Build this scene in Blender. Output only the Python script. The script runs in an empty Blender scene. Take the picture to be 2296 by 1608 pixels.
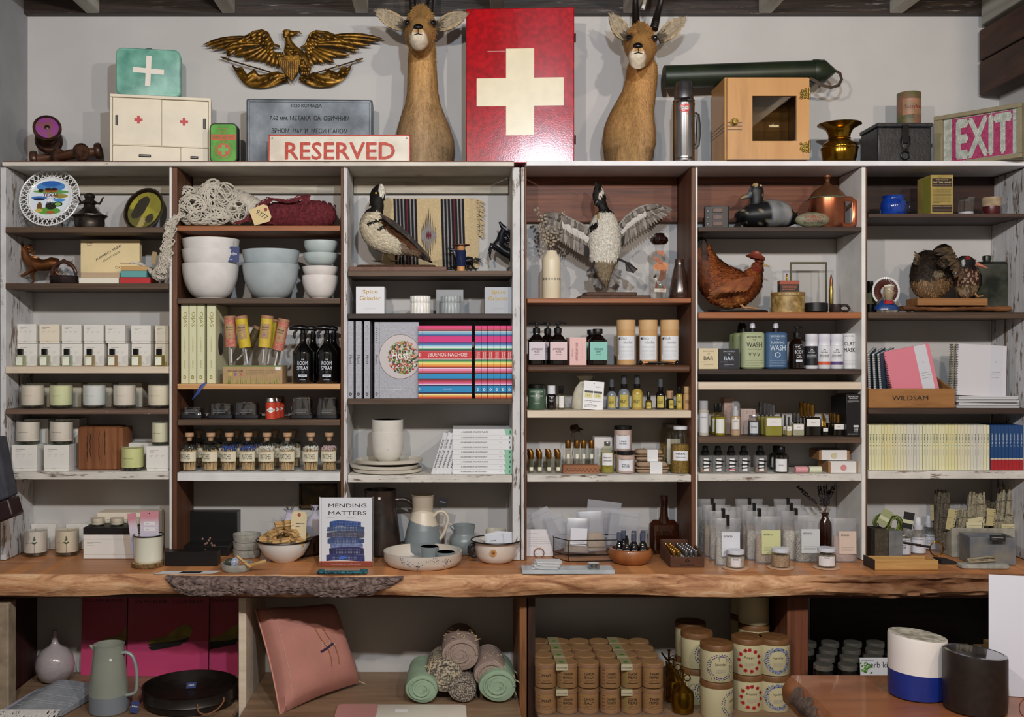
import bpy,bmesh,math,random
from mathutils import Vector,Matrix,Euler,noise as mnoise
random.seed(7)
SC=bpy.context.scene
COL=SC.collection
PI=math.pi
# ---------------------------------------------------------------- camera, light, exposure
# frontal view lens: image 2296x1608, focal 2300 px, vanishing point at (1010,795)
FPX,VX,VY,EYE=2300.0,1010.0,795.0,1.6
cd=bpy.data.cameras.new('camera');cam=bpy.data.objects.new('camera',cd);COL.objects.link(cam)
cd.sensor_width=36.0;cd.sensor_fit='HORIZONTAL';cd.lens=36.0*FPX/2296.0
cd.shift_x=(1148-VX)/2296.0;cd.shift_y=-(804-VY)/2296.0
cam.location=(0,0,EYE);cam.rotation_euler=(PI/2,0,0)
cd.clip_start=.05
SC.camera=cam
SC.view_settings.view_transform='Standard';SC.view_settings.look='None'
SC.view_settings.gamma=1.0;SC.view_settings.use_curve_mapping=False
SC.view_settings.exposure=0.16
SC.cycles.transparent_max_bounces=24
w=bpy.data.worlds.new('world');SC.world=w;w.use_nodes=True
w.node_tree.nodes['Background'].inputs[0].default_value=(1.0,0.83,0.64,1)
w.node_tree.nodes['Background'].inputs[1].default_value=0.24
def spot(x,y,z,tx,ty,tz,e,col,ang=110,r=.035,blend=.6):
 l=bpy.data.lights.new('track_lamp','SPOT');l.energy=e;l.color=col;l.spot_size=math.radians(ang)
 l.shadow_soft_size=r;l.spot_blend=blend
 o=bpy.data.objects.new('track_lamp_light',l);COL.objects.link(o);o.location=(x,y,z)
 o.rotation_euler=(Vector((tx,ty,tz))-Vector((x,y,z))).to_track_quat('-Z','Y').to_euler()
 return o
WARM=(1.0,.79,.60);NEUT=(1.0,.89,.79);COOLC=(.78,.89,1.0)
spot(-1.55,.75,2.66,-1.0,3.6,1.4,88,WARM)
spot(-.55,.62,2.66,-.5,3.6,1.45,92,NEUT)
spot(.28,.60,2.72,.10,3.6,1.75,114,COOLC)
spot(1.15,.62,2.66,.9,3.6,1.4,82,NEUT)
spot(1.95,.9,2.66,1.7,3.6,1.4,36,WARM)
# ---------------------------------------------------------------- small maths
def SX(px,Y):return (px-VX)*Y/FPX
def SZ(py,Y):return EYE-(py-VY)*Y/FPX
def L(px,Y):return px*Y/FPX
YF,YW=3.48,3.71
def hexc(h):
 h=h.lstrip('#');r=[int(h[i:i+2],16)/255 for i in (0,2,4)]
 return tuple(c/12.92 if c<=.04045 else ((c+.055)/1.055)**2.4 for c in r)
# ---------------------------------------------------------------- materials
_M={}
def _new(name):
 m=bpy.data.materials.new(name);m.use_nodes=True
 nt=m.node_tree;b=nt.nodes['Principled BSDF']
 return m,nt,b
def _n(nt,t,**kw):
 n=nt.nodes.new(t)
 for k,v in kw.items():
  if k.startswith('i_'):
   n.inputs[int(k[2:]) if k[2:].isdigit() else k[2:].replace('_',' ')].default_value=v
  else:setattr(n,k,v)
 return n
def _ramp(nt,fac,stops):
 r=nt.nodes.new('ShaderNodeValToRGB');e=r.color_ramp.elements
 e[0].position,e[0].color=stops[0][0],(*stops[0][1],1)
 e[1].position,e[1].color=stops[-1][0],(*stops[-1][1],1)
 for p,c in stops[1:-1]:
  k=e.new(p);k.color=(*c,1)
 nt.links.new(fac,r.inputs[0]);return r
def _coord(nt,scale,rot=(0,0,0)):
 tc=_n(nt,'ShaderNodeTexCoord');mp=_n(nt,'ShaderNodeMapping')
 mp.inputs['Scale'].default_value=scale;mp.inputs['Rotation'].default_value=rot
 nt.links.new(tc.outputs['Object'],mp.inputs[0]);return mp.outputs[0]
def _bump(nt,b,h,s,d=.002):
 bp=_n(nt,'ShaderNodeBump');bp.inputs['Strength'].default_value=s;bp.inputs['Distance'].default_value=d
 nt.links.new(h,bp.inputs['Height']);nt.links.new(bp.outputs[0],b.inputs['Normal'])
def P(c,rough=.5,metal=0.,vary=.0,vs=30.,bump=0.,bs=200.,coat=0.,c2=None,spec=.5,sub=0.,det=4.):
 # plain procedural material: colour, optional second colour or value variation by noise, optional bump
 key=('P',c,rough,metal,vary,vs,bump,bs,coat,c2,spec,sub,det)
 if key in _M:return _M[key]
 m,nt,b=_new('paint_%d' % len(_M));_M[key]=m
 col=hexc(c);b.inputs['Base Color'].default_value=(*col,1)
 b.inputs['Roughness'].default_value=rough;b.inputs['Metallic'].default_value=metal
 b.inputs['Coat Weight'].default_value=coat;b.inputs['Specular IOR Level'].default_value=spec
 if sub:b.inputs['Subsurface Weight'].default_value=sub;b.inputs['Subsurface Scale'].default_value=.01
 if vary or c2:
  co=_coord(nt,(vs,)*3);nz=_n(nt,'ShaderNodeTexNoise');nz.inputs['Scale'].default_value=1
  nz.inputs['Detail'].default_value=det;nt.links.new(co,nz.inputs[0])
  a=tuple(max(0,x*(1-vary)) for x in col);z=hexc(c2) if c2 else tuple(min(1,x*(1+vary)) for x in col)
  if c2:a=col
  r=_ramp(nt,nz.outputs[0],[(.36,a),(.64,z)]);nt.links.new(r.outputs[0],b.inputs['Base Color'])
 if bump:
  co=_coord(nt,(bs,)*3);nz=_n(nt,'ShaderNodeTexNoise');nz.inputs['Scale'].default_value=1
  nz.inputs['Detail'].default_value=3;nt.links.new(co,nz.inputs[0]);_bump(nt,b,nz.outputs[0],bump)
 return m
def WOOD(c1,c2,sc=(1.6,30,30),rough=.55,paint=None,pth=.5,pw=.05,psc=(8,60,60),bump=.5,coat=0.,c3=None):
 # long grain along the stretched axis; optional worn paint over it
 key=('W',c1,c2,sc,rough,paint,pth,pw,psc,bump,coat,c3)
 if key in _M:return _M[key]
 m,nt,b=_new('wood_%d' % len(_M));_M[key]=m
 co=_coord(nt,sc);nz=_n(nt,'ShaderNodeTexNoise');nz.inputs['Scale'].default_value=1
 nz.inputs['Detail'].default_value=8;nz.inputs['Roughness'].default_value=.65;nz.inputs['Distortion'].default_value=.6
 nt.links.new(co,nz.inputs[0])
 st=[(.3,hexc(c1)),(.7,hexc(c2))]
 if c3:st=[(.25,hexc(c1)),(.5,hexc(c2)),(.75,hexc(c3))]
 r=_ramp(nt,nz.outputs[0],st);out=r.outputs[0]
 b.inputs['Roughness'].default_value=rough;b.inputs['Coat Weight'].default_value=coat
 h=nz.outputs[0]
 if paint:
  co2=_coord(nt,psc);n2=_n(nt,'ShaderNodeTexNoise');n2.inputs['Scale'].default_value=1
  n2.inputs['Detail'].default_value=7;n2.inputs['Roughness'].default_value=.7;nt.links.new(co2,n2.inputs[0])
  k=_ramp(nt,n2.outputs[0],[(pth-pw,(1,1,1)),(pth+pw,(0,0,0))])
  co3=_coord(nt,(3,3,3));n3=_n(nt,'ShaderNodeTexNoise');n3.inputs['Scale'].default_value=4;nt.links.new(co3,n3.inputs[0])
  pc=hexc(paint);pr=_ramp(nt,n3.outputs[0],[(.3,tuple(x*.8 for x in pc)),(.7,pc)])
  mx=_n(nt,'ShaderNodeMix',data_type='RGBA');nt.links.new(k.outputs[0],mx.inputs[0])
  nt.links.new(out,mx.inputs[6]);nt.links.new(pr.outputs[0],mx.inputs[7]);out=mx.outputs[2]
 nt.links.new(out,b.inputs['Base Color'])
 if bump:_bump(nt,b,h,bump,.003)
 return m
def GLASS(c='#ffffff',tint=.0,rough=.02,gloss=.12,milky=0.,mc='#e8ecf2'):
 # thin wall glass or film: tinted see-through mixed with a sharp reflection by facing angle
 key=('G',c,tint,rough,gloss,milky,mc)
 if key in _M:return _M[key]
 m,nt,b=_new('glass_%d' % len(_M));_M[key]=m;nt.nodes.remove(b)
 out=nt.nodes['Material Output']
 t=_n(nt,'ShaderNodeBsdfTransparent');t.inputs[0].default_value=(*[1-(1-x)*max(tint,.001) for x in hexc(c)],1)
 g=_n(nt,'ShaderNodeBsdfGlossy');g.inputs['Roughness'].default_value=rough
 lw=_n(nt,'ShaderNodeFresnel');lw.inputs[0].default_value=1.45
 ad=_n(nt,'ShaderNodeMath',operation='ADD');ad.inputs[1].default_value=gloss-.04;ad.use_clamp=True
 nt.links.new(lw.outputs[0],ad.inputs[0])
 cp=_n(nt,'ShaderNodeMath',operation='MINIMUM');cp.inputs[1].default_value=gloss*.6+.14;nt.links.new(ad.outputs[0],cp.inputs[0]);ad=cp
 mx=_n(nt,'ShaderNodeMixShader');nt.links.new(ad.outputs[0],mx.inputs[0])
 first=t.outputs[0]
 if milky:
  d=_n(nt,'ShaderNodeBsdfDiffuse');d.inputs[0].default_value=(*hexc(mc),1)
  m2=_n(nt,'ShaderNodeMixShader');m2.inputs[0].default_value=milky
  nt.links.new(t.outputs[0],m2.inputs[1]);nt.links.new(d.outputs[0],m2.inputs[2]);first=m2.outputs[0]
 nt.links.new(first,mx.inputs[1]);nt.links.new(g.outputs[0],mx.inputs[2]);nt.links.new(mx.outputs[0],out.inputs[0])
 return m
def VC(rough=.7,streak=(60,60,8),amt=.35,bump=.5,metal=0.,spec=.3):
 # material that takes the mesh's own colour attribute (plumage, hides, prints) with fine streaks
 key=('V',rough,streak,amt,bump,metal,spec)
 if key in _M:return _M[key]
 m,nt,b=_new('coloured_%d' % len(_M));_M[key]=m
 a=_n(nt,'ShaderNodeAttribute',attribute_name='Col')
 b.inputs['Roughness'].default_value=rough;b.inputs['Metallic'].default_value=metal;b.inputs['Specular IOR Level'].default_value=spec
 if amt:
  co=_coord(nt,streak);nz=_n(nt,'ShaderNodeTexNoise');nz.inputs['Scale'].default_value=1
  nz.inputs['Detail'].default_value=5;nt.links.new(co,nz.inputs[0])
  r=_ramp(nt,nz.outputs[0],[(.3,(1-amt,)*3),(.7,(1,1,1))])
  mx=_n(nt,'ShaderNodeMix',data_type='RGBA',blend_type='MULTIPLY');mx.inputs[0].default_value=1
  nt.links.new(a.outputs[0],mx.inputs[6]);nt.links.new(r.outputs[0],mx.inputs[7]);nt.links.new(mx.outputs[2],b.inputs['Base Color'])
  if bump:_bump(nt,b,nz.outputs[0],bump)
 else:nt.links.new(a.outputs[0],b.inputs['Base Color'])
 return m
# ---------------------------------------------------------------- mesh builder
_TXT={}
def text_geo(s,bold=0.):
 k=(s,bold)
 if k not in _TXT:
  cu=bpy.data.curves.new('t','FONT');cu.body=s;cu.resolution_u=2;cu.offset=min(bold,0)
  o=bpy.data.objects.new('t',cu);me=bpy.data.meshes.new_from_object(o)
  V=[tuple(v.co) for v in me.vertices];F=[tuple(p.vertices) for p in me.polygons]
  bpy.data.objects.remove(o);bpy.data.curves.remove(cu);bpy.data.meshes.remove(me)
  if bold>.004 and V:
   n=len(V);F0=F;W_=V;V=[];F=[];b=bold*.55
   for q,(dx,dy) in enumerate(((-b,0),(b,0),(0,b),(0,-b))):V+=[(v[0]+dx,v[1]+dy,q) for v in W_];F+=[tuple(i+q*n for i in f) for f in F0]
  if V:
   x0=min(v[0] for v in V);x1=max(v[0] for v in V);y0=min(v[1] for v in V);y1=max(v[1] for v in V)
   V=[((v[0]-x0)/(x1-x0),(v[1]-y0)/(y1-y0),v[2]*.00008) for v in V]
   _TXT[k]=(V,F,(x1-x0),(y1-y0))
  else:_TXT[k]=([],[],1,1)
 return _TXT[k]
class MB:
 def __init__(s):s.V=[];s.F=[];s.I=[];s.M=[];s.C={}
 def mi(s,m):
  if m not in s.M:s.M.append(m)
  return s.M.index(m)
 def add(s,V,F,m,R=None,c=None):
  b=len(s.V)
  if R is not None:V=[R @ Vector(v) for v in V]
  if c is not None:V=[(v[0]+c[0],v[1]+c[1],v[2]+c[2]) for v in V]
  s.V+=[tuple(v) for v in V];i=s.mi(m)
  for f in F:s.F.append(tuple(b+k for k in f));s.I.append(i)
  return s
 def box(s,x0,x1,y0,y1,z0,z1,m,R=None,c=None):
  V=[(x0,y0,z0),(x1,y0,z0),(x1,y1,z0),(x0,y1,z0),(x0,y0,z1),(x1,y0,z1),(x1,y1,z1),(x0,y1,z1)]
  return s.add(V,[(0,3,2,1),(4,5,6,7),(0,1,5,4),(1,2,6,5),(2,3,7,6),(3,0,4,7)],m,R,c)
 def lathe(s,prof,m,seg=28,c=(0,0,0),sx=1.,sy=1.,R=None,wob=0.):
  V=[];F=[]
  for r,z in prof:
   for k in range(seg):
    a=2*PI*k/seg;q=1+wob*math.sin(3*a+z*40)
    V.append((r*sx*math.sin(a)*q,-r*sy*math.cos(a)*q,z))
  n=len(prof)
  for j in range(n-1):
   for k in range(seg):
    k2=(k+1) % seg;F.append((j*seg+k,j*seg+k2,(j+1)*seg+k2,(j+1)*seg+k))
  if prof[0][0]>1e-5:F.append(tuple(range(seg-1,-1,-1)))
  if prof[-1][0]>1e-5 :F.append(tuple((n-1)*seg+k for k in range(seg)))
  return s.add(V,F,m,R,c)
 def cyl(s,r,z0,z1,m,seg=24,c=(0,0,0),R=None,bev=0.,sx=1.,sy=1.):
  if bev:p=[(r-bev,z0),(r,z0+bev),(r,z1-bev),(r-bev,z1)]
  else:p=[(r,z0),(r,z1)]
  return s.lathe(p,m,seg,c,sx,sy,R)
 def rbox(s,w,d,z0,z1,m,r=.01,n=4,c=(0,0,0),R=None,bev=0.):
  # box with rounded vertical edges, centred on x,y
  r=min(r,w/2-1e-5,d/2-1e-5);ring=[]
  for cx,cy,a0 in ((w/2-r,-d/2+r,-PI/2),(w/2-r,d/2-r,0),(-w/2+r,d/2-r,PI/2),(-w/2+r,-d/2+r,PI)):
   for k in range(n+1):
    a=a0+PI/2*k/n;ring.append((cx+r*math.cos(a),cy+r*math.sin(a)))
  lv=[(z0,0),(z1,0)] if not bev else [(z0,bev),(z0+bev,0),(z1-bev,0),(z1,bev)]
  V=[];F=[];N=len(ring)
  for z,q in lv:
   for x,y in ring:V.append((x*(1-2*q/w),y*(1-2*q/d),z))
  for j in range(len(lv)-1):
   for k in range(N):F.append((j*N+k,j*N+(k+1) % N,(j+1)*N+(k+1) % N,(j+1)*N+k))
  F.append(tuple(range(N-1,-1,-1)));F.append(tuple((len(lv)-1)*N+k for k in range(N)))
  return s.add(V,F,m,R,c)
 def prism(s,out,y0,y1,m,R=None,c=None):
  # outline in x,z extruded along y
  N=len(out);V=[(x,y0,z) for x,z in out]+[(x,y1,z) for x,z in out]
  ar=sum(out[i][0]*out[(i+1) % N][1]-out[(i+1) % N][0]*out[i][1] for i in range(N))
  if ar>0:F=[tuple(range(N)),tuple(range(2*N-1,N-1,-1))]+[(i,N+i,N+(i+1) % N,(i+1) % N) for i in range(N)]
  else:F=[tuple(range(N-1,-1,-1)),tuple(range(N,2*N))]+[((i+1) % N,N+(i+1) % N,N+i,i) for i in range(N)]
  return s.add(V,F,m,R,c)
 def tube(s,pts,r,m,seg=8,side=None,cap=True,R=None,c=None,tip=False):
  # sweep; r is a number, a list, or a list of (ra,rb); side fixes the first half-axis
  pts=[Vector(p) for p in pts];n=len(pts);V=[];F=[]
  T=[(pts[min(i+1,n-1)]-pts[max(i-1,0)]).normalized() for i in range(n)]
  if side is None:
   a=Vector((0,0,1)) if abs(T[0].z)<.9 else Vector((1,0,0))
   S=[(a-T[0]*a.dot(T[0])).normalized()]
   for i in range(1,n):q=S[-1]-T[i]*S[-1].dot(T[i]);S.append(q.normalized() if q.length>1e-6 else S[-1])
  else:
   sd=Vector(side);S=[(sd-t*sd.dot(t)).normalized() for t in T]
  for i in range(n):
   rr=r[i] if isinstance(r,(list,tuple)) else r
   ra,rb=rr if isinstance(rr,tuple) else (rr,rr)
   B=T[i].cross(S[i])
   for k in range(seg):
    a=2*PI*k/seg;V.append(pts[i]+S[i]*ra*math.cos(a)+B*rb*math.sin(a))
  for j in range(n-1):
   for k in range(seg):
    k2=(k+1) % seg;F.append((j*seg+k,j*seg+k2,(j+1)*seg+k2,(j+1)*seg+k))
  if cap:F.append(tuple(range(seg-1,-1,-1)));F.append(tuple((n-1)*seg+k for k in range(seg)))
  return s.add(V,F,m,R,c)
 def ell(s,c,r,m,seg=16,rings=10,R=None):
  V=[];F=[];rx,ry,rz=(r,r,r) if not isinstance(r,tuple) else r
  for j in range(rings+1):
   t=PI*j/rings
   for k in range(seg):
    a=2*PI*k/seg;V.append((rx*math.sin(t)*math.cos(a),ry*math.sin(t)*math.sin(a),-rz*math.cos(t)))
  for j in range(rings):
   for k in range(seg):F.append((j*seg+k,j*seg+(k+1) % seg,(j+1)*seg+(k+1) % seg,(j+1)*seg+k))
  return s.add(V,F,m,R,c)
 def text(s,t,cx,cz,m,w=None,h=None,y=0.,bold=.0,ang=0.,rad=None,cy=0.):
  # lettering in the x,z plane facing -y, centred on cx,cz; rad wraps it on a cylinder about (0,cy)
  V,F,tw,th=text_geo(t,bold)
  if not V:return s
  if w is None:w=h*tw/th
  if h is None:h=w*th/tw
  ca,sa=math.cos(ang),math.sin(ang);O=[]
  for u,v,q in V:
   x=(u-.5)*w;z=(v-.5)*h;x,z=x*ca-z*sa+cx,x*sa+z*ca+cz
   O.append(((rad+q)*math.sin(x/rad),cy-(rad+q)*math.cos(x/rad),z) if rad else (x,y-q,z))
  return s.add(O,F,m)
 def quad(s,x0,x1,z0,z1,m,y=0.,rad=None,cy=0.,seg=8):
  # thin printed patch facing -y; rad wraps it on a cylinder
  if rad:
   V=[];F=[]
   for k in range(seg+1):
    x=x0+(x1-x0)*k/seg;V+=[(rad*math.sin(x/rad),cy-rad*math.cos(x/rad),z0),(rad*math.sin(x/rad),cy-rad*math.cos(x/rad),z1)]
   for k in range(seg):F.append((2*k,2*k+2,2*k+3,2*k+1))
   return s.add(V,F,m)
  return s.add([(x0,y,z0),(x1,y,z0),(x1,y,z1),(x0,y,z1)],[(0,1,2,3)],m)
 def lines(s,x0,x1,z0,z1,n,m,y=0.,rad=None,t=None,seed=1,cy=0.):
  # rows of print too small to read
  rn=random.Random(seed);t=t or abs(z1-z0)/n*.3
  for i in range(n):
   z=z1-(z1-z0)*(i+.5)/n;xe=x1 if i<n-1 else x0+(x1-x0)*rn.uniform(.4,.9);x=x0
   while x<xe-1e-6:
    q=min(xe,x+(x1-x0)*rn.uniform(.06,.2));s.quad(x,q-(x1-x0)*.02,z-t/2,z+t/2,m,y,rad,cy,2);x=q
  return s
 def build(s,name,parent=None,loc=None,colf=None,bev=0.,rot=None,sub=0):
  me=bpy.data.meshes.new(name);me.from_pydata(s.V,[],s.F)
  for m in s.M:me.materials.append(m)
  me.polygons.foreach_set('material_index',s.I)
  me.polygons.foreach_set('use_smooth',[True]*len(s.F))
  me.update()
  if s.C or colf:
   ca=me.color_attributes.new('Col','FLOAT_COLOR','POINT');buf=[]
   for i,v in enumerate(s.V):
    c=s.C.get(i) or (colf(v) if colf else (.5,.5,.5));buf+=[c[0],c[1],c[2],1]
   ca.data.foreach_set('color',buf)
  me.set_sharp_from_angle(angle=math.radians(38))
  o=bpy.data.objects.new(name,me);COL.objects.link(o)
  if parent:o.parent=parent
  if loc:o.location=loc
  if rot:o.rotation_euler=rot
  if bev:
   md=o.modifiers.new('bevel','BEVEL');md.width=bev;md.segments=2;md.limit_method='ANGLE';md.angle_limit=math.radians(50)
  if sub:md=o.modifiers.new('sub','SUBSURF');md.levels=sub;md.render_levels=sub
  return o
def tag(o,label,cat,group=None,kind=None):
 if label:o['label']=label
 if cat:o['category']=cat
 if group:o['group']=group
 if kind:o['kind']=kind
 return o
def T(name,label,cat,loc,rz=0.,group=None,rot=None,sc=None):
 o=bpy.data.objects.new(name,None);COL.objects.link(o);o.empty_display_size=.02
 o.location=loc;o.rotation_euler=rot if rot else (0,0,rz)
 if sc:o.scale=sc
 return tag(o,label,cat,group)
def solo(name,mb,label,cat,loc,rz=0.,group=None,rot=None,**kw):
 return tag(mb.build(name,None,loc,rot=rot if rot else (0,0,rz),**kw),label,cat,group)
def dup(r0,loc,rz=None,label=None,group=None,rot=None):
 r=r0.copy();COL.objects.link(r);r.location=loc
 if rz is not None:r.rotation_euler=(0,0,rz)
 if rot is not None:r.rotation_euler=rot
 if label:r['label']=label
 if group:r['group']=group
 for ch in list(r0.children):
  c=ch.copy();COL.objects.link(c);c.parent=r
  for g in list(ch.children):
   d=g.copy();COL.objects.link(d);d.parent=c
 return r
def struct(name,mb,**kw):
 o=mb.build(name,**kw);o['kind']='structure';return o
ORD=['leftmost','second','third','fourth','fifth','sixth','seventh','eighth','ninth','tenth','eleventh','twelfth',
  'thirteenth','fourteenth','fifteenth','sixteenth','seventeenth','eighteenth','nineteenth','twentieth']
def fromleft(i,n):return ORD[0] if i==0 else ('rightmost' if i==n-1 else ORD[i]+' from left')
def RX(a):return Matrix.Rotation(a,3,'X')
def RY(a):return Matrix.Rotation(a,3,'Y')
def RZ(a):return Matrix.Rotation(a,3,'Z')
def rn3(v,s=1.,a=1.):
 return a*mnoise.noise(Vector(v)*s)
def tufts(mb,n,ln,wd,m,flow,colf,zr=None,lift=.25,seed=3,flt=None,curve=.0):
 # lay n small pointed blades over the faces already in mb, along flow(point, normal)
 rn=random.Random(seed);fs=[];ar=[]
 V=[Vector(v) for v in mb.V]
 for f in mb.F:
  if len(f) not in (3,4):continue
  a=(V[f[1]]-V[f[0]]).cross(V[f[2]]-V[f[0]]).length
  if len(f)==4:a+=(V[f[2]]-V[f[0]]).cross(V[f[3]]-V[f[0]]).length
  if a>0:fs.append(f);ar.append(a)
 for f in rn.choices(fs,ar,k=n):
  u,v=rn.random(),rn.random();q=[V[i] for i in f]
  if len(f)==3:
   if u+v>1:u,v=1-u,1-v
   p=q[0]+(q[1]-q[0])*u+(q[2]-q[0])*v
  else:p=(q[0]*(1-u)+q[1]*u)*(1-v)+(q[3]*(1-u)+q[2]*u)*v
  nn=(q[1]-q[0]).cross(q[-1]-q[0])
  if nn.length<1e-12:nn=(q[2]-q[1]).cross(q[-1]-q[1])
  nn.normalize()
  if flt and not flt(p):continue
  d=Vector(flow(p,nn));d=d-nn*d.dot(nn)
  if d.length<1e-5:continue
  d=(d.normalized()+nn*lift*rn.uniform(.5,1.3)+Vector((rn.uniform(-.2,.2),rn.uniform(-.2,.2),rn.uniform(-.2,.2)))).normalized()
  s=d.cross(nn).normalized();l=ln*rn.uniform(.6,1.3);wv=wd*rn.uniform(.7,1.2)
  b=len(mb.V);base=p+nn*.0002
  mb.V+=[tuple(base-s*wv*.4),tuple(base+s*wv*.4),tuple(base+d*l*.6+s*wv*.5),tuple(base+d*l),tuple(base+d*l*.6-s*wv*.5)]
  mb.F.append((b,b+1,b+2,b+3,b+4));mb.I.append(mb.mi(m))
  c=colf(p);k=rn.uniform(.72,1.22);c=tuple(min(1,x*k) for x in c)
  for i in range(5):mb.C[b+i]=c
# ================================================================ the room
wallm=P('#bfbdbb',.75,vary=.04,vs=4,bump=.12,bs=90)
wl=MB().box(-1.56,2.03,YW,YW+.1,0,3.1,wallm)
struct('wall_back',wl)
struct('wall_left',MB().box(-1.63,-1.529,-1.0,YW,0,3.1,P('#9c9b9e',.8,vary=.08,vs=6,bump=.3,bs=60)))
struct('wall_right',MB().box(1.984,2.09,-1.0,YW,0,3.1,wallm))
struct('floor',MB().box(-1.6,2.05,-1.0,YW,-.05,0,WOOD('#3a2a1e','#5e4633',(2,14,14),.4)))
dark=WOOD('#0b0706','#2f211a',(2,22,22),.6,bump=.8,c3='#4a3a30')
struct('ceiling',MB().box(-1.6,2.05,-1.0,YW+.05,3.02,3.08,dark))
struct('trim_1',MB().box(-1.528,1.983,YW-.035,YW-.001,2.822,3.02,WOOD('#0d0807','#3a2a20',(3,40,60),.55,paint='#8b8580',pth=.36,pw=.04,psc=(6,60,80),bump=.8)))
whitebeam=WOOD('#8f8a80','#cfcabc',(12,1.2,12),.6,bump=.2)
for i,px in enumerate([202,503,799,1097,1393,1694,1985]):
 x0=SX(px,YW);x1=SX(px+29,YW)
 struct('trim_%d' % (i+2),MB().box(x0,x1,-.8,YW-.036,2.822,3.015,whitebeam),bev=.003)
# white beam and dark stacked timbers on the right-hand wall
struct('trim_9',MB().box(1.90,1.983,.2,YW-.036,2.78,3.015,whitebeam),bev=.004)
tim=WOOD('#1c0f0b','#43281c',(14,2,14),.7,c3='#5a3a28',bump=.9)
for k,(z0,z1) in enumerate(((2.655,2.765),(2.53,2.65))):
 m=MB();m.box(1.90,1.983,2.2,YW-.02-k*.0,z0,z1,tim)
 tag(m.build('timber_block',bev=.006),['upper dark rough timber block set against the right wall under the white beam',
  'lower dark rough timber block set against the right wall above the exit sign'][k],'timber')
# ================================================================ shelving units
orange=WOOD('#5b2f18','#96592f',(2.2,50,50),.5,c3='#a8683c')
vert=WOOD('#2c180e','#5f3a24',(60,60,2.0),.55,c3='#7c5034')
brown=WOOD('#241710','#54402f',(2.2,60,60),.6,c3='#6b5341')
brownchip=WOOD('#3b2a20','#7b6252',(2.2,60,60),.6,paint='#d5cec4',pth=.33,pw=.01,psc=(10,20,60))
dkbrown=WOOD('#1d130e','#4a352a',(2.2,60,60),.6)
worn=WOOD('#4b392c','#8d7864',(2.2,60,60),.65,paint='#dcd8d0',pth=.60,pw=.035,psc=(12,60,80),bump=.7)
wornv=WOOD('#3a2c22','#8d7864',(60,60,2.2),.65,paint='#d4d3d4',pth=.58,pw=.03,psc=(40,40,10),bump=.7)
cream=WOOD('#cbb8a0','#e2d4bf',(2.2,40,40),.55,bump=.15)
pine=WOOD('#c08a52','#e0b585',(1.6,90,90),.5,bump=.15)
whitep=P('#dedcd8',.5,vary=.05,vs=20,bump=.1)
railw=WOOD('#8a8070','#cfc8b8',(2.2,40,40),.6,bump=.3)
raild=WOOD('#2b130b','#6b3a24',(2.0,40,60),.55,c3='#83502f',bump=.6)
def zt(y):return SZ(y,YF)
ZTOP=zt(362)
unitL=T('shelving_unit','left tall brown and worn white shelving unit with candle, bowl and book shelves','shelving',(0,0,.9))
unitR=T('shelving_unit','right tall brown and worn white shelving unit with toiletry and notebook shelves','shelving',(0,0,.9))
def part(name,unit,mb,bev=.0015,**kw):
 o=mb.build(name,unit,**kw);o.location=-Vector(unit.location)
 if bev:
  md=o.modifiers.new('bevel','BEVEL');md.width=bev;md.segments=2;md.limit_method='ANGLE'
 return o
def X(px,Y=YF):return SX(px,Y)
ZB=.9025
def panel(unit,pa,pb,y0=YF,ma=None,mb_=None,split=None,z1=None,name='divider'):
 m=MB();z1=z1 or ZTOP-.02
 if split:m.box(X(pa),X(split)-.0004,y0,YW-.004,ZB,z1,ma);m.box(X(split)+.0004,X(pb),y0+.001,YW-.004,ZB,z1,mb_)
 else:m.box(X(pa),X(pb),y0,YW-.004,ZB,z1,ma)
 part(name,unit,m)
panel(unitL,0.5,13,ma=wornv,name='side_panel')
panel(unitL,379.5,397,split=385,ma=whitep,mb_=vert)
panel(unitL,764,779,split=769.5,ma=vert,mb_=wornv)
panel(unitL,1149,1166,ma=wornv,name='side_panel')
panel(unitR,1168.5,1181,split=1176,ma=wornv,mb_=vert,name='side_panel')
panel(unitR,1550,1564.5,split=1559.5,ma=vert,mb_=whitep)
panel(unitR,1932,1945,split=1941.5,ma=whitep,mb_=vert)
m=MB();m.box(X(2302),X(2318),YF,YW-.004,ZB,ZTOP-.02,wornv);part('side_panel',unitR,m)
# post foot at far left
m=MB().box(X(0.5),X(9),YF-.004,YF+.0,ZB,1.3,wornv)
# top boards: white lower edge and brown upper skin on the left unit, white on the right
m=MB();m.box(X(8),X(1152),YF-.012,YW-.003,zt(373.5),zt(364.5),WOOD('#6b4a38','#8d7864',(3,60,60),paint='#dad4c8',pth=.66,pw=.02,psc=(8,30,90)))
m.box(X(8),X(1152),YF-.006,YW-.003,zt(364.5)+.0003,ZTOP,WOOD('#4a2417','#7a4a36',(2,40,60),.55))
part('top_board',unitL,m)
m=MB();m.box(X(1180),X(2318),YF-.012,YW-.003,zt(373),ZTOP,P('#e4e4e8',.5,vary=.05,vs=12,bump=.2,bs=40))
part('top_board',unitR,m)
UND={}
def shelf(unit,pa,pb,ya,yb,mat,y0=YF-.004,ya2=None,bev=.0015,d=YW-.004):
 m=MB();x0,x1=X(pa)+.0008,X(pb)-.0008;za,zb=zt(ya),zt(yb);za2=zt(ya2) if ya2 else za
 V=[(x0,y0,zb),(x1,y0,zb+za2-za),(x1,d,zb+za2-za),(x0,d,zb),(x0,y0,za),(x1,y0,za2),(x1,d,za2),(x0,d,za)]
 m.add(V,[(0,3,2,1),(4,5,6,7),(0,1,5,4),(1,2,6,5),(2,3,7,6),(3,0,4,7)],mat)
 part('shelf',unit,m,bev)
 return za
c1,c2,c3,c4,c5,c6=(13,379),(397.5,763.5),(779.5,1148.5),(1181.5,1549.5),(1565,1931.5),(1945.5,2301.5)
Z={}
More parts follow.
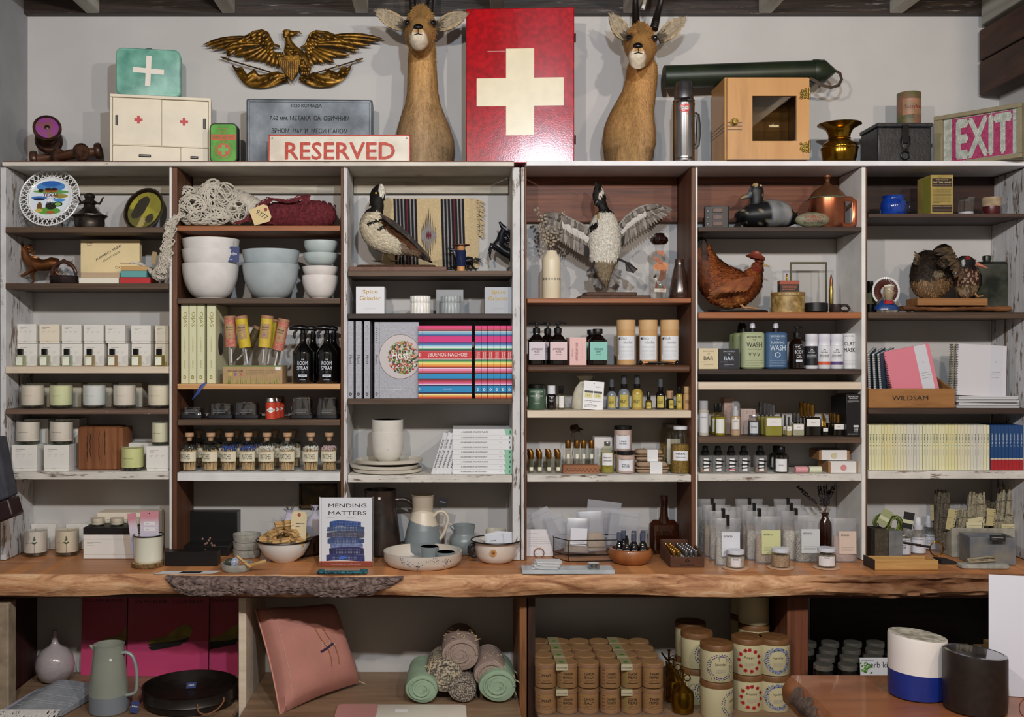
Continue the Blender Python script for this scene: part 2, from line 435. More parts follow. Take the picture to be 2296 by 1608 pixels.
Z['11']=shelf(unitL,*c1,509.5,522.5,brown)
Z['12']=shelf(unitL,*c1,635.5,648,brown)
Z['13']=shelf(unitL,*c1,822,837,cream)
Z['14']=shelf(unitL,*c1,917,929,brownchip)
Z['15']=shelf(unitL,*c1,1058,1075.5,worn)
Z['21']=shelf(unitL,*c2,506.5,518,orange)
Z['22']=shelf(unitL,*c2,668.5,681,brown)
Z['23']=shelf(unitL,*c2,861,873,pine)
Z['24']=shelf(unitL,*c2,941,954,brown)
Z['25']=shelf(unitL,*c2,1059.5,1078.5,WOOD('#4b392c','#8d7864',(2.2,60,60),.65,paint='#e6e6e6',pth=.68,pw=.035,psc=(12,60,80),bump=.5))
Z['31']=shelf(unitL,*c3,607.5,619.5,brown)
Z['32']=shelf(unitL,*c3,703.5,714.5,WOOD('#2b211e','#4d3d38',(2.2,60,60),.6))
Z['33']=shelf(unitL,*c3,894.5,907,brown)
Z['34']=shelf(unitL,*c3,1065,1081.5,worn)
Z['41']=shelf(unitR,*c4,669,679.5,orange)
Z['42']=shelf(unitR,*c4,819,835.5,WOOD('#3f271a','#6f4b33',(2.2,50,50),.5),bev=.008)
Z['43']=shelf(unitR,*c4,920.5,937,cream)
Z['44']=shelf(unitR,*c4,1064.5,1080.5,worn)
Z['51']=shelf(unitR,*c5,509.5,519.5,dkbrown)
Z['52']=shelf(unitR,*c5,700.5,714,orange)
Z['53']=shelf(unitR,*c5,828,839.5,dkbrown)
shelf(unitR,*c5,857,873.5,cream)
Z['54']=shelf(unitR,*c5,980,993.5,brown)
Z['55']=shelf(unitR,*c5,1063,1078.5,worn)
Z['61']=shelf(unitR,*c6,479,488,dkbrown)
Z['62']=shelf(unitR,*c6,700.5,714,brown)
Z['63']=shelf(unitR,*c6,915.5,928.5,dkbrown)
Z['64']=shelf(unitR,*c6,1056,1073.5,worn)
# back rails under the top boards
def rail(unit,c,ya,yb,mat,t=.02):
 part('back_rail',unit,MB().box(X(c[0])+.001,X(c[1])-.001,YW-.004-t,YW-.0045,SZ(yb,YW),SZ(ya,YW),mat))
for c in (c1,c2,c3):rail(unitL,c,376,436,railw,.022)
for c in (c4,c5):rail(unitR,c,376,500,raild,.022)
rail(unitR,c6,376,478,WOOD('#120806','#3a1d12',(2,40,60),.6),.022)
# hanging knots on the rails
# ================================================================ counter slab with live edge
ZC=.9
def ledge(px):
 return 3.262+.010*math.sin(px*.006)+.005*math.sin(px*.021+1)
NX=260;x0c,x1c=-1.5285,1.9835
top=[];m=MB()
topm=WOOD('#8a4f2c','#b67a4b',(1.2,14,14),.42,c3='#c58c5a',bump=.15)
V=[];F=[]
rows=9
edgem_src=None
def slab_edge():
 key='edge';m_,nt,b=_new('live_edge')
 co=_coord(nt,(5,20,24));nz=_n(nt,'ShaderNodeTexNoise');nz.inputs['Scale'].default_value=1;nz.inputs['Detail'].default_value=9
 nz.inputs['Roughness'].default_value=.7;nz.inputs['Distortion'].default_value=1.2;nt.links.new(co,nz.inputs[0])
 r=_ramp(nt,nz.outputs[0],[(.26,hexc('#4a2a18')),(.40,hexc('#a5704a')),(.55,hexc('#cf9f74')),(.72,hexc('#ecccaa'))])
 a=_n(nt,'ShaderNodeAttribute',attribute_name='Col')
 mx=_n(nt,'ShaderNodeMix',data_type='RGBA',blend_type='MULTIPLY');mx.inputs[0].default_value=1
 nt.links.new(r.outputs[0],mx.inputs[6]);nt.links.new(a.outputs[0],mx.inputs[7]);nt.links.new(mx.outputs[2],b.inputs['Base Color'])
 b.inputs['Roughness'].default_value=.6;_bump(nt,b,nz.outputs[0],.8,.006);return m_
edgem=slab_edge()
for i in range(NX+1):
 x=x0c+(x1c-x0c)*i/NX;px=VX+x*FPX/3.26;yf=ledge(px)
 right=max(0,min(1,(px-1760)/120))
 V.append((x,YW-.002,ZC));V.append((x,yf,ZC))
 for j in range(rows):
  t=j/(rows-1);z=ZC-.003-(.0635+.004*math.sin(px*.013)-.006*right*0)*t
  bulge=.012*math.sin(t*PI)+rn3((x*9,t*1.5,2),1,.010)+rn3((x*40,t*5,5),1,.003)
  if right:bulge+=right*(-.02*math.exp(-((t-.42)/.16)**2)+.012*math.exp(-((t-.75)/.12)**2)+rn3((x*14,t*9,7),1,.012))
  V.append((x,yf-.002-bulge,z))
 V.append((x,YW-.002,ZC-.07))
K=rows+3
for i in range(NX):
 for j in range(K):F.append((i*K+j,i*K+(j+1) % K,(i+1)*K+(j+1) % K,(i+1)*K+j))
F.append(tuple(range(K-1,-1,-1)));F.append(tuple(NX*K+j for j in range(K)))
m.V=V;m.M=[topm,edgem]
for k,f in enumerate(F):
 m.F.append(f);j=k % K if k<NX*K else 0
 m.I.append(1 if (k<NX*K and 1<=j<=rows) else 0)
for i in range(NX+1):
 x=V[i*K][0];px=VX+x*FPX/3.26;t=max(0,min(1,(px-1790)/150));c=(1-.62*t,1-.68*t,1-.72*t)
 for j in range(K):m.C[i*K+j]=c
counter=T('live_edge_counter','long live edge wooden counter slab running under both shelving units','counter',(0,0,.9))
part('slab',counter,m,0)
# bark left on the edge (plates of dark bark)
bark=P('#4d3c38',.85,c2='#84706a',vs=70,bump=1.,bs=120,det=8)
m=MB();rn=random.Random(5)
NB,RB=420,16;V=[];F=[]
for i in range(NB+1):
 px=372+(905-372)*i/NB;e=min(1,(px-372)/18,(905-px)/60);x=SX(px,3.26)
 for j in range(RB+1):
  t=j/RB;lo=.94-.35*(1-max(0,min(1,(px-372)/60)))-.25*max(0,(px-820)/85)
  z=ZC-.003-.064*t*max(.02,min(1,(906-px)/70,(px-371)/25))**.6*max(.25,min(.97,lo+.22*mnoise.noise(Vector((x*7,0,4)))+.1*mnoise.noise(Vector((x*30,0,4)))))
  f=1-abs(mnoise.noise(Vector((x*26,z*90+mnoise.noise(Vector((x*18,z*40,0)))*1.5,3))))*2.4
  crack=-.011*max(0,f-.45)
  y=ledge(px)-.018-.010*max(0,e)-.010*math.sin(t*PI)+rn3((x*30,z*60,1),1,.005)-crack
  if j in (0,RB):y=ledge(px)-.004
  V.append((x,y,z))
for i in range(NB):
 for j in range(RB):F.append((i*(RB+1)+j,i*(RB+1)+j+1,(i+1)*(RB+1)+j+1,(i+1)*(RB+1)+j))
m.add(V,F,bark);part('bark',counter,m,0)
# ================================================================ base cabinet under the counter
base=T('base_cabinet','open brown wooden cabinet under the counter with four compartments','cabinet',(0,0,.4))
ZU=ZC-.0705;ZFL=.453;YB=3.36
dkv=WOOD('#1a0e09','#4b2a1a',(60,60,2),.6,c3='#6a3f26')
def bpanel(pa,pb,mat,y0=YB,name='divider',x2=None):
 part(name,base,MB().box(SX(pa,y0),SX(pb,y0),y0,YW-.003,.01,ZU-.022,mat))
part('side_panel',base,MB().box(-1.512,-1.493,3.39,YW-.003,.01,ZU-.022,WOOD('#1a0808','#43160f',(60,60,2),.6)))
bpanel(535,552,cream)
bpanel(1165,1181,WOOD('#43210f','#8a5a34',(60,60,2),.55,c3='#a06e42'))
bpanel(1184,1200,WOOD('#1f0f08','#4a2817',(60,60,2),.6))
bpanel(1765,1812,WOOD('#30180e','#6b3c26',(60,60,2),.55,c3='#7d4a32'))
part('top_rail',base,MB().box(x0c+.002,x1c-.002,YB-.02,YW-.003,ZU-.021,ZU-.0005,WOOD('#241009','#6b3a22',(2,40,60),.55)))
flm=WOOD('#6f5640','#a3866a',(1.4,14,14),.5,bump=.2)
for a,b in ((-7,535),(552,1165),(1200,1765),(1812,2300)):
 part('compartment_floor',base,MB().box(SX(a,YB)+.001,min(SX(b,YB),1.98)-.001,3.20,YW-.003,ZFL-.02,ZFL,flm))
# pale plaster post at the far left under the counter
struct('trim_12',MB().box(-1.528,SX(19,3.3),3.3,3.36-.001,0,ZU-.03,P('#8d7d68',.85,vary=.2,vs=20,bump=.6,bs=60)),bev=.004)
# ================================================================ things on top of the units
def at(px,z,Y):return (SX(px,Y),Y,z)
def cross(m,cx,cz,s,t,mat,y,ang=0.):
 ca,sa=math.cos(ang),math.sin(ang)
 o=[(-s,-t),(-t,-t),(-t,-s),(t,-s),(t,-t),(s,-t),(s,t),(t,t),(t,s),(-t,s),(-t,t),(-s,t)]
 V=[(cx+a*ca-b*sa,y,cz+a*sa+b*ca) for a,b in o]
 m.add(V,[(0,1,10,11),(2,3,4,1),(1,4,7,10),(4,5,6,7),(10,7,8,9)],mat)
blk=P('#0c0c0d',.35);ink=P('#15151a',.6);greyink=P('#5a5a5e',.7);lgrey=P('#9a9a9a',.7);white=P('#eeedea',.5);red=P('#b81c22',.45)
# --- iron and wood rollers / dumbbells
irn=P('#2a1a14',.38,.5,c2='#5d4031',vs=40);wdr=WOOD('#1e110b','#5b3822',(2,40,40),.45,c3='#6d4630')
def bobbin(label,loc,rot,ln,r,face=None):
 t=T('dumbbell',label,'dumbbell',loc,group=None,rot=rot)
 m=MB();m.tube([(-ln/2,0,0),(-ln/4,0,0),(0,0,0),(ln/4,0,0),(ln/2,0,0)],[r*.5,r*.55,r*.58,r*.55,r*.5],wdr,20);m.build('bar',t)
 for s in (-1,1):
  m=MB();R=RY(PI/2*s)
  m.lathe([(r*.45,-.001),(r*.9,0),(r,.006),(r,.016),(r*.88,.021),(r*.80,.016),(0,.016)],irn,28,R=R)
  m.V=[(v[0]+s*ln/2,v[1],v[2]) for v in m.V];m.build('end_disc',t)
  if face and s==1:
   m=MB();m.lathe([(r*.8,.017),(r*.3,.0185),(r*.28,.0185),(0,.0185)],P(face,.5,c2='#7a4a3a',vs=55),26,R=R)
   m.lathe([(r*.2,.019),(r*.06,.022),(0,.022)],irn,12,R=R)
   m.V=[(v[0]+ln/2,v[1],v[2]) for v in m.V];m.build('painted_face',t)
 return t
bobbin('dark wooden dumbbell lying across the top board with black disc ends',(SX(148,3.635),3.64,ZTOP+.052),(0,-math.radians(9),math.radians(8)),.20,.030)
bobbin('dumbbell with worn brown end disc facing out at board edge',(SX(160,3.535),3.52,ZTOP+.031),(0,0,math.radians(-38)),.12,.030)
bobbin('dumbbell with purple painted end disc resting on the darker ones',(SX(104,3.545),3.56,ZTOP+.108),(0,math.radians(-14),math.radians(-72)),.075,.047,'#8c2a92')
# --- white medicine cabinet, teal tin, green tin
crm=P('#ddd3bd',.45,vary=.04,vs=14)
def med():
 t=T('medicine_cabinet','white wooden toy medicine cabinet with two red crosses on sliding doors','cabinet',(-1.166+.004,3.50,ZTOP+.001),math.radians(11))
 W,H,D=.336,.232,.12
 m=MB();f=.008
 m.box(0,W,.012,D,0,H,crm);m.box(0,f,0,.012,0,H,crm);m.box(W-f,W,0,.012,0,H,crm);m.box(0,W,-.003,.012,H-.008,H+.002,crm)
 m.box(f,W-f,0,.012,.060,.064,crm);m.build('body',t,bev=.0012)
 for i,(a,b) in enumerate(((f+.001,.170),(.171,W-f-.001))):
  m=MB().box(a,b,.004+.003*i,.011,.0645,H-.009,crm);d=m.build('door',t,bev=.001)
  hx=a+.013 if i==0 else b-.013
  m=MB().rbox(.008,.008,-.017,.017,blk,.003,c=(hx,0.002,.145));m.build('door_handle',d)
  m=MB();cross(m,(a+b)/2+.004*(1-2*i),.150,.0135,.0048,red,.0035+.003*i-.0002*0);m.build('red_cross',d)
 for a,b,hx in ((f+.001,.232,.115),(.235,W-f-.001,.28)):
  m=MB().box(a,b,.004,.011,.001,.0595,crm);d=m.build('drawer',t,bev=.001)
  m=MB().box(hx-.02 if b<.3 else hx-.013,hx+.02 if b<.3 else hx+.013,-.003,.004,.022,.031,blk);m.build('drawer_handle',d,bev=.002)
med()
teal=P('#4f8f80',.42,c2='#7fb8a6',vs=16,det=8)
t=T('first_aid_tin','teal first aid tin with white cross standing on the medicine cabinet','tin',(SX(334,3.56),3.565,ZTOP+.2345),math.radians(10))
m=MB();m.rbox(.216,.165,-.03,.03,teal,.022,5,R=RX(PI/2),c=(0,0,.0826),bev=.004);m.build('body',t)
m=MB();cross(m,0,.088,.052,.0088,P('#e5dcd0',.5),-.0304,-.05);m.build('white_cross',t)
m=MB().box(-.009,.009,-.008,.008,.165,.173,blk);m.build('catch',t,bev=.001)
t=T('first_aid_tin','small green tin with red band and red cross beside the medicine cabinet','tin',at(504,ZTOP+.001,3.53))
gm=P('#3f8a2a',.4,c2='#5aa83c',vs=25)
m=MB();m.rbox(.094,.135,-.02,.02,P('#1c2a18',.4,.3),.016,5,R=RX(PI/2),c=(0,0,.0676));m.build('body',t)
m=MB();m.rbox(.086,.127,-.0005,.0005,gm,.013,5,R=RX(PI/2),c=(0,-.0207,.0676))
rb=P('#c25a3e',.5);m.quad(-.042,.042,.077,.097,rb,-.0214);m.text('FIRST AID KIT',0,.087,P('#3f7a2a',.5),w=.07,h=.010,y=-.0217,bold=.02)
m.text('THE GREEN',0,.116,rb,w=.04,h=.005,y=-.0214);m.text('OUTFIT',0,.106,rb,w=.028,h=.005,y=-.0214)
V=[(.027*math.cos(a),-.0214,.044+.027*math.sin(a)) for a in [k*PI/12 for k in range(24)]];
m.lathe([(.0235,0),(0,.0001)],rb,24,R=RX(PI/2),c=(0,-.0214,.044))
m.tube([(.031*math.cos(k*PI/12),-.0212,.044+.031*math.sin(k*PI/12)) for k in range(25)],.0006,rb,4)
cross(m,0,.044,.017,.006,P('#6fae5a',.5),-.0218);m.build('printed_front',t)
# --- grey ammunition tin with stencilled writing
t=T('ammunition_tin','scratched grey metal tin with black stencilled writing behind the red lettered sign','tin',at(697,ZTOP+.001,3.60),math.radians(2))
zinc=P('#4a5058',.5,.35,c2='#7d858d',vs=9,bump=.3,bs=40,det=9)
W=L(281,3.57);H=.229
m=MB();m.rbox(W,H,-.045,.045,zinc,.006,3,R=RX(PI/2),c=(0,0,H/2),bev=.004);m.build('body',t)
m=MB()
for a in ((-W/2+.004,-W/2+.012,.004,H-.004),(W/2-.012,W/2-.004,.004,H-.004)):m.box(a[0],a[1],-.0475,-.044,a[2],a[3],zinc)
m.box(-W/2+.004,W/2-.004,-.0475,-.044,H-.012,H-.004,zinc);m.build('seam',t,bev=.002)
st=P('#17191c',.8)
m=MB();m.text('1120 КОМАДА',-.01,.205,st,w=.105,h=.014,y=-.0462,bold=.01)
m.text('7.62 мм. МЕТАКА  СА  ОБИЧНИМ',.0,.163,st,w=.275,h=.0165,y=-.0462,bold=.012)
m.text('ЗРНОМ  М67  И  МЕСИНГАНОМ',.0,.119,st,w=.262,h=.0165,y=-.0462,bold=.012);m.build('stencilled_lettering',t)
# --- RESERVED sign
t=T('reserved_sign','worn white metal sign with red border and red lettering leaning on grey tin','sign',at(761,ZTOP+.001,3.478),rot=(math.radians(-4),0,0))
sg=P('#e6e0d2',.4,c2='#cfc5b4',vs=12);rd=P('#c5402a',.5,c2='#a83422',vs=120,det=8)
W=L(318,3.478);H=.090
m=MB();m.rbox(W,H,-.002,.002,sg,.003,2,R=RX(PI/2),c=(0,0,H/2));m.build('plate',t)
m=MB()
m.box(-W/2,W/2,-.0032,-.0018,H-.005,H,rd);m.box(-W/2,-W/2+.004,-.0032,-.0018,0,H,rd);m.box(W/2-.004,W/2,-.0032,-.0018,0,H,rd);m.build('border',t)
m=MB();m.text('RESERVED',.002,.034,rd,w=.376*.995,h=.062,y=-.0026,bold=.035);m.build('lettering',t)
for x in (-W/2+.012,W/2-.012):MB().cyl(.0026,-.001,.0015,blk,10,R=RX(PI/2),c=(x,-.0022,H-.012)).build('screw_hole',t)
# --- gilded eagle ornament
t=T('eagle_ornament','gilded eagle wall ornament with spread wings, striped shield and furled flags','ornament',at(656,SZ(135,3.69),3.69))
gold=P('#8a6420',.38,.75,c2='#4a3210',vs=45,bump=.4,bs=140,det=6);gdk=P('#3b270d',.5,.5)
sc_=3.69/FPX/3.827
def E(x,y):return ((x-826)*sc_,(516-y)*sc_)
def eb(m,x0,y0,x1,y1,w,dy=0.,th=.45,bend=0.,mat=None):
 """one carved feather from point to point"""
 a=E(x0,y0);b=E(x1,y1);n=6;pts=[];rr=[]
 dx,dz=b[0]-a[0],b[1]-a[1];ln=math.hypot(dx,dz);nx,nz=-dz/ln,dx/ln
 for i in range(n+1):
  u=i/n;q=bend*math.sin(u*PI)*ln;pts.append((a[0]+dx*u+nx*q,-.006-dy-.002*math.sin(u*PI),a[1]+dz*u+nz*q))
  ww=w*sc_*(.55+.6*math.sin(min(u*1.3,1)*PI/2))*(1 if u<.8 else (.75 if u<.95 else .12));rr.append((ww*th,ww))
 m.tube(pts,rr,mat or gold,8,side=(0,1,0))
for sgn in (0,1):
 m=MB()
 if sgn==0:
  prim=[((540,330),(62,386)),((540,350),(90,408)),((545,372),(140,432)),((550,392),(225,445))]
  sec=[((560,410),(322,474)),((575,420),(412,514)),((600,430),(490,520)),((620,440),(545,532)),((650,445),(600,552)),((675,450),(640,572)),((695,455),(690,582))]
  lead=[(330,372),(430,325),(500,284),(570,272),(615,292),(640,345),(665,390),(720,408)]
 else:
  prim=[((1060,330),(1604,338)),((1060,352),(1575,368)),((1055,375),(1500,402)),((1050,395),(1410,442))]
  sec=[((1045,415),(1318,478)),((1030,425),(1200,490)),((1010,435),(1188,540)),((990,440),(1098,550)),((975,450),(1035,545)),((955,460),(1000,572)),((935,460),(950,560))]
  lead=[(1300,342),(1200,318),(1130,290),(1030,278),(988,298),(965,345),(945,395),(900,420)]
 for k,(a,b) in enumerate(prim):eb(m,*a,*b,19,.004*k,bend=(-.05 if sgn==0 else .05))
 for k,(a,b) in enumerate(sec):eb(m,*a,*b,24,.002,bend=.03*(1 if sgn==0 else -1))
 rn=random.Random(4+sgn)
 for row in range(3):
  for k in range(9):
   u=k/8;i=u*(len(lead)-2);j=int(i);f=i-j
   lx=lead[j][0]*(1-f)+lead[j+1][0]*f;ly=lead[j][1]*(1-f)+lead[j+1][1]*f
   ox=(-1 if sgn==0 else 1)
   eb(m,lx-ox*6,ly+8+row*26,lx+ox*(58-20*u)*(1 if row<2 else 1.1),ly+52+row*30,17,.010-.003*row)
 m.tube([(*[E(*p)[0]],-.012,E(*p)[1]) for p in lead],[6*sc_]+[13*sc_]*(len(lead)-2)+[10*sc_],gold,8)
 m.build('wing',t)
m=MB();bp=[E(790,330),E(800,370),E(812,430),E(850,500),(E(920,540)),E(960,610),E(955,640)]
m.tube([(x,-.014,z) for x,z in bp],[(20*sc_,22*sc_),(20*sc_,30*sc_),(22*sc_,60*sc_),(24*sc_,90*sc_),(20*sc_,60*sc_),(14*sc_,34*sc_),(8*sc_,20*sc_)],gold,14,side=(0,1,0))
rn=random.Random(2)
for k in range(46):
 u=rn.random();cx=800+130*u+rn.uniform(-45,45)*(0.4+u*.4);cy=390+190*u;eb(m,cx,cy,cx+8,cy+34,13,.020)
for dx in (-60,0,60):eb(m,930+dx*.3,560,945+dx*.5,660-abs(dx)*.5,16,.012)
m.build('body',t)
m=MB();hx,hz=E(820,300);m.ell((hx,-.014,hz),(34*sc_,20*sc_,28*sc_),gold)
m.tube([(E(845,292)[0],-.014,E(845,292)[1]),(E(885,282)[0],-.014,E(885,284)[1]),(E(910,292)[0],-.014,E(910,300)[1])],[15*sc_,11*sc_,2*sc_],gold,8)
for k in range(5):eb(m,815-6*k,276+10*k,745+2*k,284+12*k,12,.012)
m.build('head',t)
m=MB();so=[(712,515),(765,492),(820,500),(898,486),(905,560),(884,636),(830,718),(765,645),(720,570)]
m.prism([E(x,y) for x,y in so],-.034,-.016,gold);sh=m.build('shield',t,bev=.002)
m=MB()
for x in range(735,895,17):
 yb=718-abs(x-828)*1.05;a=E(x,548);b=E(x,yb-18);m.box(a[0]-.0012,a[0]+.0012,-.036,-.033,b[1],a[1],gdk)
a=E(716,540);b=E(902,534);m.box(a[0],b[0],-.037,-.033,b[1]-.0016,b[1],gold);m.build('stripe',sh)
for s in (0,1):
 m=MB();p=[(215,495),(330,535),(640,625)] if s==0 else [(1432,508),(1330,540),(1030,632)]
 m.tube([(E(*q)[0],-.010,E(*q)[1]) for q in p],6*sc_,gdk,8)
 q0,q1=p[0],p[1];m.tube([(E(q0[0]+(q1[0]-q0[0])*u,q0[1]+(q1[1]-q0[1])*u)[0],-.010,E(q0[0]+(q1[0]-q0[0])*u,q0[1]+(q1[1]-q0[1])*u)[1]) for u in (-.05,.2,.45,.6)],[.5*sc_,10*sc_,8*sc_,12*sc_],gold,8)
 for u in (.4,.7):
  m.ell((E(p[1][0]*(1-u)+p[2][0]*u,0)[0],-.012,E(0,p[1][1]*(1-u)+p[2][1]*u)[1]),10*sc_,gold,8,6)
 m.build('flag_pole',t)
 m=MB()
 if s==0:up=[(305,545),(345,585),(395,578),(440,640),(500,592),(540,645),(600,640),(640,622),(700,615),(770,640)];lo=[(320,590),(350,640),(390,695),(430,730),(480,750),(540,757),(600,755),(660,742),(720,722),(790,700)]
 else:up=[(1345,540),(1300,585),(1255,570),(1215,625),(1130,595),(1095,640),(1040,630),(1010,620),(950,650),(900,640)];lo=[(1330,590),(1300,650),(1260,690),(1215,720),(1170,742),(1120,748),(1060,750),(1000,745),(940,722),(880,690)]
 V=[];F=[];n2=10;n1=6*(len(up)-1)
 for i in range(n1+1):
  f=i/6;j=min(int(f),len(up)-2);f -=j
  ux,uy=(up[j][k]*(1-f)+up[j+1][k]*f for k in (0,1));lx,ly=(lo[j][k]*(1-f)+lo[j+1][k]*f for k in (0,1))
  for k in range(n2+1):
   v=k/n2;x,z=E(ux*(1-v)+lx*v,uy*(1-v)+ly*v)
   V.append((x,-.006-.007*math.sin(v*PI)-.004*math.sin(v*9+i*.25)*math.sin(v*PI),z))
 for i in range(n1):
  for k in range(n2):F.append((i*(n2+1)+k,i*(n2+1)+k+1,(i+1)*(n2+1)+k+1,(i+1)*(n2+1)+k))
 m.add(V,F,gold);m.build('flag',t)
for a,b in (((735,500),0),((945,640),0)):
 m=MB()
 for k in range(4):eb(m,a[0]-22+14*k,a[1]-26,a[0]-26+17*k,a[1]+22,8,.034 if a[0]<800 else .02)
 m.build('claw',t)
# --- antelope busts
hide=VC(.85,(90,90,10),.3,.6)
def antelope(label,prof,eyes,nose,chin,skull,ears,horns,cxh,c_hi,c_lo,Yb=3.585,hornlen=.2):
 chin=chin[1];bx=SX(prof[-1][1]/2+prof[-1][2]/2,Yb)
 t=T('antelope_bust',label,'taxidermy',(bx,Yb,ZTOP+.001))
 def zz(py,Y):return SZ(py,Y)-ZTOP-.001
 def xx(px,Y):return SX(px,Y)-bx
 m=MB();hl,ll=hexc(c_hi),hexc(c_lo);wh=hexc('#e9dcc4');dk=hexc('#3a2818')
 # one surface: chest, neck, skull and muzzle as a chain of rings (stacked bottom to top, then forwards)
 pts=[];rr=[]
 for py,a,b in reversed(prof):
  Y=Yb-.012*max(0,(340-py)/340);pts.append(Vector((xx((a+b)/2,Y),Y-Yb,zz(py,Y))));w_=L((b-a)/2,Y);rr.append((w_,min(.10,w_*1.05)))
 pts[0].z=0
 top=pts[-1];ex=(eyes[0][0]+eyes[1][0])/2;hw=L((eyes[1][0]-eyes[0][0])/2,3.50)
 Ys=3.55;sk=Vector((xx(cxh,Ys),Ys-Yb,(zz(skull,Ys)+zz(chin-12,Ys))/2+.01))
 N=26
 m.tube(pts+[top+Vector((0,-.004,.02)),top+Vector((0,-.008,.035)),top+Vector((0,-.01,.045))],rr+[(rr[-1][0]*.93,rr[-1][1]*.95),(rr[-1][0]*.7,rr[-1][1]*.8),(rr[-1][0]*.3,rr[-1][1]*.3)],hide,N,side=(1,0,0))
 # head as horizontal loft from nape to nose
 Yn=3.375;nz=zz(nose[1],Yn);nx=xx(nose[0],Yn);cz=zz(chin,3.41);tz=zz(skull,3.53);ez=zz(eyes[0][1],3.47);exx=xx(ex,3.47)
 H=[((exx,3.60-Yb,tz-.055),.018,.020),((exx,3.575-Yb,tz-.052),.040,.044),((exx,3.54-Yb,tz-.050),hw+.008,.062),((exx,3.50-Yb,ez-.018),hw+.008,(tz-ez)+.026),
   ((exx*.75+nx*.25,3.465-Yb,(ez*.6+nz*.4)-.018),hw*.93,.060),((exx*.5+nx*.5,3.43-Yb,(ez*.35+nz*.65)-.022),hw*.80,.054),((nx*.85+exx*.15,3.40-Yb,(nz+cz)/2+.002),hw*.68,(nz-cz)/2+.012),
   ((nx,3.375-Yb,(nz*.62+cz*.38)),hw*.58,(nz-cz)/2*1.0),((nx,3.362-Yb,nz*.7+cz*.3),hw*.44,(nz-cz)/2*.72),((nx,3.357-Yb,nz*.72+cz*.28),hw*.10,.006)]
 V=[];F=[];n0=26
 for (c,a,b) in H:
  for q in range(n0):
   th=2*PI*q/n0;sx,sz=math.sin(th),math.cos(th);V.append((c[0]+a*sx*(1-.12*max(0,sz)),c[1],c[2]+b*sz))
 for j in range(len(H)-1):
  for q in range(n0):F.append((j*n0+q,j*n0+(q+1) % n0,(j+1)*n0+(q+1) % n0,(j+1)*n0+q))
 F.append(tuple(range(n0-1,-1,-1)));F.append(tuple((len(H)-1)*n0+q for q in range(n0)))
 m.add(V,[f[::-1] for f in F],hide)
 def colf(p):
  y=p[1]+Yb;g=mnoise.noise(Vector(p)*22)*.12+1
  if p[2]>cz-.02 and y<3.52:
   if y<3.43 and p[2]<nz-.016 and abs(p[0]-nx)<.030:c=wh
   elif y<3.40 and p[2]<nz-.002 and abs(p[0]-nx)>.012:c=tuple(a*.45+b*.55 for a,b in zip(wh,hl))
   else:c=hl
   if p[2]>ez+.012 and abs(p[0]-exx)<.018:c=tuple(x*.62 for x in c)
   if y<3.50 and min(abs(p[0]-exx-hw*.95),abs(p[0]-exx+hw*.95))<.012 and abs(p[2]-ez)<.016:c=tuple(x*.35 for x in c)
  else:
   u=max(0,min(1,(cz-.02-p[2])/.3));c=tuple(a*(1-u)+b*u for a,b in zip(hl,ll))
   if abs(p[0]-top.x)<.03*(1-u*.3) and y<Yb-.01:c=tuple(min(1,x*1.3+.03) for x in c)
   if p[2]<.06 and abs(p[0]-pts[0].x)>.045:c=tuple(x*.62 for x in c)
  return tuple(max(0,x*g) for x in c)
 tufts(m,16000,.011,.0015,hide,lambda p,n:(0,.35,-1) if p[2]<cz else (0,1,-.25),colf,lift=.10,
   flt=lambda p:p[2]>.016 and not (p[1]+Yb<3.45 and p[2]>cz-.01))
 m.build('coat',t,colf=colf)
 for i,s in enumerate((-1,1)):
  m=MB();ep=Vector((xx(eyes[i][0],3.462),3.474-Yb,zz(eyes[i][1],3.468)))
  m.ell(ep+Vector((-s*.002,.004,0)),(.0105,.010,.0095),P('#050505',.05,coat=1.),16,10)
  m.tube([ep+Vector((math.cos(a)*.0115,-.001-.002*math.cos(a)*s*-1,math.sin(a)*.0092)) for a in [k2*PI/10 for k2 in range(21)]],.0022,P('#2a1a10',.6),6)
  m.build('eye',t)
  b0=Vector((xx(ears[i][0][0],3.53),3.53-Yb,zz(ears[i][0][1],3.53)));tp=Vector((xx(ears[i][1][0],3.50),3.50-Yb,zz(ears[i][1][1],3.50)))
  m=MB();V=[];F=[];n=12;d=tp-b0;sd=Vector((d.z,0,-d.x)).normalized()
  for j in range(n+1):
   u=j/n;wd=.027*math.sin(min(1,(u*.85+.12))*PI)**.7*(1 if u<.97 else .5)
   for q in range(7):
    v=q/3-1;V.append(b0+d*u+sd*wd*v+Vector((0,.012*v*v*(1-u)-.004+.012*u,0)))
   for q in range(7):
    v=1-q/3;V.append(b0+d*u+sd*wd*v*.98+Vector((0,.012*v*v*(1-u)+.004+.014*u*(1-u)+.012*u,0)))
  for j in range(n):
   for q in range(14):F.append((j*14+q,j*14+(q+1) % 14,(j+1)*14+(q+1) % 14,(j+1)*14+q))
  F.append(tuple(range(13,-1,-1)));F.append(tuple(n*14+q for q in range(14)))
  m.add(V,F,hide)
  mid=b0+d*.5
  def ec(p,b0=b0,d=d,sd=sd):
   q=Vector(p)-b0;u=q.dot(d)/d.length_squared;v=abs(q.dot(sd))/.024
   if p[1]<b0.y+.008:c=hexc('#a99a83') if v<.8 else hexc('#cbb48c')
   else:c=hexc('#8a6a42')
   if u<.25 and v<.6:c=tuple(x*.3 for x in c)
   return c
  tufts(m,500,.012,.0016,hide,lambda p,nn,d=d:tuple(d),ec,lift=.2,seed=9+i)
  m.build('ear',t,colf=ec)
  m=MB();h0,h1=horns[i];a=Vector((xx(h0[0],3.52),3.52-Yb,zz(h0[1]+4,3.52)));b=Vector((xx(h1[0],3.50),3.50-Yb,zz(h1[1],3.50)))
  pts2=[];rr2=[];n=44
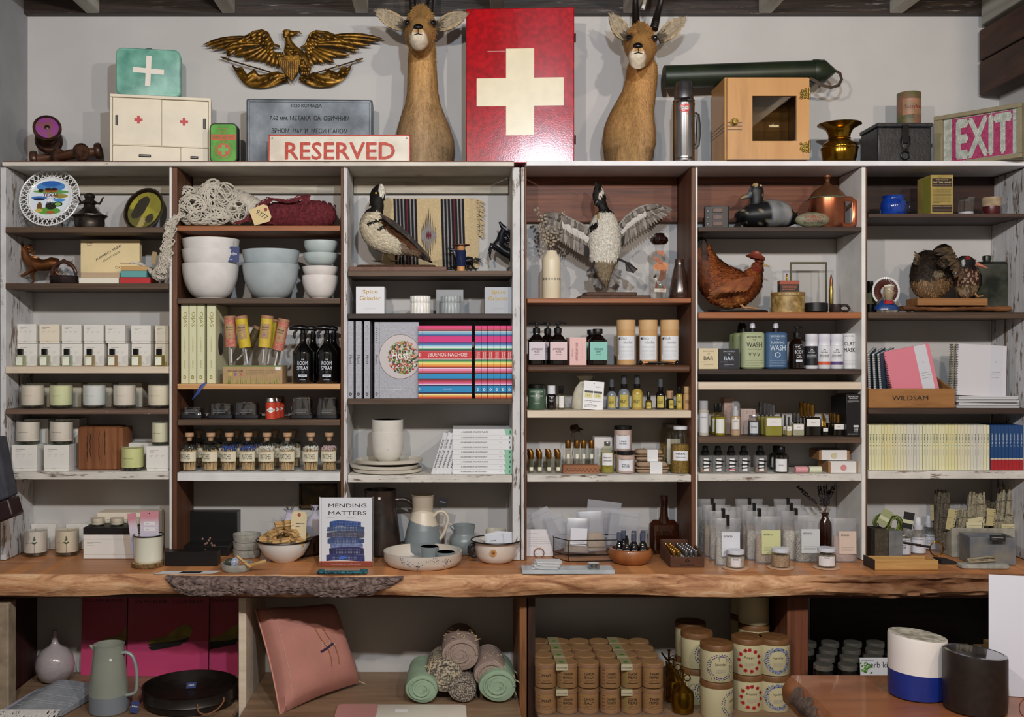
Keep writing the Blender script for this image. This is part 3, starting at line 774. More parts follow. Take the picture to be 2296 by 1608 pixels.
  for j in range(n+1):
   u=j/n;pts2.append(a.lerp(b,u)+Vector((0,.03*math.sin(u*PI),0)));rr2.append((.0125*(1-u)**.7+.002)*(1+(.10 if j % 2 else -.04)*(1-u)))
  m.tube(pts2,rr2,P('#16110f',.35,bump=.3),12);m.build('horn',t)
 m=MB();m.ell((nx,3.366-Yb,nz+.004),(.0165,.010,.0115),P('#0b0a0b',.22),18,10)
 for s in (-1,1):m.ell((nx+s*.0085,3.358-Yb,nz+.003),(.0045,.003,.003),P('#000000',.8),8,6)
 m.tube([(nx,3.354-Yb,nz-.006),(nx,3.353-Yb,nz-.020)],.0016,P('#0b0a0b',.5),6);m.build('nose',t)
 m=MB();mz=nz-.020
 m.tube([(nx-.025,3.378-Yb,mz-.006),(nx-.013,3.360-Yb,mz-.002),(nx,3.3535-Yb,mz),(nx+.013,3.360-Yb,mz-.002),(nx+.025,3.378-Yb,mz-.006)],.0015,P('#140c08',.6),6);m.build('mouth',t)
 return t
antelope('antelope bust mount looking straight out between the eagle and the red cabinet',
 [(110,917,977),(135,915,978),(170,914,980),(205,913,982),(235,908,988),(262,898,998),(290,890,1009),(320,886,1018),(345,888,1020),(360,892,1016)],
 ((912,50),(972,50)),(938,66),(938,106),21,(((912,60),(843,23)),((976,60),(1046,28))),
 (((927,24),(917,-75)),((962,24),(972,-75))),942,'#b4884f','#9c8160')
antelope('antelope bust mount with ringed horns between red cabinet and steel flask',
 [(158,1406,1474),(185,1402,1473),(215,1393,1470),(240,1380,1467),(265,1366,1468),(290,1355,1470),(320,1351,1470),(345,1354,1464),(360,1358,1457)],
 ((1411,83),(1471,84)),(1429,108),(1431,150),60,(((1410,86),(1370,32)),((1476,88),(1538,38))),
 (((1427,62),(1430,-80)),((1466,62),(1502,-60))),1441,'#b4844a','#a58357')
# --- red wall cabinet with white cross
t=T('first_aid_cabinet','tall glossy red metal cabinet with large cream cross','cabinet',at(1166,ZTOP+.001,3.525),math.radians(-3))
rg=P('#a3020f',.17,vary=.25,vs=60,bump=.06,bs=260,coat=.6,det=9)
W=L(241,3.535);H=.534;D=.12
m=MB().box(-W/2,W/2,.006,D,0,H,rg);m.build('body',t,bev=.002)
m=MB().box(-W/2,W/2,-.006,.005,.001,H-.001,rg);d=m.build('door',t,bev=.003)
m=MB();cross(m,0,.245,.149,.048,P('#ded2b2',.3,vary=.04,vs=20,bump=.03),-.0064);
m.quad(-.112,-.05,.385,.3865,P('#c9a0a0',.5),-.0064);m.build('cream_cross',d)
for z in (.08,.43):m=MB();m.cyl(.004,z-.015,z+.015,P('#2a0a0c',.4,.5),10,c=(W/2+.002,.004,0));m.build('hinge',t)
# --- green telescope tube
t=T('carrying_tube','long dark green metal tube with pointed cap and leather strap on wooden cabinet','tube',at(1690,2.585,3.60),rot=(0,math.radians(-2),0))
gt=P('#1b241a',.42,.2,c2='#26301f',vs=12)
r=.0395;m=MB();m.lathe([(r*.98,-.315),(r,-.312),(r,.205)],gt,32,R=RY(PI/2));m.build('tube',t)
m=MB();m.lathe([(r*1.04,.205),(r*1.07,.208),(r*1.07,.225),(r*1.04,.228),(r*1.02,.245),(.008,.285),(.004,.288),(0,.288)],gt,32,R=RY(PI/2));m.build('cap',t)
m=MB();st_=[(.285,-.004,0),(.298,-.012,-.012),(.300,-.02,-.035),(.285,-.028,-.058),(.255,-.035,-.066),(.225,-.038,-.058),(.20,-.036,-.040),(.185,-.03,-.030)]
m.tube(st_,[(.0012,.006)]*len(st_),P('#3a2c20',.6),6,side=(0,1,0));m.build('strap',t)
m=MB();m.box(.105,.150,-.036,-.012,-.040,-.034,P('#4a4a2a',.4,.6));m.build('buckle',t,bev=.001)
# --- steel vacuum flask
t=T('vacuum_flask','brushed steel vacuum flask with red badge and black side handle','flask',at(1533,ZTOP+.001,3.50))
ss=P('#9a9a9c',.22,1.,c2='#b5b5b8',vs=8);sd_=P('#6a6a6c',.28,1.)
m=MB();m.lathe([(.033,0),(.0365,.003),(.0365,.010),(.0355,.013),(.0365,.016),(.0365,.190),(.0375,.194),(.0375,.200),(.0355,.204),(.0375,.208),(.033,.2135),(0,.2135)],ss,40);m.build('body',t)
m=MB();m.lathe([(.0325,.214),(.0325,.238),(.031,.242),(.0285,.268),(.026,.273),(0,.273)],P('#77777a',.3,.9,vary=.1,vs=50),36);m.build('cup',t)
m=MB();m.tube([(.0365,0,.165),(.047,0,.160),(.050,0,.13),(.050,0,.09),(.047,0,.06),(.0365,0,.05)],[(.004,.008)]*6,blk,8,side=(0,1,0));m.build('handle',t)
m=MB();R0=.0369
V=[(0,-R0,.178)];
for k in range(25):a=2*PI*k/24;x=.0185*math.cos(a)-.004;V.append((R0*math.sin(x/R0),-R0*math.cos(x/R0),.178+.0155*math.sin(a)))
V[0]=(-.004,-R0-.0002,.178)
m.add(V,[(0,k+1,k+2) for k in range(24)],P('#c3242a',.35));m.quad(-.016,.008,.172,.183,white,rad=R0+.0003)
m.text('UNO-VAC',-.004,.1775,blk,w=.023,h=.008,rad=R0+.0005,bold=.03);m.lines(-.013,.005,.165,.170,1,white,rad=R0+.0003);m.lines(-.013,.005,.186,.190,1,white,rad=R0+.0003)
m.lines(.0,.019,.154,.161,2,P('#c3242a',.4),rad=R0+.0001);m.build('badge',t)
# --- honey wood steriliser cabinet
hon=WOOD('#9a6a38','#c08d50',(9,9,1.6),.4,c3='#b57f45',bump=.15,coat=.3)
t=T('wooden_cabinet','honey coloured wooden cabinet with glass window door and ornate brass hinges','cabinet',(SX(1627,3.45),3.45,ZTOP+.001))
W=L(189,3.45);H=.2805;D=.19
m=MB();f=.012
m.box(0,f,.014,D,0,H,hon);m.box(W-f,W,.014,D,0,H,hon);m.box(f,W-f,.014,D,H-f,H,hon);m.box(f,W-f,.014,D,0,f,hon);m.box(f,W-f,D-.008,D,f,H-f,hon)
m.build('body',t,bev=.003)
m=MB();m.box(f,W-f,.03,D-.01,.098,.102,GLASS('#dfe8e2',.3));m.box(f,W-f,.03,D-.01,.18,.184,GLASS('#dfe8e2',.3));m.build('glass_shelf',t)
m=MB();wx0,wx1,wz0,wz1=L(1687-1627,3.45),L(1786-1627,3.45),.062,.214
m.box(.006,wx0,0,.013,0,H-.006,hon);m.box(wx1,W-.002,0,.013,0,H-.006,hon);m.box(wx0,wx1,0,.013,0,wz0,hon);m.box(wx0,wx1,0,.013,wz1,H-.006,hon)
d=m.build('door',t)
for z in (.088,.1,.112):m=MB().box(.006,.055,-.0004,.0004,z+.012-.0012,z+.012+.0012,blk);m.build('painted_line',d)
m=MB()
for z in (.10,.112,.124):
 m.add([(-.0003,.016,z-.001),(-.0003,D-.005,z-.001),(-.0003,D-.005,z+.0015),(-.0003,.016,z+.0015)],[(0,1,2,3)],blk)
m.build('side_line',t)
m=MB().box(wx0,wx1,.006,.008,wz0,wz1,GLASS('#b9b29c',.6,gloss=.10));g=m.build('window_glass',d)
m=MB();m.box((wx0+wx1)/2-.018,(wx0+wx1)/2+.018,.004,.0055,.108,.118,P('#2a2418',.4));m.text('STERILIZER',(wx0+wx1)/2,.113,P('#d8c68a',.3,.5),w=.031,h=.005,y=.0038,bold=.02)
m.lathe([(.006,0),(0,.001)],P('#2a2418',.4),12,R=RX(PI/2),c=((wx0+wx1)/2,.0055,.119));m.build('name_plate',d)
brs=P('#6e5a2a',.35,.85,c2='#a58a48',vs=300,bump=.6,bs=500)
m=MB();m.lathe([(.012,0),(.013,.004),(.006,.006),(.006,.012),(.0105,.016),(.009,.022),(0,.023)],brs,18,R=RX(PI/2),c=(.028,-.0,.125));m.build('knob',d)
for z in (.042,.222):
 m=MB();m.cyl(.0035,z-.02,z+.02,brs,10,c=(W-.002,-.002,0))
 rn=random.Random(int(z*1000))
 for k in range(16):a=rn.uniform(0,2*PI);m.ell((W-.018+rn.uniform(-.013,.014),-.001,z+rn.uniform(-.017,.017)),(.0045,.002,.0045),brs,8,6)
 m.box(W-.030,W-.004,-.0012,0,z-.012,z+.012,brs);m.build('hinge',t)
# --- brass spittoon
brass=P('#9a7424',.16,.95,c2='#7a5a18',vs=9)
m=MB();m.lathe([(.046,0),(.052,.004),(.057,.022),(.060,.045),(.055,.066),(.038,.079),(.035,.084),(.037,.100),(.046,.117),(.066,.128),(.073,.131),(.072,.134),(.064,.132),(.043,.121),(.033,.100),(.031,.085),(0,.085)],brass,48)
t=T('spittoon','polished brass spittoon with wide flared rim beside the wooden cabinet','spittoon',at(1882,ZTOP+.001,3.52));m.build('bowl',t)
m=MB();m.lathe([(.0605,.047),(.062,.049),(.062,.052),(.0600,.054)],brass,48);m.lathe([(.0362,.082),(.038,.084),(.0362,.087)],brass,40);m.build('ring_moulding',t)
# --- black case with tin on it
t=T('black_case','black leather covered metal case with front latch and ring under painted tin','case',(SX(1968,3.49),3.49,ZTOP+.001))
bl=P('#111216',.42,c2='#23242a',vs=30,bump=.4,bs=120);bm=P('#1a1a1c',.3,.6)
W=L(121,3.49);H=.118;D=.15
m=MB().box(0,W,0,D,0,H,bl);m.build('body',t,bev=.005)
m=MB();m.box(-.003,W+.003,-.003,D,H+.0004,H+.014,bl);m.build('lid',t,bev=.003)
m=MB();cx=W/2;m.box(cx-.011,cx+.011,-.008,-.0005,.062,.125,bm);m.tube([(cx-.012,-.008,.085),(cx-.013,-.012,.06),(cx-.006,-.012,.040),(cx+.006,-.012,.040),(cx+.013,-.012,.06),(cx+.012,-.008,.085)],.0022,bm,8);m.build('latch',t,bev=.001)
m=MB();m.tube([(cx+.014*math.cos(a),-.007,.020+.014*math.sin(a)) for a in [k*PI/9 for k in range(19)]],.0022,bm,8);m.build('ring',t)
t=T('powder_tin','round green and pink vintage powder tin standing on the black case','tin',at(2038,ZTOP+.1342,3.56))
R0=L(25.5,3.53)
m=MB();m.lathe([(R0,0),(R0,.115),(R0-.001,.117),(0,.117)],P('#3f5a30',.5,c2='#8a5a4a',vs=22),32);m.build('body',t)
m=MB();m.quad(-.038,.038,.035,.092,P('#a5705a',.5,c2='#7e6a48',vs=30),rad=R0+.0003);m.text('Sassyfras',0,.062,P('#7a1c20',.5),w=.06,h=.018,rad=R0+.0006,bold=.01);m.text('CLEANSER',-.01,.035,P('#2a2018',.5),w=.025,h=.005,rad=R0+.0006,bold=.02);m.text('POWDER',-.01,.027,P('#2a2018',.5),w=.018,h=.004,rad=R0+.0006);m.build('printed_label',t)
# --- exit sign box
a=Vector((SX(2093,3.62),3.62,0));b=Vector((SX(2291,3.41),3.41,0));d=b-a
t=T('exit_sign','beige exit sign box with magenta panel and pale lettering at right end','sign',(a.x,a.y,ZTOP+.001),math.atan2(d.y,d.x))
W=d.length;H=.183;bg=P('#8a8064',.6,.1,vary=.1,vs=20)
m=MB();m.box(0,W,.014,.075,0,H,bg);m.box(0,W,0,.014,0,.015,bg);m.box(0,W,0,.014,H-.015,H,bg);m.box(0,.030,0,.014,.015,H-.015,bg);m.box(W-.016,W,0,.014,.015,H-.015,bg);m.build('housing',t,bev=.002)
mg=P('#8e2550',.4,c2='#a83a66',vs=80,bump=.5,bs=200);sl=P('#c9cfc6',.25,.3,c2='#a9afa6',vs=60,bump=.6,bs=240)
m=MB();m.quad(.030,W-.016,.015,H-.015,sl,.0135);m.quad(.058,W-.032,.018,H-.018,mg,.0130);m.build('panel',t)
m=MB();m.text('EXIT',.058+(W-.095)/2+.008,H/2,sl,w=W-.105,h=H-.044,y=.0124,bold=.075);m.build('lettering',t)
# --- pale cable hook hanging from the beam by the right antelope
m=MB();m.tube([(SX(1441,3.60),0,.10),(SX(1440,3.6),0,.05),(SX(1446,3.6),0,.015),(SX(1441,3.6),0,-.018),(SX(1438,3.6),0,-.016)],.007,P('#d8d6d0',.4),10)
tag(m.build('ceiling_hook',None,(0,3.60,2.83)),'white plastic cable hook hanging from the ceiling behind ringed horns','hook')
# ================================================================ helpers for goods
def K(Y):return Y/FPX
def hz(py,Y,z):return SZ(py,Y)-z
def bx(name,label,cat,p0,p1,yt,z,Y,D,mat,deco=None,group=None,rz=0.,bev=.0008,lid=0.):
 """carton whose front-left bottom corner stands at column p0, depth Y, on height z"""
 W=L(p1-p0,Y);H=hz(yt,Y,z) if yt>3 else yt;m=MB()
 if lid:m.box(.001,W-.001,.001,D-.001,0,lid,mat);m.box(0,W,0,D,lid+.0012,H,mat);m.box(.0015,W-.0015,.0015,D-.0015,lid-.001,lid+.003,mat)
 else:m.box(0,W,0,D,0,H,mat)
 if deco:deco(m,W,H)
 return solo(name,m,label,cat,(SX(p0,Y),Y,z+.0004),rz,group,bev=bev)
def smallprint(m,W,H):
 f=-.0002;m.lines(W*.16,W*.55,H*.74,H*.86,2,greyink,f,t=.0011,seed=len(m.V));
 for k in range(3):m.lines(W*(.16+.25*k),W*(.30+.25*k),H*.54,H*.66,2,lgrey,f,t=.0008,seed=k)
 m.lines(W*.35,W*.65,H*.08,H*.11,1,lgrey,f,t=.0008)
paper=P('#e9e6de',.6);paper2=P('#ece3d0',.6);boxw=P('#e3e1db',.55,vary=.02,vs=5);boxc=P('#e6dcc8',.55)
clear=GLASS('#eef4ee',.25,gloss=.12)
def blade(m,pts,r,mat,seg=6):m.tube(pts,r,mat,seg)
def yarn(m,c,r,n,rad,mat,seed=1,pts=26,seg=5,sag=0.):
 """loops of cord wandering over an ellipsoid"""
 rn=random.Random(seed);c=Vector(c)
 for k in range(n):
  ax=Vector((rn.gauss(0,1),rn.gauss(0,1),rn.gauss(0,1))).normalized();u=ax.orthogonal().normalized();v=ax.cross(u)
  a0=rn.uniform(0,6.28);a1=a0+rn.uniform(2.0,5.5);off=rn.uniform(-.75,.75);s=math.sqrt(1-off*off);ph=rn.uniform(0,9);P_=[]
  for i in range(pts):
   a=a0+(a1-a0)*i/(pts-1);w_=.16*math.sin(ph+a*3.1)
   d=(ax*(off+w_)+(u*math.cos(a)+v*math.sin(a))*s).normalized();q=1+rn.uniform(-.03,.03)
   P_.append(c+Vector((d.x*r[0]*q,d.y*r[1]*q,d.z*r[2]*q-sag*abs(d.x))))
  m.tube(P_,rad*rn.uniform(.85,1.15),mat,seg)
def wander(m,ctrl,n,spread,rad,mat,seed=1,seg=5,loops=.0):
 """bundle of loose cords following a control path"""
 rn=random.Random(seed);C=[Vector(p) for p in ctrl]
 for k in range(n):
  o=Vector((rn.gauss(0,spread),rn.gauss(0,spread*.6),rn.gauss(0,spread*.4)));P_=[];ph=rn.uniform(0,6.28);fr=rn.uniform(1.5,4)
  M_=7*(len(C)-1)
  for i in range(M_+1):
   f=i/7;j=min(int(f),len(C)-2);f -=j;p=C[j].lerp(C[j+1],f)
   P_.append(p+o+Vector((math.sin(ph+i*.5*fr),math.sin(ph*2+i*.4*fr)*.5,math.cos(ph+i*.45*fr)*.5))*spread*(.6+loops*rn.random()))
  m.tube(P_,rad*rn.uniform(.85,1.15),mat,seg)
# ================================================================ column 1
porc=P('#e6e8ea',.2,coat=.5)
def plate():
 Y=3.555;R=L(67.5,Y);t=T('souvenir_plate','white lattice rimmed souvenir plate with painted TEXAS scene on a wire stand','plate',at(113,Z['11']+.001,Y))
 Rm=RX(PI/2-math.radians(14));C=(0,0,R+.004)
 m=MB();m.lathe([(0,0),(R*.66,0),(R*.72,.004),(R*.70,.007),(R*.64,.004),(0,.004)],porc,48,R=Rm,c=C)
 for rr_,w_ in ((R*.985,.0026),(R*.735,.002)):
  m.tube([Rm @ Vector((rr_*math.cos(a),rr_*math.sin(a),.008 if rr_>R*.8 else .006))+Vector(C) for a in [k*PI/32 for k in range(65)]],w_,porc,8)
 n=34
 for k in range(n):
  for s in (-1,1):
   a,b=2*PI*k/n,2*PI*(k+s*.85)/n;am=(a+b)/2
   m.tube([Rm @ Vector((R*q*math.cos(w_),R*q*math.sin(w_),.007))+Vector(C) for q,w_ in ((.74,a),(.86,am+s*.02),(.98,b))],.0016,porc,5)
 m.build('dish',t)
 m=MB()
 def blob(x,y,rx,ry,col,h=.0046,n=14,rot=0.):
  V=[(0,0,0)]+[((rx*math.cos(a)*math.cos(rot)-ry*math.sin(a)*math.sin(rot)),(rx*math.cos(a)*math.sin(rot)+ry*math.sin(a)*math.cos(rot)),0) for a in [2*PI*k/n for k in range(n)]]
  V=[Rm @ Vector(((x+v[0])*R*.64,(y+v[1])*R*.64,h))+Vector(C) for v in V]
  m.add(V,[(0,k+1,(k+1) % n+1) for k in range(n)],P(col,.3))
 blob(0,0,1,1,'#d9e4ee',n=40);blob(0,.62,.75,.3,'#4f86c4',.00465);blob(0,.78,.5,.16,'#2f66b4',.0047)
 blob(-.3,.35,.6,.08,'#6da046',.0047);blob(.45,.32,.5,.10,'#5f9a50',.0047);blob(-.55,.0,.42,.09,'#3a6cb8',.0047);blob(-.55,-.08,.3,.07,'#1d2a4a',.0048)
 blob(.55,.1,.38,.12,'#9a8a3a',.0047);blob(.5,-.12,.3,.1,'#4c8fd0',.0047);blob(.45,-.35,.24,.14,'#1f2a18',.0048);blob(.45,-.35,.17,.09,'#7fae5a',.0049)
 blob(0,-.72,.62,.2,'#5f9a3e',.0047);blob(.1,-.45,.3,.2,'#242818',.0048);blob(-.5,-.5,.14,.26,'#6b4a28',.0048);blob(-.5,-.7,.2,.1,'#c9b25a',.0049);blob(.1,-.8,.22,.07,'#b8552e',.005)
 for dx in (-.12,.18):blob(dx,.42,.2,.12,'#a55a2c',.0049);blob(dx,.48,.18,.07,'#2a1c12',.005)
 blob(-.5,.4,.14,.1,'#2a2a1a',.0049)
 for a in range(5):
  w_=PI/2+a*2*PI/5;blob(.02+.13*math.cos(w_),-.10+.15*math.sin(w_),.15,.045,'#5a5a8a',.0051,rot=w_);
 for a in range(5):
  w_=PI/2+a*2*PI/5;blob(.02+.09*math.cos(w_),-.10+.10*math.sin(w_),.11,.035,'#eef2f6',.0052,rot=w_)
 V,F,tw,th=text_geo('TEXAS',.03);m.add([Rm @ Vector(((u-.5)*R*.50+R*.02,(v-.5)*R*.11+R*.10,.0054+q))+Vector(C) for u,v,q in V],F,P('#5c1f1c',.4))
 m.build('painted_scene',t)
 m=MB();wr=P('#111111',.3,.5)
 m.tube([(-.045,-.02,.026),(-.045,-.021,.002),(.045,-.021,.002),(.045,-.02,.026),(-.045,-.02,.026)],.0022,wr,6)
 for s in (-1,1):m.tube([(s*.03,-.02,.003),(s*.03,.03,.003),(s*.02,.045,.09)],.0018,wr,6)
 m.build('wire_stand',t)
plate()
pew=P('#3a3532',.3,.85,c2='#57504a',vs=40)
t=T('oil_burner','dark pewter lidded burner pot with curled horn prongs beside the souvenir plate','burner',at(201,Z['11']+.001,3.56))
m=MB();m.lathe([(.042,0),(.048,.004),(.051,.02),(.050,.036),(.054,.042),(.060,.046),(.060,.049),(.054,.050)],pew,36);m.build('pot',t)
m=MB();m.lathe([(.055,.050),(.045,.055),(.030,.067),(.020,.078),(.018,.086),(.022,.089),(.026,.092),(.024,.098),(.017,.102),(.015,.108),(.0185,.112),(.019,.116),(.014,.124),(.005,.1275),(0,.128)],pew,32);m.build('lid',t)
for a in (math.radians(8),math.radians(172),math.radians(60),math.radians(120)):
 c_,s_=math.cos(a),-math.sin(a);m=MB();rr_=1
 m.tube([(.022*c_,.022*s_,.092),(.036*c_,.036*s_,.089),(.043*c_,.043*s_,.098),(.047*c_,.047*s_,.108),(.055*c_,.055*s_,.113)],[.0035,.0038,.0035,.0025,.0008],pew,7);m.build('prong',t)
# painted oval tray
t=T('painted_tray','dark oval tray painted with trees and a yellow sky leaning at the shelf end','tray',(SX(323,3.62),3.625,Z['11']+.0785),rot=(math.radians(-8),math.radians(32),0))
def tc(v):
 x,z=v[0]/.052,v[2]/.078;n=rn3((x*3,z*3,2),1,.15);X_,Z_=x*math.cos(.56)-z*math.sin(-.56)*0,z
 sky=hexc('#a39a2c');land=hexc('#5d5a1c');c=sky if z>-.25+n else land
 if z>.2:c=tuple(a*(.75+.3*n) for a in c)
 if (x+.30)**2/.14+(z-.0)**2/.35<1+n*2:c=hexc('#23200f')
 if abs(x+.25)<.05 and -.5<z<0:c=hexc('#1d180c')
 if z<-.3 and abs(x-.15+z*.3)<.18:c=hexc('#a89a5a')
 if (x-.6)**2/.06+(z+.2)**2/.05<1:c=hexc('#2d260e')
 if x*x+z*z>.93:c=hexc('#1a120c')
 return c
m=MB();pic=VC(.35,amt=.15,bump=0.);V=[(0,-.0012,0)];F=[];NR,NA=26,64
for j in range(1,NR+1):
 for k in range(NA):a=2*PI*k/NA;V.append((.052*j/NR*math.cos(a),-.0012-.0*j,.078*j/NR*math.sin(a)))
for k in range(NA):F.append((0,1+k,1+(k+1) % NA))
for j in range(NR-1):
 for k in range(NA):F.append((1+j*NA+k,1+(j+1)*NA+k,1+(j+1)*NA+(k+1) % NA,1+j*NA+(k+1) % NA))
m.add(V,F,pic);m.build('painted_picture',t,colf=tc)
m=MB();m.lathe([(0,.0),(.052,.0),(.060,-.012),(.064,-.012),(.0625,-.009),(.054,.004),(0,.004)][::-1],P('#140d0a',.3,c2='#2a1e16',vs=30),56,sy=82/64,R=RX(-PI/2) @ Matrix.Identity(3));m.build('rim',t)
# bronze horses
def horse(label,loc,s,rz,mat,legs,head=None,mane=8,tail=1,seed=1,pitch=0):
 """galloping ornament horse facing -x; s = body length"""
 t=T('horse_figurine',label,'figurine',loc,rot=(0,pitch,rz));m=MB()
 B=lambda pts:[(x*s,y*s,z*s) for x,y,z in pts]
 nk=head or [(-.36,0,.62),(-.52,0,.78),(-.60,0,.98),(-.66,0,1.06)]
 m.tube(B([(.42,0,.60),(.36,0,.62),(.2,0,.62),(0,0,.57),(-.18,0,.58),(-.32,0,.62)]+nk),[v*s for v in (.06,.15,.185,.165,.175,.175)]+[(.12*s,.15*s),(.08*s,.12*s),(.06*s,.10*s),(.05*s,.075*s)],mat,16,side=(0,1,0))
 h=Vector(nk[-1]);p=Vector(nk[-2]);d=Vector((-.8,0,-.55)) if len(nk)==4 and head is None else Vector((-.85,0,.35))
 m.tube(B([tuple(h+Vector((.03,0,.03))),tuple(h+d*.10),tuple(h+d*.22),tuple(h+d*.30)]),[(.06*s,.085*s),(.05*s,.075*s),(.035*s,.05*s),(.03*s,.035*s)],mat,12,side=(0,1,0))
 for y in (-.03,.03):m.tube(B([tuple(h+Vector((.04,y,.06))),tuple(h+Vector((.05,y*1.3,.15)))]),[.022*s,.004*s],mat,6)
 for L_ in legs:m.tube(B(L_),[v*s for v in (.085,.05,.03,.026,.036)][:len(L_)],mat,9)
 rn=random.Random(seed)
 for k in range(mane*3):
  u=rn.random();i=min(int(u*(len(nk)-1)),len(nk)-2);q=Vector(nk[i]).lerp(Vector(nk[i+1]),u*(len(nk)-1)-i)+Vector((.09,rn.uniform(-.03,.03),.04))
  m.tube(B([tuple(q),tuple(q+Vector((.07,rn.uniform(-.05,.05),.03))),tuple(q+Vector((.15,rn.uniform(-.06,.06),rn.uniform(-.04,.08)))),tuple(q+Vector((.20,0,rn.uniform(-.02,.10))))]),[.022*s,.026*s,.018*s,.003*s],mat,6)
 for k in range(6*tail):
  y=rn.uniform(-.03,.03);m.tube(B([(.42,y,.64),(.54,y,.70+rn.uniform(-.04,.04)),(.66,y,.64+rn.uniform(-.08,.08)),(.80,y,.62+rn.uniform(-.12,.12))]),[.03*s,.035*s,.028*s,.004*s],mat,6)
 m.build('body',t);return t
brz=P('#6a4227',.35,.8,c2='#8d5c38',vs=30,bump=.3,bs=100);iron=P('#17171a',.3,.6,c2='#2e2e33',vs=40,bump=.3,bs=90)
LG=[[(-.30,-.07,.5),(-.48,-.08,.34),(-.62,-.08,.28),(-.80,-.08,.26),(-.84,-.08,.31)],[(-.28,.07,.5),(-.40,.08,.30),(-.34,.08,.14),(-.44,.08,.03),(-.50,.08,.02)],
  [(.30,-.09,.55),(.36,-.1,.35),(.52,-.1,.22),(.50,-.1,.03),(.44,-.1,.02)],[(.28,.09,.55),(.20,.1,.32),(.34,.1,.20),(.30,.1,.03),(.24,.1,.02)]]
horse('bronze coloured galloping horse figurine with arched neck beside the flat iron',(SX(98,3.60),3.61,Z['12']+.001),.125,0,brz,LG)
t=T('flat_iron','dark cast flat iron pot with arched handle in front of bronze horse','iron',at(143,Z['12']+.001,3.52))
m=MB();m.lathe([(.044,0),(.047,.003),(.048,.022),(.050,.026),(.046,.028),(0,.028)],P('#221b1c',.4,.5,c2='#3b3030',vs=40),36,sy=.7);m.build('base',t)
m=MB();m.tube([(.042*math.cos(a),0,.028+.048*math.sin(a)) for a in [k*PI/14 for k in range(15)]],[.004]+[.0065]*13+[.004],P('#4a2f28',.3,.3),10);m.build('handle',t)
# playing card boxes
jb=P('#e3cfa0',.55,vary=.04,vs=15)
def jd(m,W,H):
 f=-.0003;m.text('SUPER',W*.15,H*.90,ink,w=W*.10,h=H*.035,y=f,bold=.03);m.text('THICK',W*.15,H*.83,ink,w=W*.09,h=H*.035,y=f,bold=.03)
 m.text('JUMBO SIZE',W*.47,H*.60,P('#1e2a2a',.6),w=W*.50,h=H*.085,y=f,bold=.02,ang=.52);m.text('GIANT FACE',W*.52,H*.49,P('#1e2a2a',.6),w=W*.34,h=H*.055,y=f,ang=.52)
 m.text('Marshall',W*.76,H*.29,ink,w=W*.17,h=H*.045,y=f);m.text('DOUBLE',W*.74,H*.16,ink,w=W*.30,h=H*.07,y=f)
bx('card_box','cream upright JUMBO SIZE box standing on two small card boxes','box',181,313,538,SZ(612,3.58),3.58,.03,jb,jd)
zc=Z['12']
def shortbox(label,p0,p1,ya,yb,mat,Y=3.50,D=.10,rz=.0):
 z0=SZ(yb,Y) if yb<635 else Z['12']+.0005;bx('small_box',label,'box',p0,p1,SZ(ya,Y)-z0,z0,Y,D,mat,rz=rz)
shortbox('white flat box at the bottom of the pile under the cream JUMBO box',177,266,623,636,P('#e6e2d2',.5),3.50)
shortbox('beige flat box lying on the white flat box under the cream JUMBO box',181,268,611.5,622.8,P('#b9a184',.6),3.51)
shortbox('red flat box at the bottom beside the white yarn end',268,336,622,636,P('#b5141f',.45),3.495,rz=.06)
shortbox('teal flat box between the red flat box and the tan box',270,328,607.5,621.8,P('#5a9c9c',.5),3.50,rz=.03)
shortbox('tan flat box on top of the teal flat box',271,330,597,607.3,P('#c29a62',.6),3.505)
# perfume boxes and bottles
lb=[(36,82),(87,134),(137,183),(187,233),(241,287),(294,338),(347,378)];ub=[(36,81),(87,133),(137,182),(186,232),(235,280),(293,338),(347,378)]
for i in range(7):
 a,b=lb[i];bx('candle_box','white perfume carton, %s of the lower row behind the small bottles' % fromleft(i,7),'box',a+1,b,771,Z['13'],3.575,.07,[boxw,boxc][i==6],smallprint,'lower row of perfume cartons',lid=.006)
 a,b=ub[i];bx('candle_box','white perfume carton, %s of the stacked upper row' % fromleft(i,7),'box',a+1,b,727+i*.6,SZ(770,3.575),3.575,.07,boxc if i in (1,6) else boxw,smallprint,'upper row of perfume cartons',lid=.006)
liq=['#dfe2c8','#d8dcc2','#d6e0d4','#d9c8a2','#d8b88a','#e0d4a0','#c6b82a']
for i,px in enumerate([47,101,151,202,253,306,358]):
 t=T('perfume_bottle','small square perfume bottle with black cap, %s of seven on the cream shelf' % fromleft(i,7),'bottle',at(px,Z['13']+.0006-(.0012*i if i>3 else 0)*0,3.505),group='perfume bottles with black caps')
 m=MB();m.rbox(.0315,.020,.0,.0375,GLASS(liq[i],.75,gloss=.1),.003,3,bev=.0015);m.build('glass',t)
 m=MB();m.box(-.013,.009,-.0106,-.0102,.004,.033,P('#e6ead8',.6));m.lines(-.011,.004,.024,.030,2,greyink,-.0108,t=.0006);m.lines(-.010,.006,.006,.008,1,lgrey,-.0108,t=.0005);m.build('label',t)
 m=MB();m.rbox(.0165,.0165,.0385,.0605,P('#050607',.2),.002,3,c=(-.002,0,0),bev=.0008);m.build('cap',t)
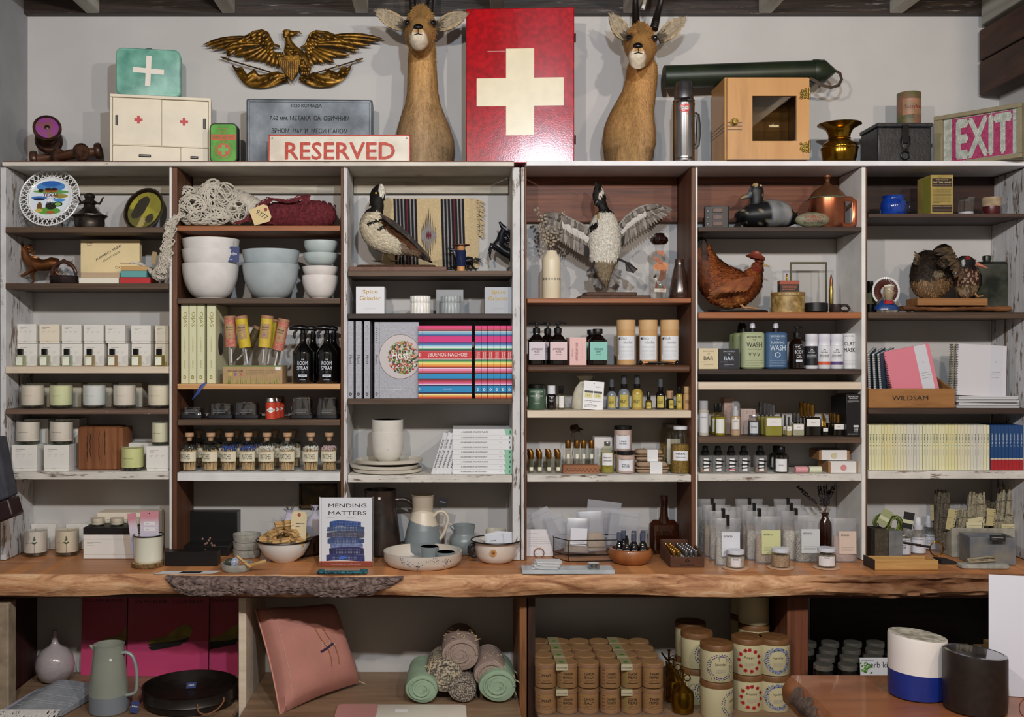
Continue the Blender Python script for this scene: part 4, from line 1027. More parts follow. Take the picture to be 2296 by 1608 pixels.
# candles in glass tumblers
def candle(label,px,z,Y,wpx,yt,col,text=True,rad=None,lid=None,plant=False,group='glass tumbler candles'):
 R0=L(wpx/2,Y-L(wpx/2,Y));H=hz(yt,Y-R0,z)
 t=T('glass_candle',label,'candle',(SX(px,Y),Y,z+.0005),group=group)
 m=MB();m.lathe([(R0*.93,0),(R0*.97,.003),(R0,H*.5),(R0,H),(R0-.0016,H),(R0-.0018,H*.2)],GLASS('#f0f2ec',.08,gloss=.05),36);m.build('glass',t)
 MB().lathe([(R0*.90,.003),(R0*.94,H*.05),(R0*.95,H*.125),(0,H*.125)],GLASS('#aab8a4',.55,gloss=.18),32).build('glass_base',t)
 m=MB();q=R0-.0021;m.lathe([(q*.9,H*.13),(q*.98,H*.15),(q,H*.20),(q,H*.93),(q-.002,H*.92),(0,H*.915)],P(col,.45,sub=.15),32)
 if text:m.text('Maison Louis Marie',-.004,H*.52,greyink,w=R0*.85,h=.0022,rad=q+.0004,bold=.02)
 m.build('wax',t)
 if plant:
  m=MB();m.quad(R0*.28,R0*.30,H*.15,H*.50,ink,rad=R0+.0003,seg=1);g=P('#2f4a2a',.6)
  for dx,dz,w_ in ((.29,.52,.5),(.24,.64,.14),(.33,.66,.14),(.29,.73,.12)):m.text('o' if w_<.2 else 'v',R0*dx,H*dz,g,w=R0*w_,h=H*.08,rad=R0+.0003,bold=.1)
  m.build('printed_flower',t)
  m=MB();m.tube([(0,0,H*.91),(0.001,0,H*.99)],.0006,blk,5);m.build('wick',t)
 return t
for i,(px,col,nm) in enumerate([(73.5,'#e3d9c9','cream'),(137.5,'#dfe3b6','pale green'),(211.5,'#dde1e0','cool white'),(279.5,'#e5ddd0','ivory'),(357,'#e9e0c9','warm white')]):
 candle('%s wax candle in glass tumbler, %s of five on the brown shelf' % (nm,fromleft(i,5)),px,Z['14'],3.525,52,862,col)
for i,(a,b) in enumerate([(59,112),(127,182),(196,250),(266,319)]):
 bx('candle_box','white candle carton behind the glass candles, %s of four' % fromleft(i,4),'box',a,b,859,Z['14'],3.61,.075,P('#b9b3a4',.6),None,'cartons behind the glass candles',lid=.008)
z5=Z['15'];zb=SZ(999,3.50)
for i,(a,b) in enumerate([(26,82),(98,154)]):
 bx('candle_box',['white candle carton at the left end of the worn white shelf','white candle carton between the left carton and the wood block'][i],'box',a,b,999,z5,3.50,.09,boxw,smallprint,lid=.007)
 candle(['white candle standing on the leftmost carton beside the hanging coat','white candle standing on the carton beside the wood block'][i],(63,138)[i],zb+.0006,3.54,53,944,'#e6ded2')
 bx('candle_box',['grey shaded carton behind the candle above the leftmost carton','grey shaded carton behind the candle beside the wood block'][i],'box',(54,124)[i],(108,178)[i],939,SZ(996,3.61)*0+z5+.0006,3.61,.075,boxw)
ob=WOOD('#4a2816','#7c4a28',(40,40,3.5),.75,c3='#93603a',bump=1.)
W,H,D=L(88,3.52),hz(958,3.52,z5),.12
t=T('wood_block','rough brown cracked wood block standing on the worn white shelf','block',(SX(218,3.52),3.52+D/2,z5+.0005))
m=MB();m.rbox(W,D,0,H,ob,.008,3,bev=.005);m.rbox(.02,D-.01,0,H-.004,ob,.006,3,c=(W/2+.006,.01,0));m.build('block',t)
for x,z0,z1 in ((.006,.03,H-.004),(-.024,.045,H-.02),(-.034,.03,H-.03),(.026,.05,H-.01)):
 MB().tube([(x+.0012*math.sin(k*1.9),-D/2-.0002,z0+(z1-z0)*k/9) for k in range(10)],[.0004]+[.0011]*8+[.0003],P('#120a06',.9),5).build('crack',t)
candle('pale yellow candle standing low between the wood block and right carton',297,z5,3.52,52,1003,'#dde0a0')
bx('candle_box','white candle carton at the right end of the worn white shelf','box',328,378.5,1001,z5,3.50,.09,boxw,smallprint,lid=.007)
candle('white candle standing on the rightmost carton against the divider',359,SZ(1001,3.50)+.0006,3.535,40,946,'#e5e2c6')
bx('candle_box','white carton behind the pale yellow candle','box',287,342,994,z5,3.60,.08,boxw,lid=.007)
# ================================================================ column 2
cot=P('#c9c2b4',.9,vary=.1,vs=60,bump=.5,bs=900);cotd=P('#9d9484',.9,vary=.1,vs=60)
def yp(px,py,Y):return Vector((SX(px,Y),Y,SZ(py,Y)))
t=T('cotton_yarn','tangled white cotton yarn heap spilling over the divider to shelf below','yarn',(SX(470,3.56),3.56,Z['21']+.001))
o0=Vector(t.location)
m=MB();m.tube([yp(x,y,3.6)-o0 for x,y in ((410,488),(450,470),(500,460),(560,470),(590,485))],[.02,.045,.06,.045,.02],cotd,14)
for px,py,Y,rx,ry,rz_,n,sd in ((430,470,3.52,34,.03,34,46,1),(470,445,3.55,30,.04,36,40,2),(478,418,3.58,18,.03,16,22,3),(505,440,3.54,26,.035,30,34,4),(480,485,3.51,36,.025,20,34,5),(420,440,3.57,26,.03,22,26,6),(530,475,3.54,24,.035,28,34,7),(450,488,3.50,30,.02,16,24,9)):
 yarn(m,yp(px,py,Y)-o0,(L(rx,Y),ry,L(rz_,Y)),n,.0024,cot,sd)
m.build('loose_cord',t)
m=MB();cc=yp(545,462,3.60)-o0;R3=RY(math.radians(25))
m.lathe([(.012,-.075),(.038,-.05),(.048,0),(.042,.05),(.02,.075)],cot,28,R=RY(math.radians(115)),c=cc)
for k in range(46):a=-.06+.12*k/45;rr_=.0485-.30*a*a*9;m.tube([tuple(RY(math.radians(115)) @ Vector((rr_*math.cos(q),rr_*math.sin(q),a+.006*math.sin(q*2+k)))+cc) for q in [j*PI/9 for j in range(19)]],.0016,cot,4)
m.build('skein',t)
m=MB();path=[yp(405,480,3.50),yp(388,495,3.468),yp(382,520,3.468),yp(376,555,3.468),yp(372,585,3.47),yp(362,612,3.475)]
wander(m,[p-o0 for p in path],40,.008,.0022,cot,11,loops=.6)
wander(m,[yp(362,600,3.49)-o0,yp(345,615,3.50)-o0,yp(330,600,3.51)-o0,yp(312,590,3.52)-o0,yp(292,590,3.52)-o0],8,.004,.0022,cot,12)
yarn(m,yp(358,615,3.50)-o0,(.026,.02,.022),34,.0022,cot,13);m.build('hanging_strands',t)
m=MB();p=yp(345,578,3.47)-o0;m.box(-.008,.008,-.0004,.0004,-.02,.02,P('#a08a64',.7),R=RY(.15) @ RZ(.7),c=p);m.build('paper_tag',t)
# burgundy skein
bur=P('#54161e',.85,c2='#7a2a33',vs=120,bump=.6,bs=700);t=T('burgundy_yarn','wound burgundy wool skein with paper price tag lying beside white yarn','yarn',(SX(660,3.57),3.57,Z['21']+.001));o0=Vector(t.location)
m=MB();zc_=.047
core=[(.02,-.125),(.038,-.10),(.046,-.05),(.048,0.),(.052,.05),(.050,.09),(.036,.13),(.018,.145)]
m.lathe(core,bur,30,R=RY(PI/2),c=(0,0,zc_))
for k in range(110):
 a=-.115+.245*k/109;i=max(j for j in range(len(core)) if core[j][1]<=a or j==0);i=min(i,len(core)-2);f=(a-core[i][1])/(core[i+1][1]-core[i][1]);rr_=core[i][0]*(1-f)+core[i+1][0]*f
 tl=.05*math.sin(k*.7);m.tube([(a+tl*math.cos(q)*.3,-rr_*math.sin(q),zc_+rr_*math.cos(q)) for q in [j*PI/9 for j in range(19)]],.0017,bur,4)
m.build('skein',t)
m=MB();wander(m,[yp(612,500,3.5)-o0,yp(560,492,3.5)-o0,yp(585,462,3.51)-o0,yp(608,445,3.52)-o0,yp(650,452,3.52)-o0,yp(690,438,3.53)-o0,yp(680,470,3.52)-o0],18,.0055,.0022,bur,3);wander(m,[yp(530,500,3.5)-o0,yp(560,492,3.5)-o0,yp(600,500,3.5)-o0],12,.004,.0022,bur,5);m.build('loose_strands',t)
m=MB();tg=P('#d8c08e',.65);Rr=RY(math.radians(22));c_=yp(586,482,3.475)-o0
m.prism([(-.034,-.026),(.018,-.030),(.030,-.018),(.030,.022),(.018,.032),(-.034,.030)][::1],-.0004,.0004,tg,R=Rr @ RY(math.radians(-42)),c=c_)
RT=Rr @ RY(math.radians(-42));b0=len(m.V);mm=MB();mm.text('9377',.002,0,ink,w=.042,h=.016,y=-.0007,ang=-PI/2*.62*1.0,bold=0.);m.add(mm.V,mm.F,ink,R=RT,c=c_)
mm=MB();mm.lathe([(.006,0),(0,.0002)],P('#8a3a2a',.6),14,R=RX(PI/2),c=(.020,-.0008,.012));m.add(mm.V,mm.F,P('#8a3a2a',.6),R=RT,c=c_);m.build('price_tag',t)
# ceramic bowls
def bowl(label,px,z,Y,wpx,H,col,foot=.5,group=None,name='ceramic_bowl',lip=True):
 R0=L(wpx/2,Y)
 pf=[(R0*foot*.8,0),(R0*foot,.002)]
 for k in range(9):u=k/8;pf.append((R0*(foot+(1-foot)*math.sin(u*PI/2)**.85),.003+(H-.003)*(1-math.cos(u*PI/2))**.9 if 0 else .003+(H-.003)*u**1.35))
 pf=pf[:2]+[(r_*(1+.004*math.sin(z_*600)),z_) for r_,z_ in pf[2:]]
 pf+=[(R0-.003,H+.001),(R0-.005,H-.002),(R0*.8,H*.45),(R0*.4,H*.12),(0,H*.1)]
 return solo(name,MB().lathe(pf,P(col,.32,coat=.25,vary=.05,vs=25,bump=.15,bs=60),44),label,'bowl',(SX(px,Y),Y,z+.0005),group=group)
def btxt(t,s):return s
z2=Z['22']
B1=[(472,126,594,'#dcd9d6','big white bowl at the bottom of the white stack'),(472,126,562,'#dad7d4','big white bowl in the middle of the white stack'),(473,126,538,'#dddad7','big white bowl on top of the stack with a blue tag')]
z_=z2;Yb_=3.545
def stackbowls(seq,Y,hs,names):
 zc=z2
 for i,(px,w_,yt,col,lab) in enumerate(seq):
  ztop=SZ(yt,Y-L(w_/2,Y)*.0);Hh=hs[i];bowl(lab+' on the second shelf',px,ztop-Hh,Y,w_,Hh,col,group='stacked ceramic bowls')
H0=SZ(594,Yb_)-z2
stackbowls(B1,Yb_,[H0,.085,.085],'')
H1=SZ(594,Yb_)-z2
stackbowls([(607,125,594,'#aab4b7','blue grey bowl at the bottom of the middle stack'),(607.5,127,563,'#a9b5ba','blue grey bowl on top of the middle stack')],Yb_,[H1,.085],'')
stackbowls([(717.5,80,619,'#e0dad6','small white bowl at the bottom of the right stack'),(718,79,599,'#dfd9d5','small white bowl second from bottom of the right stack'),(718.5,77,569,'#b6c2c1','small grey green bowl third from bottom of the right stack'),(719,76,542,'#b9c5c5','small grey green bowl on top of the right stack')],3.545,[SZ(619,3.545)-z2,.046,.046,.05],'')
m=MB();bt=P('#2a3a6c',.5);m.box(-.0195,.0195,-.0004,.0004,-.026,.026,bt);m.text('edyn',0,.001,white,w=.022,h=.012,y=-.0008);m.lines(-.012,.010,-.020,-.017,1,white,-.0008)
m.tube([(0,0,.026),(0,0,.045)],.0005,P('#2a2a30',.7),4)
tag(m.build('price_tag',None,(SX(523,3.49),3.494,SZ(570,3.49)),rot=(0,.03,0)),'blue swing tag hanging on the big white bowls','tag')
# cookbooks, seed tubes, sprays
def book(label,p0,p1,yt,z,Y,D,mat,deco=None,group=None,cover=None,name='book',rz=0.,pages=True):
 W=L(p1-p0,Y);H=hz(yt,Y,z);t=T(name,label,'book',(SX(p0,Y),Y,z+.0005),rz,group)
 m=MB();m.box(0,.0018,0,D,0,H,mat);m.box(W-.0018,W,0,D,0,H,mat);m.box(0,W,0,.0016,0,H,mat)
 if deco:deco(m,W,H)
 m.build('cover',t,bev=.0006)
 m=MB().box(.0018,W-.0018,.0016,D-.003,.002,H-.002,paper);m.build('pages',t);return t
ojm=P('#d6d6b0',.45);og=P('#8d7d30',.4,.3)
def ojd(m,W,H):
 f=-.0003;R_=-PI/2
 m.text('OJAS',W*.5,H*.81,og,w=.050,h=.015,y=f,ang=R_,bold=-.005);m.text('A COOKBOOK',W*.5,H*.49,og,w=.052,h=.0038,y=f,ang=R_);m.text('KEDAR',W*.5,H*.24,og,w=.028,h=.0038,y=f,ang=R_)
 m.text('D',W*.5,H*.08,og,w=.009,h=.012,y=f,bold=.05)
for i,(a,b) in enumerate([(405.5,423.5),(424,441),(441.5,459.5),(463.5,484)]):
 book('pale green cookbook with gold spine lettering, %s of four' % fromleft(i,4),a,b,682.5,Z['23'],3.50,.19,ojm,ojd,'pale green cookbooks')
# ================================================================ helpers for bottles and birds
def rev(name,label,cat,px,z,Y,parts,group=None,rz=0.):
 if not rz and cat in ('bottle','tube','vial','deodorant','canister','jar','tin'):rz=-.8*math.atan(SX(px,Y)/Y)
 t=T(name,label,cat,(SX(px,Y),Y,z+.0006),rz,group)
 for pn,pf,mat,*o in parts:
  MB().lathe(pf,mat,o[0] if o else 28,sx=o[1] if len(o)>1 else 1.,sy=o[2] if len(o)>2 else 1.).build(pn,t)
 return t
def lab(t,R,z0,z1,hw,mat,txt=(),tm=ink,name='label',small=None,ln=lgrey,x=0.,bold=.02):
 m=MB();rad=R+.0004 if R>0 else None;y=0 if R>0 else R-.0003
 if mat:m.quad(x-hw,x+hw,z0,z1,mat,y,rad)
 rad=R+.0007 if R>0 else None;y=0 if R>0 else R-.0006
 for q in txt:m.text(q[0],x+(q[4] if len(q)>4 else 0),q[1],tm,w=q[2],h=q[3],y=y,rad=rad,bold=bold)
 if small:m.lines(x-hw*.75,x+hw*.75,small[0],small[1],small[2],ln,y,rad,t=.0006)
 return m.build(name,t)
class Crop:
 def __init__(s,ox,oy,sc,Y,loc):s.o=(ox,oy,sc,Y);s.l=Vector(loc)
 def p(s,x,y,dy=0.):ox,oy,sc,Y=s.o;return yp(ox+x/sc,oy+y/sc,Y)-s.l+Vector((0,dy,0))
 def inv(s,v):ox,oy,sc,Y=s.o;v=Vector(v)+s.l;return ((VX+v.x*FPX/Y-ox)*sc,(VY-(v.z-EYE)*FPX/Y-oy)*sc)
 def r(s,d):return d/s.o[2]*s.o[3]/FPX
 def loft(s,m,L_,mat,seg=22,dep=1.):
  m.tube([s.p(q[0],q[1],q[4] if len(q)>4 else 0) for q in L_],[(s.r(q[3] if len(q)>3 and q[3] else q[2]*dep),s.r(q[2])) for q in L_],mat,seg,side=(0,1,0))
def smooth(L_,k=3):
 """Catmull-Rom through the control rows"""
 O=[];n=len(L_);L_=[list(q)+[None]*(5-len(q)) for q in L_]
 for q in L_:
  if q[3] is None:q[3]=q[2]
  if q[4] is None:q[4]=0.
 for i in range(n-1):
  a,b,c,d=L_[max(i-1,0)],L_[i],L_[i+1],L_[min(i+2,n-1)]
  for j in range(k):
   u=j/k;O.append(tuple(.5*(2*b[e]+(c[e]-a[e])*u+(2*a[e]-5*b[e]+4*c[e]-d[e])*u*u+(3*b[e]-a[e]-3*c[e]+d[e])*u**3) for e in range(5)))
 O.append(tuple(L_[-1]));return [(x,y,max(r,.5),max(d,.5),e) for x,y,r,d,e in O]
def lerp2(P_,u):
 f=u*(len(P_)-1);j=min(int(f),len(P_)-2);f -=j;return tuple(P_[j][k]*(1-f)+P_[j+1][k]*f for k in range(len(P_[0])))
def feathers(m,C,lead,trail,n,w,mat,dy=0.,th=.12,u0=0.,u1=1.,cut=1.):
 for i in range(n):
  u=u0+(u1-u0)*i/(n-1);a=lerp2(lead,u);b=lerp2(trail,u);b=tuple(a[k]+(b[k]-a[k])*cut for k in (0,1));P_=[];R_=[]
  for j in range(6):
   v=j/5;P_.append(C.p(a[0]+(b[0]-a[0])*v,a[1]+(b[1]-a[1])*v,dy-.004*math.sin(v*PI)-.0012*(i % 3)));ww=C.r(w)*(.55,.9,1,1,.8,.2)[j];R_.append((ww*th,ww))
  m.tube(P_,R_,mat,6,side=(0,1,0))
plum=VC(.7,(80,80,80),.25,.4);quill=VC(.6,(40,40,300),.3,.3)
# ================================================================ column 2 lower shelves
b3=[o for o in COL.objects if o.name=='book.003'][0]
MB().lathe([(.040,.0003),(0,.0004)],P('#0c0d0c',.4),32,R=RY(PI/2),c=(L(20.5,3.5),.075,.135)).build('printed_circle',b3)
krf=P('#b0926a',.7,vary=.06,vs=40);grn=P('#7f9a3a',.6)
def pbd(m,W,H):
 f=-.0003;m.quad(0,W,H-.004,H,P('#4f8a3a',.6),f);m.text('POLLINATORS',W*.21,H*.70,ink,w=W*.26,h=H*.085,y=f,bold=.02);m.lines(W*.38,W*.9,H*.45,H*.75,5,P('#5c4a30',.7),f,t=.0009)
 for x,c in ((.13,'#d6b92c'),(.21,'#7a58a0'),(.30,'#c05a50')):m.text('x',W*x,H*.52,P(c,.6),w=.010,h=.012,y=f,bold=.12)
 rn=random.Random(4)
 for k in range(70):
  x=rn.uniform(0,W);h=rn.uniform(.2,.62)*H;dx=rn.uniform(-.006,.006);m.add([(x-.0006,f-.0002,0),(x+.0006,f-.0002,0),(x+dx,f-.0002,h)],[(0,1,2)],P(rn.choice(['#7f9a2a','#9aac3a','#5a8a30']),.6))
 m.quad(W*.88,W*.97,H*.76,H*.92,white,f)
bx('seed_display_box','kraft card display box with printed grass holding the seed tubes','box',500,633,820,Z['23'],3.49,.11,krf,pbd)
def pop(label,px,py,w,h,tilt,mat,icon,Y=3.54,stick=None,face=True):
 t=T('seed_tube',label,'tube',yp(px,py,Y),rot=(0,tilt,0),group='seed tubes on sticks');R0=L(w/2,Y);H=L(h,Y)
 MB().lathe([(R0*.85,-H/2+.008),(R0,-H/2),(R0,H/2)],mat,24).build('tube',t)
 if face:
  lab(t,R0,-H*.22,H*.25,R0*.75,krf,(('PUSH',H*.14,R0*1.15,.006),('GARDEN',H*.06,R0*1.05,.003)),bold=.03);m=MB();m.text('x',0,-H*.1,P(icon,.6),w=.008,h=.010,rad=R0+.0008,bold=.12);m.build('printed_icon',t)
 MB().lathe([(R0+.0008,H/2-.008),(R0+.0012,H/2),(R0,H/2+.002),(0,H/2+.002)],P('#a5785a',.6),24).build('cap',t)
 MB().tube([(0,0,-H/2),(stick or 0,0,-H/2-.055)],.0026,P('#cfd3d2',.3),8).build('stick',t)
dot1=P('#c98f6c',.6,c2='#b3545a',vs=330,det=0);dot2=P('#d2bf2c',.6,c2='#c7a52a',vs=400,det=0);dot3=P('#c9ac4a',.6,c2='#d8bf3a',vs=300,det=0)
pop('pink dotted seed tube on a stick next to the green cookbooks',517,744,26,68,-.04,dot1,'#c0605a')
pop('yellow seed tube tilted beside the leftmost pink dotted tube',545,745,27,70,-.14,dot2,'#d6b92c',3.52)
pop('dark shaded seed tube leaning far right behind yellow tube',568,757,19,52,.42,P('#3b3322',.6,c2='#6a5a28',vs=200),'#333333',3.60,-.02,False)
pop('yellow honeycomb seed tube with purple mark right of centre',596,744,27,70,.10,dot3,'#8a5aa0',3.53)
pop('yellow seed tube half hidden behind the honeycomb tube',610,749,18,64,.14,dot2,'#d6b92c',3.575,0,False)
pop('pink dotted seed tube leaning right next to the black sprays',630,751,25,70,.20,dot1,'#c0605a',3.53)
bkg=P('#08080a',.08,coat=1.)
def trigger(t,z,s=1,mat=None,d=1):
 mat=mat or P('#0d0d10',.3);m=MB();m.lathe([(.011*s,z),(.0115*s,z+.012*s),(.008*s,z+.014*s),(.008*s,z+.024*s)],mat,20)
 m.tube([(.014*s*d,0,z+.030*s),(0,0,z+.034*s),(-.022*s*d,0,z+.034*s),(-.046*s*d,0,z+.030*s)],[(.007*s,.008*s),(.009*s,.011*s),(.008*s,.009*s),(.005*s,.005*s)],mat,10)
 m.tube([(-.020*s*d,0,z+.028*s),(-.030*s*d,0,z+.012*s),(-.026*s*d,0,z-.004*s)],[(.005*s,.003*s)]*3,mat,8);m.build('trigger',t)
def spray(label,px,Y,front):
 pf=[(.030,0),(.034,.002),(.0355,.006),(.0355,.104),(.034,.110),(.022,.127),(.0125,.138),(.0105,.152),(.0105,.160)]
 t=rev('spray_bottle',label,'bottle',px,Z['23'],Y,[('bottle',pf,bkg)],'black spray bottles');trigger(t,.158)
 if front:
  R0=.0355;lab(t,R0,0,0,0,None,(('THE',.082,.010,.004),('ROOM',.070,.036,.014),('SPRAY',.053,.040,.014),('LAVENDER',.013,.02,.0025)),P('#cfd8e6',.5));lab(t,R0,.023,.031,.015,P('#cfd8e6',.5),(('CEDAR',.027,.018,.0035),),ink,'small_label');lab(t,R0,0,0,.02,None,(('~ o ~',.040,.03,.004),),P('#8fa0b8',.5),'printed_ornament')
spray('black spray bottle with white lettering beside the kraft display box',679,3.53,True);spray('black spray bottle with white lettering nearest the right divider',733,3.53,True)
spray('unlabelled black spray bottle behind the left lettered one',702,3.64,False);spray('unlabelled black spray bottle in the back right corner',748,3.64,False)
m=MB();m.tube([yp(462,858,3.474),yp(452,866,3.468),yp(444,880,3.466),yp(431,896,3.468)],[(.003,.0006),(.006,.0006),(.005,.0006),(.0008,.0004)],P('#1f3f86',.5),6,side=(1,0,0));tag(m.build('ribbon'),'blue ribbon hanging over the edge of the light pine shelf','ribbon')
# wrapped black trays and red tins
film=GLASS('#e8eef2',.2,rough=.06,gloss=.22)
for i,(a,b,yt,n) in enumerate([(408,458,914,'low'),(469,526,906,'second'),(529,584,903,'third'),(653,704,892,'tall'),(711,760,893,'last')]):
 Y=3.55;W=L(b-a,Y);H=hz(yt,Y,Z['24'])
 t=T('wrapped_soap','black tray of goods in crinkled clear film, %s of five' % fromleft(i,5),'package',at((a+b)/2,Z['24']+.0006,Y),group='film wrapped black trays')
 MB().rbox(W,.07,0,.014,P('#121318',.5),.008,3,bev=.002).build('tray',t);MB().rbox(W*.8,.05,.0145,H*.9,P('#0b0b0d',.5),.006).build('block',t)
 m=MB();rn=random.Random(i);N=26;V=[];F=[]
 for j in range(5):
  for k in range(N):
   aa=2*PI*k/N;q=1+rn.uniform(-.06,.06);c_,s_=math.cos(aa),math.sin(aa);e=(abs(c_)**6+abs(s_)**6)**(-1/6);V.append((W*.47*c_*e*q*(1-.03*j),.034*s_*e*q,.013+(H-.012)*j/4))
 for j in range(4):
  for k in range(N):F.append((j*N+k,j*N+(k+1) % N,(j+1)*N+(k+1) % N,(j+1)*N+k))
 F.append(tuple(4*N+k for k in range(N)));m.add(V,F,film);m.lines(-W*.25,W*.3,.02,.035,3,P('#8a8c94',.6),-.036);m.build('film_wrap',t)
rt=P('#c8432c',.45)
for i,(px,Y) in enumerate([(607.5,3.52),(617,3.57),(626,3.62)]):
 t=rev('match_tin','orange red match tin with silver cap, %s of the receding row' % ['front','middle','back'][i],'tin',px,Z['24'],Y,[('body',[(.0185,0),(.0185,.056)],rt,32),('cap',[(.0178,.0563),(.0186,.0568),(.0186,.064),(.0175,.066),(.0175,.071),(.0168,.072),(0,.072)],P('#b8b8ba',.25,.95),32)],'red match tins')
 m=MB();R0=.0188
 for k in range(-8,8):m.quad(k*.002,k*.002+.002,.030-.0105*(1-abs(k+.5)/8),.030+.0105*(1-abs(k+.5)/8),white,rad=R0,seg=1)
 m.text('MATCHES',0,.030,ink,w=.021,h=.004,rad=R0+.0004);m.build('label',t)
# match bottles
def matchbottle(label,px,Y,head,seed,lx=0.,clean=True):
 R0=.0305;t=T('match_bottle',label,'bottle',(SX(px,Y),Y,Z['25']+.0006),group='corked match bottles')
 MB().lathe([(.026,0),(.0300,.002),(R0,.005),(R0,.078),(.028,.089),(.020,.098),(.0115,.104),(.0105,.112),(.0125,.114),(.0125,.117),(.010,.117)],GLASS('#dfe8df',.2,gloss=.10),30).build('glass',t)
 MB().lathe([(.0085,.104),(.0095,.1175),(.0148,.1178),(.015,.120),(.015,.129),(.0142,.1305),(0,.1305)],WOOD('#a57f5c','#cfa985',(60,60,60),.7,bump=.3),24).build('cork',t)
 m=MB();rn=random.Random(seed);st=P('#d9b98a',.6,vary=.15,vs=60);hm=P(head,.5)
 for k in range(110):
  a=rn.uniform(0,2*PI);r0=math.sqrt(rn.random())*.024;tw=rn.uniform(-.5,.5)+.3;x0,y0=r0*math.cos(a),r0*math.sin(a);x1,y1=.026*math.cos(a+tw)*(r0/.024),.026*math.sin(a+tw)*(r0/.024)
  h=rn.uniform(.070,.082);m.tube([(x0*.9,y0*.9,.004),(x1,y1,h)],.0011,st,4);m.ell((x1,y1,h+.001),(.0026,.0026,.0034),hm,6,4)
 m.build('matches',t)
 lab(t,R0,.034,.068,.031,P('#ddd5bb',.6),(('MATCHES',.051,.037,.017,lx),('MADE BY',.0645,.012,.0025,lx)),P('#15202a',.6),bold=-.005)
mh=['#1c2a2e','#18221f','#1f4a9c','#1f459a','#e8e6e0','#e3e3dc','#e8e8e2','#d9bcc4']
mn=['black tipped','black tipped','blue tipped','blue tipped','white tipped','white tipped','white tipped','pale pink tipped']
for i,px in enumerate([424.5,472.5,514,556,598.5,644.5,697,738]):
 matchbottle('corked glass bottle of %s matches, %s in the front row' % (mn[i],fromleft(i,8)),px,3.525 if i<7 else 3.53,mh[i],i,(-.009,-.016,-.006,.002,0,-.003,-.001,-.003)[i])
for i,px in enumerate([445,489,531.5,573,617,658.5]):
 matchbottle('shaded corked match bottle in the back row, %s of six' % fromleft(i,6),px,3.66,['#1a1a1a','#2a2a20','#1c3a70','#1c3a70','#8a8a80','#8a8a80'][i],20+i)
# ================================================================ column 3
t=T('hooded_duck','standing mounted duck with black head and white crest on a bark base','taxidermy',at(890,Z['31']+.001,3.56));C=Crop(760,360,4.467,3.56,t.location)
MB().box(-L(104,3.55),L(112,3.55),-.055,.07,0,.0155,P('#6b4a3c',.6,vary=.15,vs=30,bump=.2)).build('base_board',t,bev=.002)
m=MB();m.rbox(L(178,3.55),.09,.016,.024,P('#5a3c28',.95,c2='#3a2618',vs=120,bump=1.,bs=300),.02,4,bev=.003,c=(-.002,.008,0));m.build('bark_mat',t)
def dcol(p):
 x,y=C.inv(p);n=22*mnoise.noise(Vector(p)*60);bk=hexc('#17120f');wt=hexc('#ded2b8');br=hexc('#6a452a')
 if y<505+n*.5-(x-380)*.2 and x<480:
  return hexc('#e9e4d8') if ((x-434)/40)**2+((y-288)/62)**2<1+n*.01 else bk
 if y-n<560+(x-420)*.95-30 or x>800:return hexc('#4d3a2e') if x>640 and n>0 else bk
 if abs(y-(648-(x-260)*.33))<14 and 262<x<440:return bk
 if abs(y-(706-(x-380)*.75))<15 and 380<x<470:return bk
 if y-n<640+(x-420)*.70 and x>420:return bk if y-n<600+(x-420)*.78 else br
 if y-n<690+(x-440)*.72 and x>440:return br
 if y>800 and x>600:return hexc('#8a7460')
 return wt
m=MB();C.loft(m,smooth([(432,240,12,8),(420,262,40,22),(405,300,62,38),(385,350,72,46),(378,400,66,48),(384,450,60,50),(376,500,66,56),(350,560,100,80),(345,640,140,105),(395,720,160,120),(490,790,145,115),(600,840,112,95),(700,880,72,65),(790,925,42,40),(860,970,26,24),(915,1010,6,8)],4),plum,26)
tufts(m,9000,.012,.0035,quill,lambda p,n:(1,0,-.75) if C.inv(p)[1]>520 else (.2,0,-1),dcol,lift=.10);m.build('plumage',t,colf=dcol)
m=MB();feathers(m,C,[(430,570),(560,640),(660,740)],[(640,740),(800,880),(930,1015)],12,22,quill,-.085);m.build('wing',t,colf=lambda p:hexc('#1b1512') if mnoise.noise(Vector(p)*90)<.1 else hexc('#4f3b2c'))
m=MB();C.loft(m,[(345,385,22,16),(325,420,15,12),(308,450,9,10),(300,462,3,5)],P('#1c1a1c',.35),10);m.build('bill',t)
m=MB();m.ell(C.p(380,345,-.042*1.0),(.0038,.003,.0038),P('#d8b820',.1,coat=1.),12,8);m.ell(C.p(380,345,-.0445),(.0018,.0015,.0018),P('#000000',.1),8,6);m.build('eye',t)
for s in (0,1):
 m=MB();x=600-s*160;C.loft(m,[(x+20,890,14),(x,950,9),(x-8,1000,8)],P('#5a4438',.6),8)
 for k in (-1,0,1):C.loft(m,[(x-8,1003,8),(x-50+k*10,1010,6,6,k*.012-.01),(x-95+k*12,1014,3,3,k*.02-.02)],P('#3a2c26',.6),6)
 m.build('leg',t)
